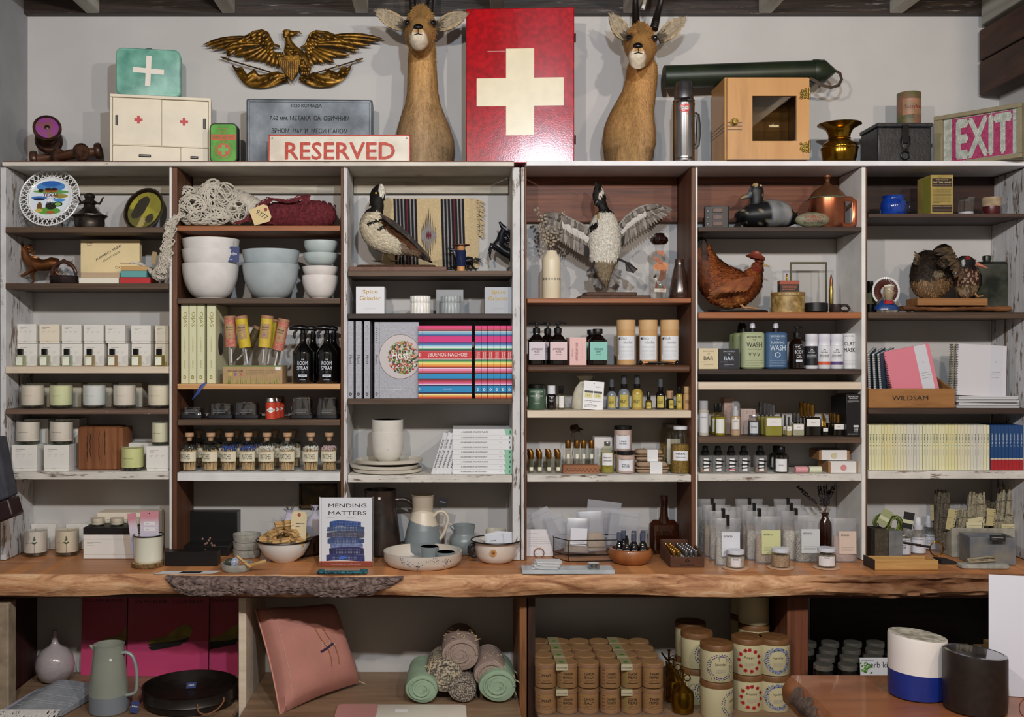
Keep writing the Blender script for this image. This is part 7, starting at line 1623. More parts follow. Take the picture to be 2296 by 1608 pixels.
for j in range(3):scent('middle dark scent bottle with gold cap, %s of receding file' % dn[j],1879-j*8,24,949,930-j*2,3.52+.038*j,dlq,sc_g,gl_,j==0)
def rz_(m,W,H):y=-.0003;c=P('#c9c9cc',.6);m.text('RAZOR',W*.5,H*.94,c,w=W*.7,h=H*.03,y=y,bold=.03);m.text('BLADES',W*.5,H*.90,c,w=W*.6,h=H*.03,y=y,bold=.03);m.lines(W*.08,W*.92,H*.80,H*.85,2,c,y,t=.0012);m.text('100',W*.68,H*.165,c,w=W*.3,h=H*.06,y=y,bold=.04);m.text('PACK',W*.68,H*.115,c,w=W*.3,h=H*.025,y=y,bold=.04);m.text('20 PACKS OF 5',W*.5,H*.06,c,w=W*.8,h=H*.02,y=y);m.quad(W*.5,W*.86,H*.22,H*.27,c,y)
bx('razor_blade_box','tall black carton with white print against the white divider','box',1898,1929.5,884,z5,3.49,.08,P('#0d0d10',.4),rz_)
for i in range(3):bx('razor_blade_box','plain black carton edge, %s left of printed one' % ['first','second','third'][i],'box',1891.5-i*6,1896.5-i*6,886+i*2,z5,3.54+.02*i,.07,P('#141416',.35))
# row 5
z5=Z['55'];R0=L(14,3.53)
for i,px in enumerate([1581,1609.5,1639,1667.5,1704.5]):
 t=T('room_mist_bottle','clear square mist bottle with black top and taped label, %s of five' % fromleft(i,5),'bottle',(SX(px,3.53),3.53,z5+.0006),group='mist bottles with black tops');MB().rbox(.042,.03,0,.058,GLASS('#e6e8e0',.3,gloss=.12,milky=.12),.005,4,bev=.002).build('glass',t);MB().lathe([(.008,.059),(.0145,.0595),(.0145,.070),(.010,.074),(.0095,.088),(.006,.090),(0,.0905)],P('#0a0a0c',.25),22).build('cap',t)
 if i in (0,4):MB().rbox(.038,.026,.002,.018,P('#8a5f2a',.2),.004).build('liquid',t)
 m=MB();y=-.0155;m.quad(-.008,.008,.006,.048,P('#e6e6e8',.5),y)
 for k,z_ in enumerate((.040,.027,.016)):m.box(-.014+.002*k,.014-.001*k,y-.0006,y-.0003,z_-.0022,z_+.0022,blk,R=RY(.1-.1*k),c=(0,0,0))
 if i==2:m.quad(-.014,.014,.0085,.0125,P('#b0252c',.5),y-.0009)
 m.build('label',t)
jar('dark green bottle with white label beside the mist bottles',1751,33,1002,z5,3.53,GLASS('#8a9468',.6),P('#26281a',.1,coat=1.),blk,.9,P('#e4e4e6',.5),(('OIL',.4,.7,.004),),.022,'oil_bottle',None,.55,cat='bottle',z=(.06,.72));jar('second green bottle hidden behind the front green bottle',1741,31,1000,z5,3.62,GLASS('#8a9468',.6),P('#26281a',.1,coat=1.),blk,.9,P('#c4c4c6',.5),(),.022,'oil_bottle',None,.55,cat='bottle')
for px,c,nm in ((1796,'#d79aa0','pink'),(1827,'#d6d9be','cream')):t=T('paper_roll','small %s paper wrapped roll lying on the worn white shelf' % nm,'roll',at(px,z5+.0118,3.51));MB().lathe([(.0112,-.0205),(.0112,.0205)],P(c,.5),26,R=RY(PI/2)).build('wrapper',t)
for zz,a,b,yt,Y,nm,c in ((z5+.0006,1863,1920,1035,3.51,'lower','#d08a8a'),(z5+.042,1842,1899,1013,3.53,'upper','#c9c2a0')):
 W=L(b-a,Y);H=.0385 if nm=='lower' else .034;t=T('soap_box',nm+' kraft soap box with white paper band and wax seal','box',(SX((a+b)/2,Y),Y,zz));MB().box(-W/2-.008,W/2+.010,.002,.10,0,H-.002,P('#9a6f46',.6)).build('carton',t,bev=.001);m=MB();m.box(-W/2,W/2,0,.102,-.0001,H,P('#dcdad8',.5));m.build('paper_band',t);MB().lathe([(.0105,0),(.010,.002),(.006,.0015),(0,.0015)],P(c,.35),22,R=RX(PI/2),c=(0,-.0002,H*.45)).build('wax_seal',t)
# ================================================================ column 6
z6=Z['61'];en=P('#1440a0',.12,c2='#103080',vs=40,coat=.8)
R0=L(31,3.53);t=rev('enamel_pot','cobalt blue enamel pot with curved side handle on the dark shelf','pot',2003,z6,3.53,[('pot',[(R0*.8,0),(R0*.87,.004),(R0*.9,.03),(R0*.86,.045),(R0*.72,.054),(R0*.72,.058),(R0*.80,.063),(R0*.82,.066),(R0*.78,.065),(R0*.68,.055)],en,36)])
MB().tube([(R0*.82,0,.048),(R0*1.05,0,.044),(R0*1.2,0,.034),(R0*1.1,0,.02),(R0*.86,0,.012)],.003,P('#101c3c',.2),8).build('handle',t)
ylc=P('#a5904a',.55,c2='#8d7a3c',vs=14)
def pen(m,W,H):
 y=-.0003;c=P('#2a1410',.6);q=P('#c3b078',.6);m.quad(W*.06,W*.96,H*.70,H*.91,c,y);m.quad(W*.06,W*.96,H*.04,H*.23,c,y)
 for s,z,w_,h in (("PENICK'S",.875,.5,.03),('INITIAL-LINE',.81,.82,.045),('BOTANICAL DRUGS',.74,.78,.022),('S.B.PENICK & COMPANY',.195,.84,.028),("WORLD'S BOTANICALS",.10,.8,.02)):m.text(s,W*.51,H*z,q,w=W*w_,h=H*h,y=y-.0003,bold=.02)
 m.lines(W*.1,W*.92,H*.27,H*.64,12,c,y,t=.0011);m.lines(W*.3,W*.7,H*.93,H*.96,1,c,y)
 D=.06;m.add([(-.0003,.006,H*.05),(-.0003,D-.006,H*.05),(-.0003,D-.006,H*.94),(-.0003,.006,H*.94)],[(3,2,1,0)],P('#8a8a36',.6))
bx('botanical_tin','tall yellowed botanical drug box with black lettered panels','box',2087,2137,392.5,z6,3.49,.10,ylc,pen)
R0=L(17.5,3.53);t=rev('beaker','small clear glass beaker with white powder inside','beaker',2166,z6,3.53,[('glass',[(R0*.92,0),(R0*.95,.003),(R0*.95,.054),(R0*1.06,.060),(R0*1.02,.060),(R0*.9,.052)],GLASS('#eef2f4',.15,gloss=.2),28),('powder',[(R0*.88,.003),(R0*.88,.011),(0,.013)],P('#d5d6d8',.8),20)])
R0=L(19,3.55);rev('paper_jar','small jar with crumpled paper lid and dark red contents','jar',2223,z6,3.55,[('contents',[(R0*.9,0),(R0*.95,.003),(R0*.95,.032)],P('#4a1018',.3),28),('paper_lid',[(R0*1.0,.0325),(R0*1.04,.036),(R0*1.05,.060),(R0*1.0,.064),(0,.0645)],P('#b09c80',.8,c2='#8f7c62',vs=40),28)])
z6=Z['62']
# chieftain bust, wood duck pair, canteen, dark bottle
t=T('chief_bust','painted ceramic bust wearing white tipped feather war bonnet','figurine',at(1987,z6+.001,3.55));C=Crop(1930,360,4.467,3.55,t.location);gl=lambda c,r=.25:P(c,r,coat=.5)
m=MB();C.loft(m,[(260,1500,22,28),(260,1497,125,70),(260,1465,118,66),(262,1430,80,50),(264,1400,50,40)],gl('#1c3f78'),20);m.build('shoulders',t)
m=MB();C.loft(m,[(262,1445,55,40,-.012),(264,1410,50,36,-.010)],gl('#a0242a'),16);m.build('collar',t)
m=MB();C.loft(m,smooth([(268,1405,26,24,-.006),(268,1380,38,36,-.008),(268,1340,50,48,-.010),(268,1300,50,50,-.010),(268,1265,40,44,-.008),(268,1245,12,14,-.006)],3),gl('#a5957a',.35),20);C.loft(m,[(272,1300,5,5,-.0262),(274,1330,10,9,-.0275),(272,1342,4,4,-.026)],gl('#a5957a',.35),8)
m.build('face',t);m=MB()
for x in (250,292):C.loft(m,[(x-12,1308,3,3,-.0235),(x,1305,5,4,-.0255),(x+12,1308,3,3,-.0235)],gl('#2a1c16'),6)
C.loft(m,[(255,1358,2,3,-.0225),(270,1356,3,3,-.0235),(287,1358,2,3,-.0225)],gl('#5a3028'),6);C.loft(m,[(222,1262,9,7,-.012),(245,1258,10,7,-.021),(268,1256,11,8,-.0245),(292,1258,10,7,-.021),(314,1262,9,7,-.012)],gl('#e0dcd0'),8);m.build('face_details',t)
for nm,c,r0,r1,n,dy in (('brown_feathers','#4a2018',52,118,30,.0),('white_feather_tips','#d6d8d8',112,140,30,.001)):
 m=MB()
 for k in range(n):a=-.75+(PI+1.5)*k/(n-1);ca,sa=math.cos(a),math.sin(a);C.loft(m,[(252+r0*ca,1310-r0*sa,10,6,dy+.004),(252+(r0+r1)/2*ca,1310-(r0+r1)/2*sa*1.02,14,7,dy),(252+r1*ca,1310-r1*sa*1.03,9,6,dy)],gl(c),7)
 m.build(nm,t)
R0=L(9,3.6);rev('medicine_bottle','dark bottle with cream label half hidden at the left divider','bottle',1951,z6,3.62,[('bottle',[(.022,0),(.022,.06),(.019,.083),(.012,.10),(.010,.115),(0,.116)],P('#0b0c0a',.15),24),('label',[(.0224,.035),(.0224,.072)],P('#77714a',.6),24)])
logm=WOOD('#3b2414','#7a4d2a',(5,30,30),.8,c3='#9a6a3c',bump=1.)
t=T('duck_pair','mounted grouse and wood duck side by side on rough bark log','taxidermy',at(2155,z6+.001,3.56));C=Crop(1930,360,4.467,3.56,t.location)
m=MB();rn=random.Random(9);C.loft(m,[(x,1485-18*math.sin((x-400)/90)*.3,30+rn.uniform(-6,6),70+rn.uniform(-10,10)) for x in range(405,1500,45)],logm,14);m.box(C.p(515,0)[0],C.p(1210,0)[0],-.04,.05,C.p(0,1455)[2],C.p(0,1385)[2],WOOD('#7a4d26','#a0703e',(3,40,40),.6));m.build('bark_log',t)
def gcol(p):
 x,y=C.inv(p);n=mnoise.noise(Vector(p)*70);n2=mnoise.noise(Vector(p)*200);c=hexc('#6d5236') if y>1190+60*n else hexc('#241a12')
 if n2>.15:c=tuple(v*1.8 for v in c)
 if (x-712)**2/55**2+(y-1130)**2/40**2<1 and y>1060:c=hexc('#7d6f58')
 return c
m=MB();C.loft(m,smooth([(770,865,40,30),(790,905,120,70),(770,980,170,95),(720,1080,200,125),(710,1180,208,135),(715,1270,190,125),(725,1340,130,90),(735,1385,50,40)],4),plum,26);tufts(m,7000,.012,.0045,quill,lambda p,n:(0,0,-1),gcol,lift=.2);m.build('grouse_plumage',t,colf=gcol)
m=MB();C.loft(m,smooth([(710,1000,20,18,-.075),(708,1030,52,38,-.080),(700,1065,50,40,-.085),(690,1090,18,16,-.090)],3),plum,16)
tufts(m,500,.008,.003,quill,lambda p,n:(0,0,-1),lambda p:hexc('#4a3a28') if mnoise.noise(Vector(p)*200)>0 else hexc('#1d150e'),lift=.15);m.build('grouse_head',t,colf=lambda p:hexc('#3a2c1e'))
for x in (690,736):MB().ell(C.p(x-5,1040,-.104),.0028,P('#0a0806',.1,coat=1.),8,6).build('eye',t)
pf_=lambda p:hexc('#2a1f15') if mnoise.noise(Vector(p)*99)>0 else hexc('#5d482f');m=MB();feathers(m,C,[(560,1000),(540,1060)],[(495,920),(480,1030)],5,14,quill,-.03);m.build('side_feathers',t,colf=pf_);m=MB();feathers(m,C,[(800,900),(860,1000),(900,1120)],[(620,930),(740,1080),(860,1230)],9,22,quill,-.08);m.build('wing',t,colf=pf_)
def wcol(p):
 x,y=C.inv(p);n=mnoise.noise(Vector(p)*120)
 if y<1085:
  if (x-1012)**2/26**2+(y-985)**2/16**2<1:return hexc('#8a2420')
  if abs(x-965)<11 and 1005<y<1055:return hexc('#c9ccca')
  return hexc('#0c100e')
 if x>1150:return hexc('#151310')
 if y<1240+30*n:return hexc('#a89478') if n>.22 else hexc('#4a241c')
 return hexc('#8a7458') if n>-.1 else hexc('#5a4632')
m=MB();C.loft(m,smooth([(1005,965,40,28,-.03),(1005,1000,85,45,-.03),(1012,1050,95,50,-.03),(1040,1100,100,62,-.02),(1060,1180,128,85,-.01),(1062,1260,125,85),(1050,1330,90,60),(1045,1370,35,28)],4),plum,24);tufts(m,4500,.008,.0035,quill,lambda p,n:(0,0,-1),wcol,lift=.12,flt=lambda p:C.inv(p)[1]>1080);m.build('wood_duck_plumage',t,colf=wcol)
m=MB();C.loft(m,[(1060,1055,24,22,-.065),(1095,1075,14,15,-.078),(1140,1102,5,9,-.088)],P('#b06a52',.4),10);m.build('wood_duck_bill',t);MB().ell(C.p(1035,1020,-.078),.003,P('#7a1c10',.1,coat=1.),10,8).build('eye',t)
m=MB();C.loft(m,[(1100,1340,12,12,-.03),(1120,1370,9,9,-.035),(1160,1362,6,6,-.045)],P('#a5713c',.6),8);m.build('foot',t)
t=T('metal_canteen','large dented dark metal canteen with screw neck at the shelf end','canteen',(SX(2222,3.62),3.625,z6+.014),math.radians(-6));cm_=P('#2a2f2a',.3,.85,c2='#565a52',vs=14,bump=.15,bs=30);MB().rbox(.140,.170,-.025,.025,cm_,.028,6,R=RX(PI/2),c=(0,0,.085),bev=.010).build('body',t);MB().lathe([(.012,.170),(.013,.173),(.013,.177),(.0145,.178),(.0145,.190),(.012,.192),(0,.192)],cm_,20,c=(-.012,0,0)).build('neck',t)
# notebooks
z6=Z['63'];crw=WOOD('#6f4522','#9a6a38',(3,22,22),.6,c3='#a87a46',bump=.2);t=T('wooden_crate','low pine crate lettered across the front holding spiral notebooks','crate',(SX(1948,3.485),3.485,z6+.0005));W=L(193,3.485)
m=MB();m.box(0,W,0,.009,0,.066,crw);m.text('WILDSAM',W*.48,.034,P('#1a120c',.7),w=W*.42,h=.016,y=-.0004,bold=.005);m.build('front_board',t,bev=.001)
MB().box(0,W,.0095,.15,0,.006,crw).build('bottom_board',t)
for x in (0,W-.008):MB().prism([(0,.006),(.14,.006),(.14,.11),(0,.064)],x,x+.008,crw,R=Matrix(((0,1,0),(1,0,0),(0,0,1))),c=(0,.0098,0)).build('end_board',t)
def nb(label,px,Y,z,w_,h,col,rz,lean,rx=-.10,band=False,grp=None,n=30):
 t=T('spiral_notebook',label,'notebook',(SX(px,Y),Y,z),rot=(rx,lean,rz),group=grp);c=P(col,.55);m=MB();m.box(0,w_,0,.0012,0,h,c);m.box(0,w_,.009,.0102,0,h,c)
 if band:m.box(w_*.66,w_*.92,-.0004,.0105,-.0003,h+.0003,P('#c9cad2',.5));m.text('A',w_*.79,h*.68,lgrey,w=.006,h=.008,y=-.0008);m.lines(w_*.70,w_*.88,h*.35,h*.5,3,greyink,-.0008,t=.0009)
 m.build('cover',t,bev=.0008);MB().box(.003,w_-.001,.0014,.0088,.001,h-.001,paper).build('pages',t);m=MB()
 for k in range(n):z_=h*(k+.5)/n;m.tube([(.004+.0055*math.cos(a)-.004,.005+.0075*math.sin(a),z_) for a in [j*PI/4 for j in range(9)]],.0009,P('#3a332a',.4,.5),4)
 m.build('spiral_binding',t)
for i in range(3):nb('dark blue spiral notebook in the crate, %s of three' % fromleft(i,3),1954+i*13,3.515+.0*i,z6+.012,.13,.175,'#27435a',math.radians(58-i*6),math.radians(-10),0,grp='blue notebooks in the crate',n=24)
for i,(px,c) in enumerate([(1988,'#c9b8b4'),(1993,'#b98088'),(1998,'#d4798a')]):nb(['grey edged','dull rose','bright pink'][i]+' spiral notebook in the crate tilted to the right',px+8,3.54-.015*i,z6+.012,.158,.182,c,math.radians(-2),math.radians(-11),-.06,i==2)
for i in range(2):nb(['cream spiral notebook behind the front white one','white spiral notebook standing on the notebook stack'][i],2132+i*12,3.57-.03*i,z6+.043,.175,.178,['#b9b09c','#cfcdd2'][i],math.radians(2),math.radians(3),-.05,i==1)
for i in range(4):solo('notebook',MB().box(0,.21,0,.14,0,.0085,P('#cfcfd2',.5)).box(.002,.208,-.0003,0,.003,.006,P('#a5a5aa',.6)),'white notebook lying flat in the stack, %s' % ['at the bottom','second from bottom','third from bottom','on top'][i],'notebook',(SX(2145+i % 2*7,3.495),3.495+.003*(i % 2),z6+.0006+i*.0098),math.radians((-2,3,-1,4)[i]),'flat white notebooks',bev=.001)
# field guides
z6=Z['64'];yb=['#dcd9b0','#d9d4a2','#d9d4b4','#d0cec0','#dad8b6'];dots=['#6a2a20']*4+['#b0882a']*2+['#c8642a']*3+['#4a4a8a']*4+['#1c2a5a']*4+['#4a5a30']*3+['#c9a82a']*4+['#3a9ab0']*5+['#2a6a2a']*4+['#d09070']*5;x=1948.;rn=random.Random(8)
for i in range(38):
 w_=7.1;W=L(w_-.5,3.5);H=hz(953.5,3.5,z6);m=MB();m.box(0,W,0,.11,0,H-(.0004*(i % 3)),P(yb[(i//4) % 5],.5));c=P(dots[i],.5);f=-.0003
 m.lathe([(.0018,0),(0,.0001)],c,8,R=RX(PI/2),c=(W/2,f,H*.54));m.lines(W*.35,W*.65,H*.60,H*.80,7,P('#3a3a38',.6),f,t=.0026,seed=i);m.lines(W*.40,W*.60,H*.30,H*.48,7,lgrey,f,t=.0020)
 if i in (5,8,16,28):m.box(W*.9,W+.0003,-.0004,.11,.002,H-.002,P('#c8402a' if i==5 else '#3a3a30',.5))
 solo('field_guide',m,'pale yellow travel guide, spine %d of 38 from left, %s dot' % (i+1,{'#6a':'brown','#b0':'ochre','#c8':'orange','#4a':'slate','#1c':'navy','#c9':'yellow','#3a':'teal','#2a':'green','#d0':'peach'}[dots[i][:3]]),'book',(SX(x,3.5),3.5,z6+.0005),group='pale yellow travel guides',bev=.0004);x+=w_+.12*(i % 3==0)
for i in range(9):
 W=L(7.7,3.5);H=hz(954,3.5,z6);m=MB();m.box(0,W,0,.11,0,H,P('#1a4478',.45));f=-.0003;m.quad(0,W,0,H*.235,P('#a81f22',.5),f);m.quad(0,W,H*.235,H*.26,P('#cfc4b0',.5),f);m.lines(W*.35,W*.65,H*.57,H*.82,8,P('#b0bccc',.6),f,t=.003,seed=i);m.text('o',W*.5,H*.535,P('#8fa4bc',.6),w=W*.45,h=.0045,y=f)
 solo('field_guide',m,'dark blue travel guide with red foot, %s of nine' % fromleft(i,9),'book',(SX(2221+i*8.2,3.5),3.5,z6+.0005),group='blue and red travel guides',bev=.0004)
# ================================================================ goods on the counter
zc=ZC+.0008
def cy(py):return FPX*(EYE-ZC)/(py-VY)
def cx(px,py):return (SX(px,cy(py)),cy(py),zc)
z5=ZC
for i,(px,py,yt,lb_) in enumerate([(79.5,1246,1190,'leftmost on the counter'),(150.5,1245,1189,'second on the counter beside the black topped gift box')]):Y=cy(py);candle('glass candle with printed flower, '+lb_,px,zc,Y,53,yt,['#dcd6cc','#ddd2bb'][i],True,plant=True)
for i,(a,b) in enumerate([(70,124),(148,198)]):bx('candle_box','white carton on the counter behind the %s flower candle' % ['leftmost','second'][i],'box',a,b,1176,zc,cy(1233)-.0,.06,boxw,smallprint,lid=.006)
Y=cy(1254);W=L(116,Y);hb=hz(1199,Y,zc)
def gd(m,W,H):m.lines(W*.07,W*.34,H*.62,H*.70,2,greyink,-.0003,t=.0009);m.lines(W*.07,W*.38,H*.54,H*.56,1,lgrey,-.0003,t=.0006);m.quad(0,W,H*.175,H*.183,lgrey,-.0003);m.quad(0,W,H*.80,H*.808,P('#a5946a',.6),-.0003)
bx('gift_box','large white gift box under a black tray with three small candles','box',187,303,1199,zc,Y,.12,boxw,gd)
zt_=zc+hb+.001;t=T('black_tray','black box lid holding three small candles on the gift box','tray',(SX(187,Y),Y-.002,zt_));MB().box(0,W+.002,0,.12,0,.0235,P('#0a0a0b',.5)).build('lid',t,bev=.001);zt_+=.024
for i,px in enumerate([219.5,262.5,301]):candle('small glass tealight candle on black tray, %s of three' % cn[(0,1,3)[i]],px,zt_,Y+.045,32,1163,'#dcd2be',True,group='small candles on the tray')
bx('gift_box','long white gift box behind the three small candles','box',218,352,1150,zc,3.60,.09,boxc,smallprint,lid=.01)
Y=cy(1271)+.01;t=T('wood_slice','round bark edged wood slice under the enamel mug','coaster',(SX(331,Y),Y,zc));MB().lathe([(.050,0),(.052,.002),(.051,.012),(.049,.0135)],P('#8a6a3e',.8,c2='#4a3018',vs=120),34,wob=.02).build('bark',t);MB().lathe([(.0485,.0136),(0,.0138)],P('#c0a070',.7),34).build('cut_face',t)
zm=zc+.0145;R0=L(31,Y);whe=P('#dfe2e0',.15,coat=.8);t=rev('enamel_mug','cream enamel mug with black rim holding incense packs','mug',333,zm,Y,[('body',[(R0*.92,0),(R0*.98,.004),(R0,.01),(R0,.084),(R0*1.04,.088),(R0*.97,.086),(R0*.94,.01),(0,.008)],P('#dde0cf',.2,coat=.6),40)]);m=MB();m.tube([(R0*1.05*math.cos(a),R0*1.05*math.sin(a),.088) for a in [k*PI/20 for k in range(41)]],.0022,blk,8);m.build('rim',t)
for i,(px,w_,yt,rz_a,dx) in enumerate([(306,19,1112,-.13,0),(336,41,1099,.0,0)]):
 H=.155-.008*(1-i);t=T('incense_pack',['incense pack leaning left, pink fading to grey, in the enamel mug','wide incense pack with pink watercolour top in the enamel mug'][i],'packet',(SX(px,Y),Y-.004+.012*(1-i),zm+.012),rot=(0,rz_a,0));W=L(w_,Y);m=MB();N=16;vcm=VC(.5,amt=.0);V=[];F=[]
 for k in range(N+1):
  for x_ in (-W/2,W/2):
   for y_ in (-.0015,.0015):V.append((x_,y_,H*k/N))
 for k in range(N):b=k*4;F+=[(b,b+2,b+6,b+4),(b+3,b+1,b+5,b+7),(b+1,b,b+4,b+5),(b+2,b+3,b+7,b+6)]
 F.append((N*4,N*4+2,N*4+3,N*4+1));m.add(V,F,vcm);f=-.0018
 def ic(p,H=H):u=p[2]/H;a,b,c=hexc('#c98a94'),hexc('#cfc4d0'),hexc('#a9b2cc');return tuple((b[k]+(a[k]-b[k])*max(0,min(1,(u-.72)/.15))) if u>.6 else (c[k]+(b[k]-c[k])*max(0,(u-.3)/.3)) for k in range(3))
 m.build('pack',t,colf=ic)
 if i:
  for q in (.70,.58):MB().quad(-W*.30,W*.32,H*q,H*(q+.08),P('#e2e0e4',.5),f).lines(-W*.2,W*.2,H*(q+.03),H*(q+.05),1,greyink,f-.0003).build('label',t)
  MB().lathe([(.0022,0),(0,.0001)],ink,10,R=RX(PI/2),c=(0,f,H*.955)).build('hang_hole',t)
def bl_(label,a,b,yt,py,D,mat=None,z=zc,nm='black_box',deco=None):return bx(nm,label,'box',a,b,yt,z,cy(py),D,mat or P('#0b0b0d',.4),deco)
bl_('open black presentation box standing at the back with faint floral emblem',421,532,1148,1236,.06);bl_('low black box in front of the presentation box',399,512,1225,1247,.09);bl_('small black box with white underside at the counter front',369,487,1238,1270,.05)
m=MB();rn=random.Random(3)
for k in range(12):m.ell((rn.uniform(-.02,.02),0,rn.uniform(-.03,.03)),(.0035,.001,.004),P('#7d5a4c',.5),6,5)
tag(m.build('dried_sprig',None,(SX(468,3.44),3.435,ZC+.062)),'small pinkish dried sprig lying before the black presentation box','sprig')
t=T('leaflet','white printed leaflet with black picture lying on the counter edge','leaflet',(*cx(420,1284)[:2],ZC+.0003),.02);m=MB();W=.19;m.add([(-W/2-.008,-.022,0),(W/2-.012,-.022,0),(W/2+.012,.026,0),(-W/2+.016,.026,0)],[(0,1,2,3)],P('#dfe0e2',.5));m.add([(v[0]*.36+.01,v[1]*.6,.0004) for v in m.V[:4]],[(0,1,2,3)],ink);m.build('sheet',t)
con=P('#a5a49c',.8,c2='#8f8e86',vs=60,bump=.2)
def dish(label,px,py,w_,h,mat,nm='bowl',wall=.9,sy=1.,z=zc,grp=None,foot=.8,Y=None,seg=40):
 Y=Y or cy(py);R0=L(w_/2,Y);return solo(nm,MB().lathe([(R0*foot*.95,0),(R0*foot,.002),(R0*(foot+1)/2,h*.35),(R0,h*.75),(R0,h),(R0*wall,h),(R0*wall*.97,h*.5),(R0*foot*.7,h*.2),(0,h*.18)],mat,seg),label,'bowl',(SX(px,Y),Y+0,z),group=grp)
for i in range(3):dish('round grey concrete dish in the stack of three, %s' % ['bottom','middle','top'][i],554,1248,62,.026,con,z=zc+.0265*i,grp='stacked concrete dishes',foot=.95)
dish('small shallow concrete dish of crystals and wood sticks',531,1279,68,.024,con,foot=.93);o_=cx(531,1279)
for i,(dx,dz,r,c,nm,sh) in enumerate([(-.024,.020,.017,'#3e423c','dark grey',.9),(-.004,.020,.018,'#7a86a0','blue grey',1.),(.014,.018,.015,'#b98a68','peach',.8)]):
 bm=MB();bm.ell((0,0,0),(r,r*.8,r*sh),P(c,.4,c2='#c9cfdc' if i==1 else c,vs=120,bump=.6,bs=200),7,5);solo('crystal',bm,nm+' rough crystal lying in the small concrete dish','crystal',(o_[0]+dx,o_[1],zc+dz+.004),.5*i)
psm=WOOD('#a87a42','#d9b87e',(8,60,60),.7)
for i,(a,b) in enumerate([((531,1247),(562,1273)),((556,1270),(596,1258))]):A,B=yp(*a,3.30),yp(*b,3.28);solo('wood_stick',MB().tube([(0,0,0),B-A],[(.0045,.003),(.0055,.003)],psm,4),['pale wood stick pointing up left from the concrete dish','pale wood stick pointing right from the concrete dish'][i],'stick',tuple(A))
# enamel bowl of kindling bundles
Y=cy(1262)+.03;R0=L(60,Y);Hb=.072;ob_=(SX(637,Y),Y,zc);t=T('enamel_bowl','white enamel bowl with black rim piled with bundles of wood sticks','bowl',ob_);MB().lathe([(R0*.42,0),(R0*.46,.003),(R0*.75,.022),(R0*.95,.054),(R0*1.0,Hb),(R0*.97,Hb),(R0*.9,.05),(R0*.5,.012),(0,.01)],whe,48).build('bowl',t);MB().tube([(R0*1.02*math.cos(a),R0*1.02*math.sin(a),Hb) for a in [k*PI/24 for k in range(49)]],.0030,blk,8).build('rim',t)
tw=P('#8d7250',.9);rn=random.Random(12)
lay=[(-.05,-.035,.074,.3),(0,-.052,.072,0),(.05,-.035,.074,-.5),(-.062,0,.078,1.3),(.062,.0,.078,1.2),(-.03,.03,.08,.2),(.03,.03,.08,-.3),(-.028,-.02,.098,1.1),(.028,-.02,.098,-.9),(0,.01,.102,.1),(-.002,-.005,.122,.35)]
for i,(x_,y_,z_,a) in enumerate(lay):
 t=T('stick_bundle','bundle of pale wood sticks tied with twine, %s' % ['front left of bowl','front centre of bowl','front right of bowl','far left of bowl','far right of bowl','back left of bowl','back right of bowl','left of second layer','right of second layer','middle of second layer','topmost of the pile'][i],'bundle',(ob_[0]+x_,ob_[1]+y_,zc+z_),rot=(rn.uniform(-.2,.2),rn.uniform(-.2,.2),a),group='tied wood bundles')
 m=MB()
 for k in range(7):aa=k*PI/3;r=.0085 if k else 0;m.box(-.026-rn.uniform(0,.005),.026+rn.uniform(0,.005),-.0045,.0045,-.0045,.0045,psm,R=RX(rn.uniform(0,1.5)),c=(0,r*math.cos(aa),r*math.sin(aa)))
 m.build('sticks',t,bev=.0008);m=MB()
 for k in range(3):m.tube([(k*.003-.003,.0142*math.cos(q),.0142*math.sin(q)) for q in [j*PI/6 for j in range(13)]],.0013,tw,5)
 m.tube([(0,0,.014),(.004,-.006,.022),(.010,0,.026)],.001,tw,4);m.build('twine',t)
t=T('price_tag','large manila price tag with red eyelet behind the wood bundles','tag',(SX(667,3.44),3.45,zc+.075),rot=(-.1,.04,0));m=MB();m.prism([(-.026,0),(.026,0),(.026,.085),(.018,.095),(-.018,.095),(-.026,.085)],-.0004,.0004,P('#d6c69e',.6));m.lathe([(.006,0),(.002,.0005)],P('#9a4038',.5),14,R=RX(PI/2),c=(0,-.0005,.084));m.lines(-.01,.02,.04,.06,2,greyink,-.0008);m.build('tag',t)
Y=3.60;t=rev('brown_basket','dark brown round basket holding white cloth bags behind bundles','basket',665,zc,Y,[('basket',[(.075,0),(.09,.01),(.093,.07),(.087,.07),(.08,.01)],WOOD('#2b170e','#4f2e1c',(60,60,20),.7),36)])
for i,(px,w_,h_) in enumerate([(648,.045,.125),(706,.040,.140)]):
 bm=MB();bm.lathe([(.02,0),(w_,.02),(w_*1.02,.05),(w_*.8,.085),(w_*.3,.105),(w_*.18,.115),(w_*.35,h_)],P('#c3bfc8',.8,c2='#a9a7c0',vs=18,bump=.4,bs=60),26,sy=.65,wob=.06);t=T('cloth_bag',['grey white cloth bag tied with ribbon in the basket','white and lavender cloth bag half hidden by the book'][i],'bag',(SX(px,3.6),3.60,zc+.03));bm.build('cloth',t)
 m=MB()
 for k in range(5):m.tube([(0,0,.11),(.012*math.cos(k*2),-.01,.135),(.022*math.cos(k*2.3),-.005,.15-.006*k),(.008*math.cos(k),0,.12)],.0009,P('#4f4638',.7),4)
 m.build('ribbon',t)
t=T('framed_picture','small dark framed landscape picture hanging on wall above the cloth bags','picture',(SX(713,3.698),3.700,SZ(1112,3.698)));fr=P('#4a3a20',.5,.3);W,H=.135,.088;m=MB()
for a in ((-W/2,W/2,H/2-.008,H/2),(-W/2,W/2,-H/2,-H/2+.008),(-W/2,-W/2+.008,-H/2,H/2),(W/2-.008,W/2,-H/2,H/2)):m.box(a[0],a[1],-.008,.004,a[2],a[3],fr)
m.build('frame',t,bev=.001);MB().box(-W/2+.007,W/2-.007,-.001,.002,-H/2+.007,H/2-.007,P('#1c150a',.4,c2='#6f5a26',vs=22)).build('painting',t)
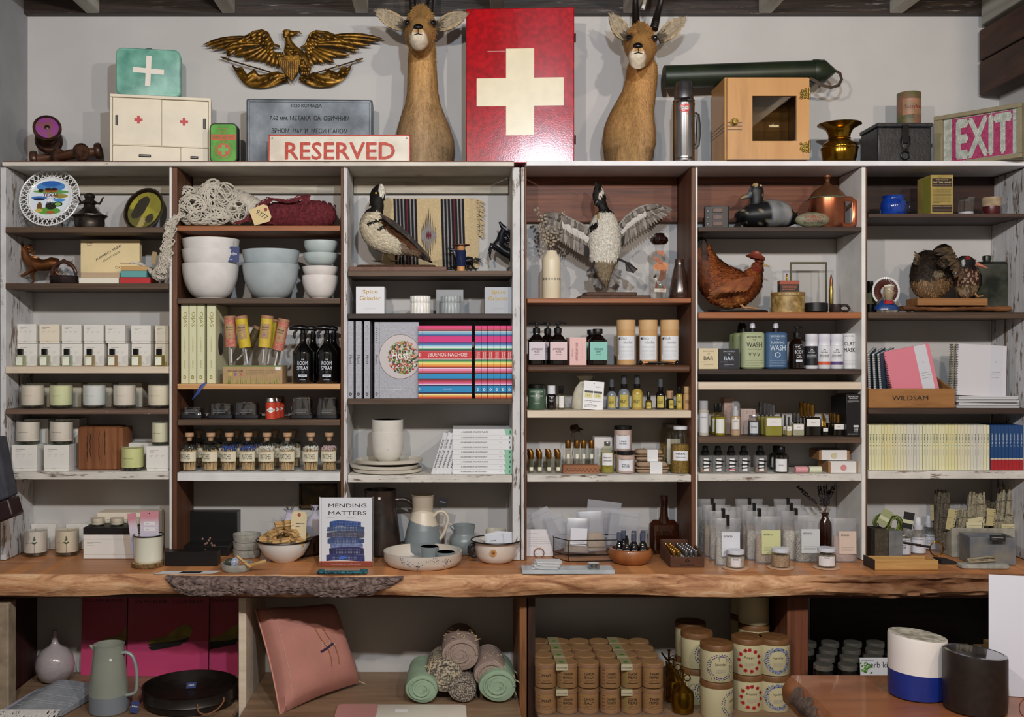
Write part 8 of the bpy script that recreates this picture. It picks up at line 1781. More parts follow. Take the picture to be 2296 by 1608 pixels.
# mending book and bandana packet
def mmd(m,W,H):
 y=-.0004;m.text('MENDING',W*.53,H*.885,ink,w=W*.70,h=H*.055,y=y);m.text('MATTERS',W*.53,H*.775,ink,w=W*.70,h=H*.055,y=y);m.lines(W*.15,W*.46,H*.705,H*.725,2,lgrey,y,t=.0008);m.lines(W*.52,W*.85,H*.71,H*.72,1,lgrey,y,t=.0012)
 m.quad(0,W,0,H*.06,P('#8a4030',.5),y);m.quad(0,W,H*.06,H*.075,P('#c98a78',.5),y);m.text('A simple guide for mindful mending',W*.5,H*.03,white,w=W*.55,h=H*.018,y=y-.0003)
 rn=random.Random(5)
 for k,(c,z0,z1,xa,xb) in enumerate([('#2d4a86',.57,.665,.20,.78),('#3f5276',.50,.58,.15,.84),('#4a4a5c',.41,.51,.14,.84),('#3a4a78',.33,.42,.16,.84),('#6a7aa8',.27,.34,.22,.82),('#2a2a58',.17,.28,.20,.84),('#2f3468',.08,.18,.14,.85)]):
  V=[];N=14
  for j in range(N+1):u=j/N;V.append((W*(xa+(xb-xa)*u),y-.0003-.0001*k,H*(z0+.01*math.sin(u*5+k))))
  for j in range(N,-1,-1):u=j/N;V.append((W*(xa+(xb-xa)*u+.01*math.sin(k)),y-.0003-.0001*k,H*(z1-.016*(abs(2*u-1)**3)+.006*math.sin(u*6+k*2))))
  m.add(V,[tuple(range(len(V)))],P(c,.7,vary=.3,vs=90));s_=P('#b9c0cf',.6)
  for q in range(3):
   for j in range(16):x_=W*(xa+.12+.45*j/16);m.quad(x_,x_+W*.010,H*(z0+.02+q*.022),H*(z0+.028+q*.022),s_ if (k+q) % 2 else P('#8a96b4',.6),y-.0012)
 m.add([(W*.32,y-.0014,H*.12),(W*.45,y-.0014,H*.10),(W*.55,y-.0014,H*.13),(W*.45,y-.0014,H*.15)],[(0,1,2,3)],P('#3f6ac0',.6));m.quad(W*.045,W*.05,0,H,lgrey,y)
book('white cookbook sized craft book facing out with stacked denim picture',715,836,1116.5,zc,cy(1271)+.004,.022,P('#d9dbe2',.4),mmd)
t=T('bandana_packet','folded dark teal patterned fabric packet lying in front of book','fabric',(*cx(768,1285)[:2],zc));m=MB();W=.16;m.rbox(W,.05,0,.008,P('#0f2230',.8,c2='#2a7a86',vs=120,det=1),.006,3,bev=.003);m.build('cloth',t);MB().box(-.058,.055,-.004,.023,.0084,.009,P('#b08a72',.6)).build('paper_band',t)
# pitchers
def sm(p,k=4):
 O=[];p=[Vector(q) for q in p];n=len(p)
 for i in range(n-1):
  a,b,c,d=p[max(i-1,0)],p[i],p[i+1],p[min(i+2,n-1)]
  for j in range(k):u=j/k;O.append(.5*(2*b+(c-a)*u+(2*a-5*b+4*c-d)*u*u+(3*b-a-3*c+d)*u**3))
 return O+[p[-1]]
def handle(t,pts,r,mat,nm='handle'):q=sm(pts);MB().tube(q,[r[0]]*len(q),mat,12,side=(0,1,0)).build(nm,t)
dkp=P('#1c1412',.35,c2='#3a2b24',vs=16,coat=.2);Y=3.60;R1,R2,H=L(27,Y),L(46,Y),hz(1098,Y,zc)
t=rev('stoneware_pitcher','tall dark brown stoneware pitcher with long handle behind the book','pitcher',853,zc,Y,[('body',[(R2*.93,0),(R2,.006),(R2*1.0,.03),(R2*.88,H*.5),(R1*1.25,H*.82),(R1*1.3,H*.97),(R1*1.35,H),(R1*1.22,H),(R1*1.1,H*.8),(0,H*.3)],dkp,40)]);handle(t,[(R1*1.2,0,H*.84),(R2*1.25,0,H*.84),(R2*1.62,0,H*.72),(R2*1.68,0,H*.4),(R2*1.5,0,.045),(R2*1.0,0,.035)],[(.008,.007)]*6,dkp)
MB().quad(-.004,.004,H-.028,H-.020,white,rad=R1*1.3,seg=1).build('sticker',t)
Y=3.585;H=hz(1109,Y,zc);t=T('two_tone_pitcher','two tone pitcher, cream above and grey blue below, with looped handle','pitcher',(SX(948,Y),Y,zc));gb=hexc('#7c868a');cr=hexc('#d9ceba');tp_=hexc('#b8aa98');tt=VC(.35,(6,6,30),.1,.1,spec=.5)
def tcf(p):return gb if p[2]<.112-.22*p[0]+.9*p[0]*p[0]+.02*p[1] else (cr if p[2]<.158-1.2*abs(p[0])**1.5 else tp_)
pf=[(.058,0),(.063,.004),(.066,.02),(.064,.05),(.056,.09),(.046,.125),(.038,.15),(.036,.165),(.038,H-.006),(.041,H),(.038,H),(.033,H-.02),(.033,.1),(0,.08)];pp=[pf[0]]
for a,b in zip(pf,pf[1:]):pp+=[(a[0]+(b[0]-a[0])*k/14,a[1]+(b[1]-a[1])*k/14) for k in range(1,15)]
MB().lathe(pp,tt,120).build('body',t,colf=tcf);handle(t,[(.036,-.01,.132),(.052,-.012,.150),(.074,-.012,.150),(.088,-.012,.128),(.082,-.012,.098),(.070,-.012,.070),(.058,-.01,.054)],[(.009,.006)]*7,P('#d3c8b4',.35))
m=MB();m.box(-.016,.016,-.0004,.0004,-.016,.016,P('#17161f',.5));m.text('edyn',0,0,lgrey,w=.02,h=.008,y=-.0007);tag(m.build('price_tag',None,(SX(993,3.56),3.56,SZ(1126,3.56)),rot=(0,.28,0)),'dark square tag hanging beside the two tone pitcher handle','tag')
gbm=P('#7f898c',.3,coat=.3,vary=.05,vs=12);Y=3.59;H=hz(1177,Y,zc);t=rev('creamer','round grey blue creamer jug beside the enamel pot','jug',1040,zc,Y,[('body',[(.030,0),(.036,.003),(.048,.022),(.051,.042),(.046,.060),(.037,.070),(.036,.076),(.041,H),(.038,H),(.034,.074),(.04,.05),(0,.02)],gbm,44)])
MB().tube([(-.034,-.01,H-.012),(-.046,-.012,H-.002)],[.010,.004],gbm,10).build('spout',t)
rev('cup','plain cream cup standing behind the enamel pot','cup',1112,zc,3.62,[('cup',[(.032,0),(.036,.004),(.038,.04),(.036,hz(1187,3.62,zc)),(.033,hz(1187,3.62,zc)),(.03,.02),(0,.01)],P('#d6d0bd',.35),36)])
Y=cy(1272)+.045;R0=L(88,Y);H=.046;t=rev('serving_dish','wide white speckled ceramic dish with blue splatters holding two cups','dish',948,zc,Y,[('dish',[(R0*.85,0),(R0*.9,.003),(R0*.99,.02),(R0,H),(R0*.955,H),(R0*.93,.02),(R0*.85,.008),(0,.007)],P('#d6d2ca',.35,c2='#cdc2b4',vs=7,coat=.3),64)]);m=MB();rn=random.Random(2)
for cx_,cz_ in ((-.055,.026),(-.015,.018),(.045,.034),(.085,.03)):
 for k in range(26):x_,z_=cx_+rn.gauss(0,.010),min(.042,max(.006,cz_+rn.gauss(0,.006)));s_=rn.uniform(.0004,.0013);m.quad(x_-s_,x_+s_,z_-s_,z_+s_,P('#26386e' if k % 3 else '#1a1a22',.4),rad=R0*(.93+.06*min(1,z_/.02))+.0016,seg=1)
m.build('splatters',t);zd=zc+.0085
for px,w_,h_,nm,dy in ((963,43,.050,'left',0.),(999,44,.036,'right',-.02)):cup('small grey blue cup in the speckled dish, %s one' % nm,px,zd,Y+dy,w_,h_,gbm,'#4a5458')
Y=cy(1265)+.045;R0=L(52,Y);H=.072;t=rev('enamel_pot','chipped white enamel chamber pot with black rim holding small packets','pot',1112,zc,Y,[('pot',[(R0*.62,0),(R0*.7,.004),(R0*.86,.022),(R0*.90,.05),(R0*.92,H-.006),(R0*1.07,H),(R0*.9,H-.004),(R0*.86,.03),(0,.01)],P('#ddd8d2',.2,coat=.7,c2='#d6cbbf',vs=9),48)]);MB().tube([(R0*1.07*math.cos(a),R0*1.07*math.sin(a),H) for a in [k*PI/24 for k in range(49)]],.0026,blk,8).build('rim',t);handle(t,[(-R0*.9,-.02,H-.012),(-R0*1.1,-.025,H-.016),(-R0*1.16,-.025,H-.032),(-R0*1.0,-.02,H-.052),(-R0*.86,-.02,H-.05)],[(.0035,.006)]*5,P('#15151a',.3));m=MB();m.lathe([(.012,0),(.009,.0002)],P('#b98a52',.5),14,R=RX(PI/2),c=(-.012,-R0*.905,.04));m.lathe([(.006,.0002),(0,.0006)],P('#7a4a26',.6),14,R=RX(PI/2),c=(-.012,-R0*.905,.04));m.build('rust_chip',t)
pkm=P('#c6c9d2',.45)
def packet(label,px,py,Y,w_,h,rot,mat=None,fill=None,txt=None,nm='packet',cat='packet',th=.003,lbm=None,lbt=None,grp=None,clip=0,zb=None,lbz=.5,fh=.45,mt=.0):
 t=T(nm,label,cat,(SX(px,Y),Y,zc+py if zb is None else zb),rot=rot,group=grp);m=MB();N=8;V=[];F=[];mat=mat or pkm
 for j in range(N+1):
  u=j/N;q=th*(1.0-u)**.6+.0008;ww=w_*(1-.10*math.sin(u*PI)*(1 if fill else .3))
  for k in range(12):a=2*PI*k/12;c_,s_=math.cos(a),math.sin(a);V.append((ww/2*math.copysign(abs(c_)**.5,c_),q*math.copysign(abs(s_)**.8,s_),h*u))
 for j in range(N):
  for k in range(12):F.append((j*12+k,j*12+(k+1) % 12,(j+1)*12+(k+1) % 12,(j+1)*12+k))
 F+=[tuple(range(11,-1,-1)),tuple(N*12+k for k in range(12))];m.add(V,F,mat);m.tube([(-w_*.47,-.001,h*.87),(w_*.47,-.001,h*.87)],.0008,mat,4);m.build('pouch',t)
 if fill:m=MB();m.lathe([(w_*.40,.003),(w_*.44,.012),(w_*.42,h*fh*.8),(w_*.36,h*fh)],fill,20,sy=max(.15,th*.82/(w_*.44)));m.build('contents',t)
 f=-th-.0012
 if lbm or txt:
  m=MB()
  if lbm:m.quad(-w_*.28,w_*.38,h*.20,h*.72,lbm,f)
  if txt:m.text(txt,-w_*.05,h*.63,ink,w=w_*.32,h=h*.045,y=f-.0003,bold=.03)
  m.lines(-w_*.2,w_*.3,h*.26,h*.36,3,greyink,f-.0003,t=.0008);m.build('label',t)
 if clip:m=MB();m.box(-.0052,.0052,-.0075,-.0015,h*.78,h*.78+.045,blk,c=(clip,0,0));m.box(-.0052,.0052,.0015,.0075,h*.78,h*.78+.045,blk,c=(clip,0,0));m.tube([(clip-.006,0,h*.78+.022),(clip+.006,0,h*.78+.022)],.002,P('#8a8a8c',.3,.9),6);m.build('clothes_peg',t)
 return t
for i,(px,Y_,a) in enumerate([(1128,Y+.01,.05),(1112,Y-.012,-.12)]):packet('small white bath packet standing in the enamel pot, %s' % ['rear','front'][i],px,.026,Y_,.062,.072,(-.15,a,0),txt=None if i==0 else 'FACE MASK')
# column 4 counter
Y=cy(1249);t=T('menu_card','white printed card standing on a copper wire holder','card',(SX(1211,Y),Y,zc+.001),rot=(-.05,0,0));W,H=L(62,Y),hz(1188,Y,zc);m=MB();m.box(-W/2,W/2,0,.0008,0,H,P('#d9d8dc',.5));m.lines(-W*.42,W*.42,H*.82,H*.86,1,greyink,-.0003,t=.0008);m.lines(-W*.42,W*.42,H*.35,H*.74,5,lgrey,-.0003,t=.0008);m.text('RACH   ONCE',-.0,H*.09,greyink,w=W*.5,h=.0025,y=-.0003);m.build('card',t);MB().tube([(.0+.017*math.cos(a)-.004,-.008,.013+.017*math.sin(a)) for a in [k*PI/12 for k in range(25)]],.0013,cop,7).build('wire_loop',t)
mar=P('#c3c8cc',.25,c2='#aeb6ba',vs=14,det=9);Y=3.302;W=L(205,Y);t=T('marble_board','pale grey marble slab at the counter edge','board',(SX(1272,Y),Y,zc));MB().box(-W/2,W/2,-.038,.045,0,.012,mar).build('slab',t,bev=.001);zmb=zc+.0128
for i in range(5):solo('paper_sachet',MB().rbox(.085,.05,0,.004,P('#d6d8da',.5),.004,2,bev=.0015).lines(-.03,.03,-.02,.02,0 or 1,lgrey,0),'white paper sachet fanned on the marble slab, %s' % ['lowest','second','third','fourth','topmost'][i],'sachet',(SX(1222+2*i,Y),Y-.008+.004*i,zmb+.0045*i),(-.15,.1,-.05,.2,.05)[i],'white sachets')
R0=L(14,Y);rev('salve_tin','small round silver tin on the marble slab','tin',1331,zmb,Y-.005,[('base',[(R0*.95,0),(R0*.95,.008)],P('#b0b2b4',.25,.95),28),('lid',[(R0,.0082),(R0,.0145),(R0*.9,.016),(0,.0155)],P('#b9bbbd',.25,.95),28)])
Y=3.50;t=T('glass_terrarium','brass edged angular glass box filled with frosted bags','terrarium',(SX(1325,Y),Y,zc));brk=P('#2b2218',.4,.7);xa,xm,xb,H=SX(1243,Y)-SX(1325,Y),SX(1272,Y)-SX(1325,Y),SX(1400,Y)-SX(1325,Y),.072;B=[(xa,.02),(xm,-.045),(xb,-.03),(xb,.07),(xa,.08)];m=MB();g=MB()
for i in range(5):
 a,b=B[i],B[(i+1) % 5]
 for z_ in (.002,.022,H):m.tube([(*a,z_),(*b,z_)],.0016,brk,6)
 m.tube([(*a,.002),(*a,H)],.0016,brk,6);g.add([(*a,.003),(*b,.003),(*b,H),(*a,H)],[(0,1,2,3)],GLASS('#e8eeee',.1,gloss=.1))
m.build('brass_frame',t);g.build('glass',t)
fz=GLASS('#e8ecf4',.3,rough=.3,gloss=.12,milky=.30,mc='#c9ccd6');spm=P('#a8844a',.9,c2='#c9a86a',vs=240)
for i,(px,Y_,w_,h,a,z_,f_) in enumerate([(1243,3.56,.075,.135,-.45,.035,None),(1262,3.54,.07,.12,-.3,.03,None),(1345,3.60,.12,.155,.12,.03,None),(1392,3.57,.105,.125,.16,.03,None),(1328,3.53,.10,.135,-.05,.024,spm),(1292,3.505,.085,.115,.05,.024,spm)]):packet('frosted plastic bag in the glass box, %s' % ['far left tilted','second from left','rear and tallest','far right','middle with golden contents','front with white label'][i],px,z_,Y_,w_,h,(-.05,a,0),fz,f_,None,'frosted_bag','bag',.014 if f_ else .004,P('#d9dbe4',.5) if i==5 else None)
# wooden bowl with spray bottles
Y=cy(1268)+.045;t=rev('wooden_bowl','round segmented wooden bowl holding black spray bottles','bowl',1414,zc,Y,[('bowl',[(.052,0),(.058,.003),(.072,.018),(.075,.032),(.069,.047),(.063,.049),(.066,.03),(.05,.006),(0,.005)],WOOD('#6a3a1c','#8f552c',(14,14,3),.4,c3='#a5683a',coat=.3,bump=.1),44)])
for i,(x_,y_,cl_) in enumerate([(-.040,-.010,1),(-.020,-.034,0),(.005,-.030,1),(.036,-.022,1),(.014,.018,1),(.044,.016,1),(-.020,.024,1)]):
 t=T('mini_spray_bottle','black mini spray bottle in the wooden bowl, %s' % ['far left','front left without cap','front centre','front right','rear centre','rear right','rear left'][i],'bottle',(SX(1414,Y)+x_,Y+y_,zc+.008),group='black bottles in wooden bowl');MB().lathe([(.013,0),(.0145,.002),(.0145,.045),(.010,.056),(.0075,.060),(.0075,.068)],dkb,22).build('bottle',t)
 MB().lathe([(.0085,.0685),(.0088,.072),(.0085,.094),(.006,.096),(0,.096)] if cl_ else [(.0075,.0685),(.0075,.078),(.004,.080),(.0045,.088),(0,.088)],P('#5a5f74',.1,.2) if cl_ else blk,18).build('cap' if cl_ else 'pump',t)
 if y_<0:lab(t,.0145,0,0,0,None,(('SÖKD',.040,.018,.006),),P('#c9ccd4',.5))
Y=3.60;t=T('amber_flask','large flat dark amber glass bottle behind the wooden bowl','bottle',(SX(1488,Y),Y,zc));amb=P('#1c0b05',.06,c2='#3a180a',vs=8,coat=1.);H=hz(1165,Y,zc);MB().rbox(L(66,Y),.05,0,H,amb,.02,6,bev=.016).build('bottle',t);MB().lathe([(.022,H-.012),(.015,H+.012),(.013,H+.05),(.0145,H+.06),(.0145,H+.082),(.012,H+.085),(0,H+.085)],amb,26).build('neck',t)
Y=cy(1273);W=L(76,Y);t=T('wooden_tray','dark wooden drawer tray full of tiny capped perfume vials','tray',(SX(1503,Y),Y,zc),0);wd=WOOD('#2a160d','#4f2d1b',(3,30,30),.5,c3='#5f3822');D=.17;m=MB();m.box(0,W,0,.006,0,.034,wd);m.text('SACCARINA',W*.5,.008,P('#120a06',.6),w=.045,h=.005,y=-.0003,bold=.02);m.text('o',W*.5,.022,P('#120a06',.6),w=.016,h=.012,y=-.0003,bold=.12);m.build('front',t,bev=.001)
MB().box(0,W,D-.006,D,0,.062,wd).build('back',t,bev=.001);MB().box(.006,W-.006,.006,D-.006,0,.004,wd).build('base',t)
for x_ in (0,W-.006):MB().prism([(.0065,0),(D-.0065,0),(D-.0065,.062),(.0065,.034)],x_,x_+.006,wd,R=Matrix(((0,1,0),(1,0,0),(0,0,1)))).build('side',t)
rows_=[(0,.016,'gold'),(1,.031,'gold'),(2,.056,'silver'),(3,.072,'silver'),(4,.088,'silver')];pv=None
for c_i,xo,nm in rows_:
 for j in range(6):
  t=T('tiny_vial','tiny %s capped vial, file %s from left, %s from the front' % (nm,['one','two','three','four','five'][c_i],['first','second','third','fourth','fifth','last'][j]),'vial',(SX(1503,Y)+xo,Y+.018+j*.026,zc+.005),group='tiny vials in dark tray')
  MB().lathe([(.0058,0),(.0062,.001),(.0062,.026)],P('#e0dfd6',.3),10).build('label',t);MB().lathe([(.0058,.0262),(.0060,.045),(.005,.047),(0,.047)],sc_g if nm=='gold' else sc_c,10).build('cap',t)
# column 5 counter: pouches, jars, lavender
pcl=GLASS('#eceff2',.2,rough=.22,gloss=.12,milky=.16,mc='#cfd2d8');fl=[P('#a89f90',.95,c2='#d6d0c4',vs=330,det=1),P('#9a7f64',.95,c2='#c2a88c',vs=330,det=1),P('#b9b09c',.95,c2='#3a3026',vs=260,det=1),P('#b5968a',.95,c2='#cdb2a4',vs=330,det=1)]
po=[(1632,1270,62,150,'#d6d8e0',0,'white',.004),(1722,1265,64,154,'#c9cc98',1,'pale yellow',0),(1810,1262,62,150,'#c6cccf',2,'pale grey',0),(1893,1262,58,0,'#d3bfb0',3,'peach',0)]
for i,(px,py,w_,_,lc,fi,nm,cp_) in enumerate(po):Y=cy(py)+.018;packet('clear bath soak pouch with %s label in the front row' % nm,px,0,Y,L(w_,Y),.155 if i<3 else .145,(-.03,0,0),pcl,fl[fi],'SÖKD','bath_pouch','pouch',.02,P(lc,.5),grp='clear soak pouches',clip=.0001 if i==0 else 0,fh=.6)
bk=[(1620,3.50,.003),(1607,3.56,-.01),(1596,3.62,0),(1702,3.50,.001),(1692,3.56,-.002),(1680,3.62,0),(1782,3.50,.004),(1772,3.56,.003),(1766,3.62,.001)]
for i,(px,Y,c_) in enumerate(bk):packet('unlabelled clear pouch %s row behind the %s label pouch' % (['first','second','last'][i % 3],['white','pale yellow','pale grey'][i//3]),px,0,Y+.0,.098,.165+.012*(i % 3),(-.02,0,0),pcl,fl[i % 3],None,'bath_pouch','pouch',.02,grp='clear soak pouches',clip=c_ or (.001 if i in (2,5) else 0),fh=.6)
for i,(px,py) in enumerate([(1649,1279),(1750,1278),(1853,1278)]):
 Y=cy(py)+.03;t=T('coaster','round pale leather coaster under a soak jar, %s of three' % cn[(0,1,3)[i]],'coaster',(SX(px,Y),Y,zc));MB().lathe([(.042,0),(.043,.001),(.043,.003),(0,.0032)],P('#c9a88c',.6),36).build('disc',t)
 jar(['soak jar with white flakes and side label, left coaster','soak jar of golden grain with no front label, middle coaster','soak jar with broad pink label, right coaster'][i],px,41,(1233,1229,1228)[i],zc+.0036,Y,GLASS('#eef0e8',.15),fl[i],P('#cfd3dc',.4),.78,P('#d9d6d8' if i !=1 else '#a8906a',.5) if i !=1 else None,(('SÖKD',.68,.55,.005),) if i !=1 else (),.013,'soak_jar',neck=.98,lw=(.5,.5,.95)[i])
Y=3.60;t=rev('lavender_bottle','small dark amber bottle holding dried lavender stems','bottle',1850,zc,Y,[('bottle',[(.021,0),(.023,.003),(.023,.105),(.012,.125),(.010,.135),(.013,.137),(.013,.143)],P('#2a0f06',.1,coat=.8),28)])
for i,(x_,y_) in enumerate([(1790,1092),(1837,1090),(1850,1088),(1862,1100),(1868,1090)]):twig(t,(0,0,.14),yp(x_,y_,3.60)-t.location,26,40+i,.0052,'#1c1620','lavender_stem',True)
# column 6 counter
Y=cy(1279);W=L(142,Y);pn=WOOD('#a07038','#cfa86a',(2,60,60),.5);t=T('pine_tray','shallow pine tray with black end holding stoppers at counter edge','tray',(SX(1962,Y),Y,zc));D=.085
for nm,a in (('front_board',(0,W,0,.007,0,.032)),('back_board',(0,W,D-.007,D,0,.030)),('base_board',(.0,W-.0065,.0075,D-.0075,0,.004)),('right_board',(W-.006,W,.0075,D-.0075,0,.031))):MB().box(*a,pn).build(nm,t,bev=.001)
MB().box(-.004,-.0005,0,D,0,.033,P('#0c0c0e',.5)).build('black_end',t)
for i in range(3):solo('glass_stopper',MB().ell((0,0,0),(.012,.008,.008),P('#8f9290',.3,c2='#c0c4c2',vs=90),12,8),'small grey stopper lying in the pine tray, %s of three' % cn[(0,1,3)[i]],'stopper',(SX(1962,Y)+.05+.028*i,Y+.045,zc+.0125),.4*i,'stoppers in pine tray')
for i,(px,py,yt) in enumerate([(2024,1246,1161),(2058,1243,1160),(2084,1234,1156),(2110,1232,1152)]):
 Y=cy(py)+.016;R0=L(16.5,Y);H=hz(yt,Y,zc);hb=H*.66;t=rev('sage_mist_bottle','clear sage mist bottle with white sprayer, %s of four' % fromleft(i,4),'bottle',px,zc,Y,[('bottle',[(R0*.93,0),(R0,.003),(R0,hb*.76),(R0*.8,hb*.92),(R0*.45,hb)],GLASS('#dfe8da',.35,gloss=.15,milky=.1),28),('sprayer',[(R0*.60,hb+.0005),(R0*.62,hb+.002),(R0*.62,hb+.014),(R0*.42,hb+.016),(R0*.42,H-.008),(R0*.36,H),(0,H)],P('#dcdfe6',.4),24)],'sage mist bottles');lab(t,R0,.004,hb*.70,R0*1.25,P('#d3d6e0',.5),(('FRENCH MOLLY',hb*.62,R0*1.5,.003),('WHITE',hb*.42,R0*.8,.004),('SAGE',hb*.33,R0*.7,.004)))
 if i==0:lab(t,R0,0,0,0,None,(('TESTER',hb*.76,R0*1.2,.005),),ink,'tester_mark',bold=.05)
dk=P('#4a4034',.7,c2='#6f6a60',vs=40);Y=3.58;bx('wood_cube','weathered grey wooden block vase on the counter by the divider','block',1962,1992,1188,zc,3.50,.08,P('#4f4637',.8,c2='#3a3226',vs=90,bump=.8));bx('concrete_cube','grey concrete planter cube beside the weathered block','planter',1993,2024,1191,zc,3.51,.07,P('#7b7c7c',.8,c2='#656666',vs=30))
swg=['#7a8a3a','#4f5a24','#8f9a50']
for i,(x0,x1,yt,lb_) in enumerate([(1958,1998,1160,'green braided sweetgrass coil nearest the divider'),(1990,2018,1165,'dark braided grass coil above the concrete cube')]):
 t=T('grass_braid',lb_,'braid',at((x0+x1)/2,zc+.08,3.54));m=MB();rn=random.Random(i)
 for k in range(26):q=rn.uniform(.8,1.1);o=Vector((rn.gauss(0,.003),rn.gauss(0,.008),rn.gauss(0,.003)));m.tube([Vector((.024*q*math.cos(a),0,.034+.030*q*math.sin(a)))+o for a in [-1.2+k2*.45 for k2 in range(11)]],.0016,P(swg[(k+i) % 3],.7),5)
 m.build('grass',t)
 tg_=MB();tg_.box(-.018,.018,-.0004,.0004,-.028,.028,P('#9aa078' if i==0 else '#1c1c1c',.6));tg_.quad(-.018,.018,-.010,.002,P('#c6c9a8',.6),-.0007);o=tg_.build('paper_tag',t);o.location=(-.006+.04*i,-.035,.062-.01*i);o.rotation_euler=(0,.5-.3*i,0)
Y=cy(1260);t=T('magnifier','brass magnifying glass with dark twisted handle leaning over the counter','magnifier',(SX(2100,3.40),3.40,zc+.055),rot=(0,math.radians(5),0));MB().tube([(.022*math.cos(a),.0,.024*math.sin(a)) for a in [k*PI/14 for k in range(29)]],.0022,brass,8).build('rim',t);MB().lathe([(.0205,0),(0,.0005)],GLASS('#f0f0e8',.1,gloss=.15),24,R=RX(PI/2)).build('lens',t);MB().tube([(-.023-.09*k/14,0,.004+.0005*k) for k in range(15)],[.0035+.0008*(k % 2) for k in range(15)],P('#1c1412',.4),8).build('handle',t)
MB_=MB().prism([(-.02,0),(.05,0),(.02,.010),(-.02,.014)],-.03,.03,P('#1a1a1c',.6));solo('slate_wedge',MB_,'dark slate wedge lying beside the pine tray','stone',cx(2115,1262))
wc_=P('#a5a296',.6,c2='#8a8678',vs=30,bump=.3)
def crate(label,px,py,W,D,H,mat,a,nm='crate'):
 Y=cy(py);t=T(nm,label,'crate',(SX(px,Y),Y,zc),a)
 for n_,b in (('front_panel',(0,W,0,.008,0,H)),('back_panel',(0,W,D-.008,D,0,H)),('left_panel',(0,.008,.0085,D-.0085,0,H)),('right_panel',(W-.008,W,.0085,D-.0085,0,H)),('bottom_panel',(.0085,W-.0085,.0085,D-.0085,0,.006))):MB().box(*b,mat).build(n_,t,bev=.0012)
 return Y
crate('whitewashed wooden box filled with sage bundles at the right',2135,1250,.212,.14,.100,wc_,-.05)
crate('blue grey worn wooden box in front of the whitewashed box',2176,1266,.145,.10,.090,P('#62666e',.75,c2='#7d7a70',vs=20,bump=.4),-.10)
sg_=P('#a89f88',.9,c2='#7d755f',vs=150,bump=.8,bs=200)
for i,(px,yt,Y,w_,c_) in enumerate([(2190,1100,3.60,.032,sg_),(2255,1088,3.60,.034,sg_),(2112,1098,3.60,.024,P('#3f3a32',.9,c2='#6a6252',vs=150)),(2215,1120,3.62,.026,P('#3a342c',.9,c2='#5a5040',vs=150)),(2162,1140,3.585,.024,sg_),(2236,1150,3.58,.026,sg_)]):
 H=hz(yt,Y,zc+.02);t=T('sage_bundle','dried sage smudge bundle, %s' % ['pale one left of the tallest','tallest pale one by the post','dark one behind the mist bottles','dark one in rear shade','short one behind the paper tags','short one in front right'][i],'bundle',(SX(px,Y),Y,zc+.02));m=MB();rn=random.Random(i+30)
 for k in range(60):a=rn.uniform(0,6.28);r=w_*math.sqrt(rn.random());h_=H*rn.uniform(.7,1.);m.tube([(r*.6*math.cos(a),r*.6*math.sin(a),0),(r*math.cos(a+.4),r*math.sin(a+.4),H*.4),(r*.9*math.cos(a+.6),r*.9*math.sin(a+.6),h_)],[(.006,.002),(.0085,.0025),(.0035,.001)],c_,5)
 m.build('leaves',t);m=MB()
 for k in range(5):s_=1 if k % 2 else -1;m.tube([(w_*1.02*math.cos(q),w_*1.02*math.sin(q),H*.25+k*H*.12+s_*.012*math.sin(q)) for q in [j*PI/6 for j in range(13)]],.0006,P('#3a3428',.8),4)
 m.build('string',t)
for i,(px,py,Y,w_,h,a,c_,nm) in enumerate([(2133,1165,3.556,.03,.072,.22,'#b3a678','tall cream tag with leaf border'),(2190,1172,3.558,.058,.034,-.2,'#c9c09a','upper fanned cream card'),(2186,1180,3.553,.060,.030,0.,'#cfc6a2','lower fanned cream card'),(2222,1160,3.556,.03,.06,.12,'#b3a678','cream tag with branch print'),(2265,1182,3.556,.06,.020,.03,'#c6bc94','wide cream card at right edge'),(2090,1150,3.60,.012,.055,.02,'#9a9070','narrow cream strip on dark tag'),(2237,1207,3.386,.052,.020,.05,'#15151a','black card clipped on blue grey box')]):
 m=MB();m.box(-w_/2,w_/2,0,.0006,-h/2,h/2,P(c_,.6));m.lines(-w_*.38,w_*.38,-h*.3,h*.2,2,greyink if i<6 else white,-.0003,t=.0009);rn=random.Random(i)
 if i<5:[m.add([(w_*.5-.004+rn.uniform(-.002,.002),-.0004,z_*h),(w_*.5-.0005,-.0004,z_*h+.003),(w_*.5-.006,-.0004,z_*h+.004)],[(0,1,2)],ink) for z_ in [k/8-.5 for k in range(8)]]
 tag(m.build('paper_card',None,(SX(px,Y),Y,SZ(py,Y)),rot=(-.1,a,0)),nm+' among the sage bundles','card')
Y=cy(1278)+.025;t=T('concrete_tray','long low concrete tray holding a tied smudge stick','tray',(SX(2204,Y),Y,zc),-.04);MB().rbox(.155,.05,0,.016,con,.01,3,bev=.004).build('tray',t)
t=T('smudge_stick','tied bundle of thin twigs lying on the concrete tray','bundle',(SX(2200,Y),Y,zc+.0265),rot=(0,-.12,0));m=MB();rn=random.Random(1)
for k in range(30):a=rn.uniform(0,6.28);r=.008*math.sqrt(rn.random());m.tube([(-.045,r*math.cos(a),r*math.sin(a)),(0,r*1.1*math.cos(a+.5),r*1.1*math.sin(a+.5)),(.04+rn.uniform(0,.012),r*math.cos(a+1),r*math.sin(a+1))],.0013,P('#a89c84',.8,c2='#8a7c62',vs=80),4)
m.build('twigs',t)
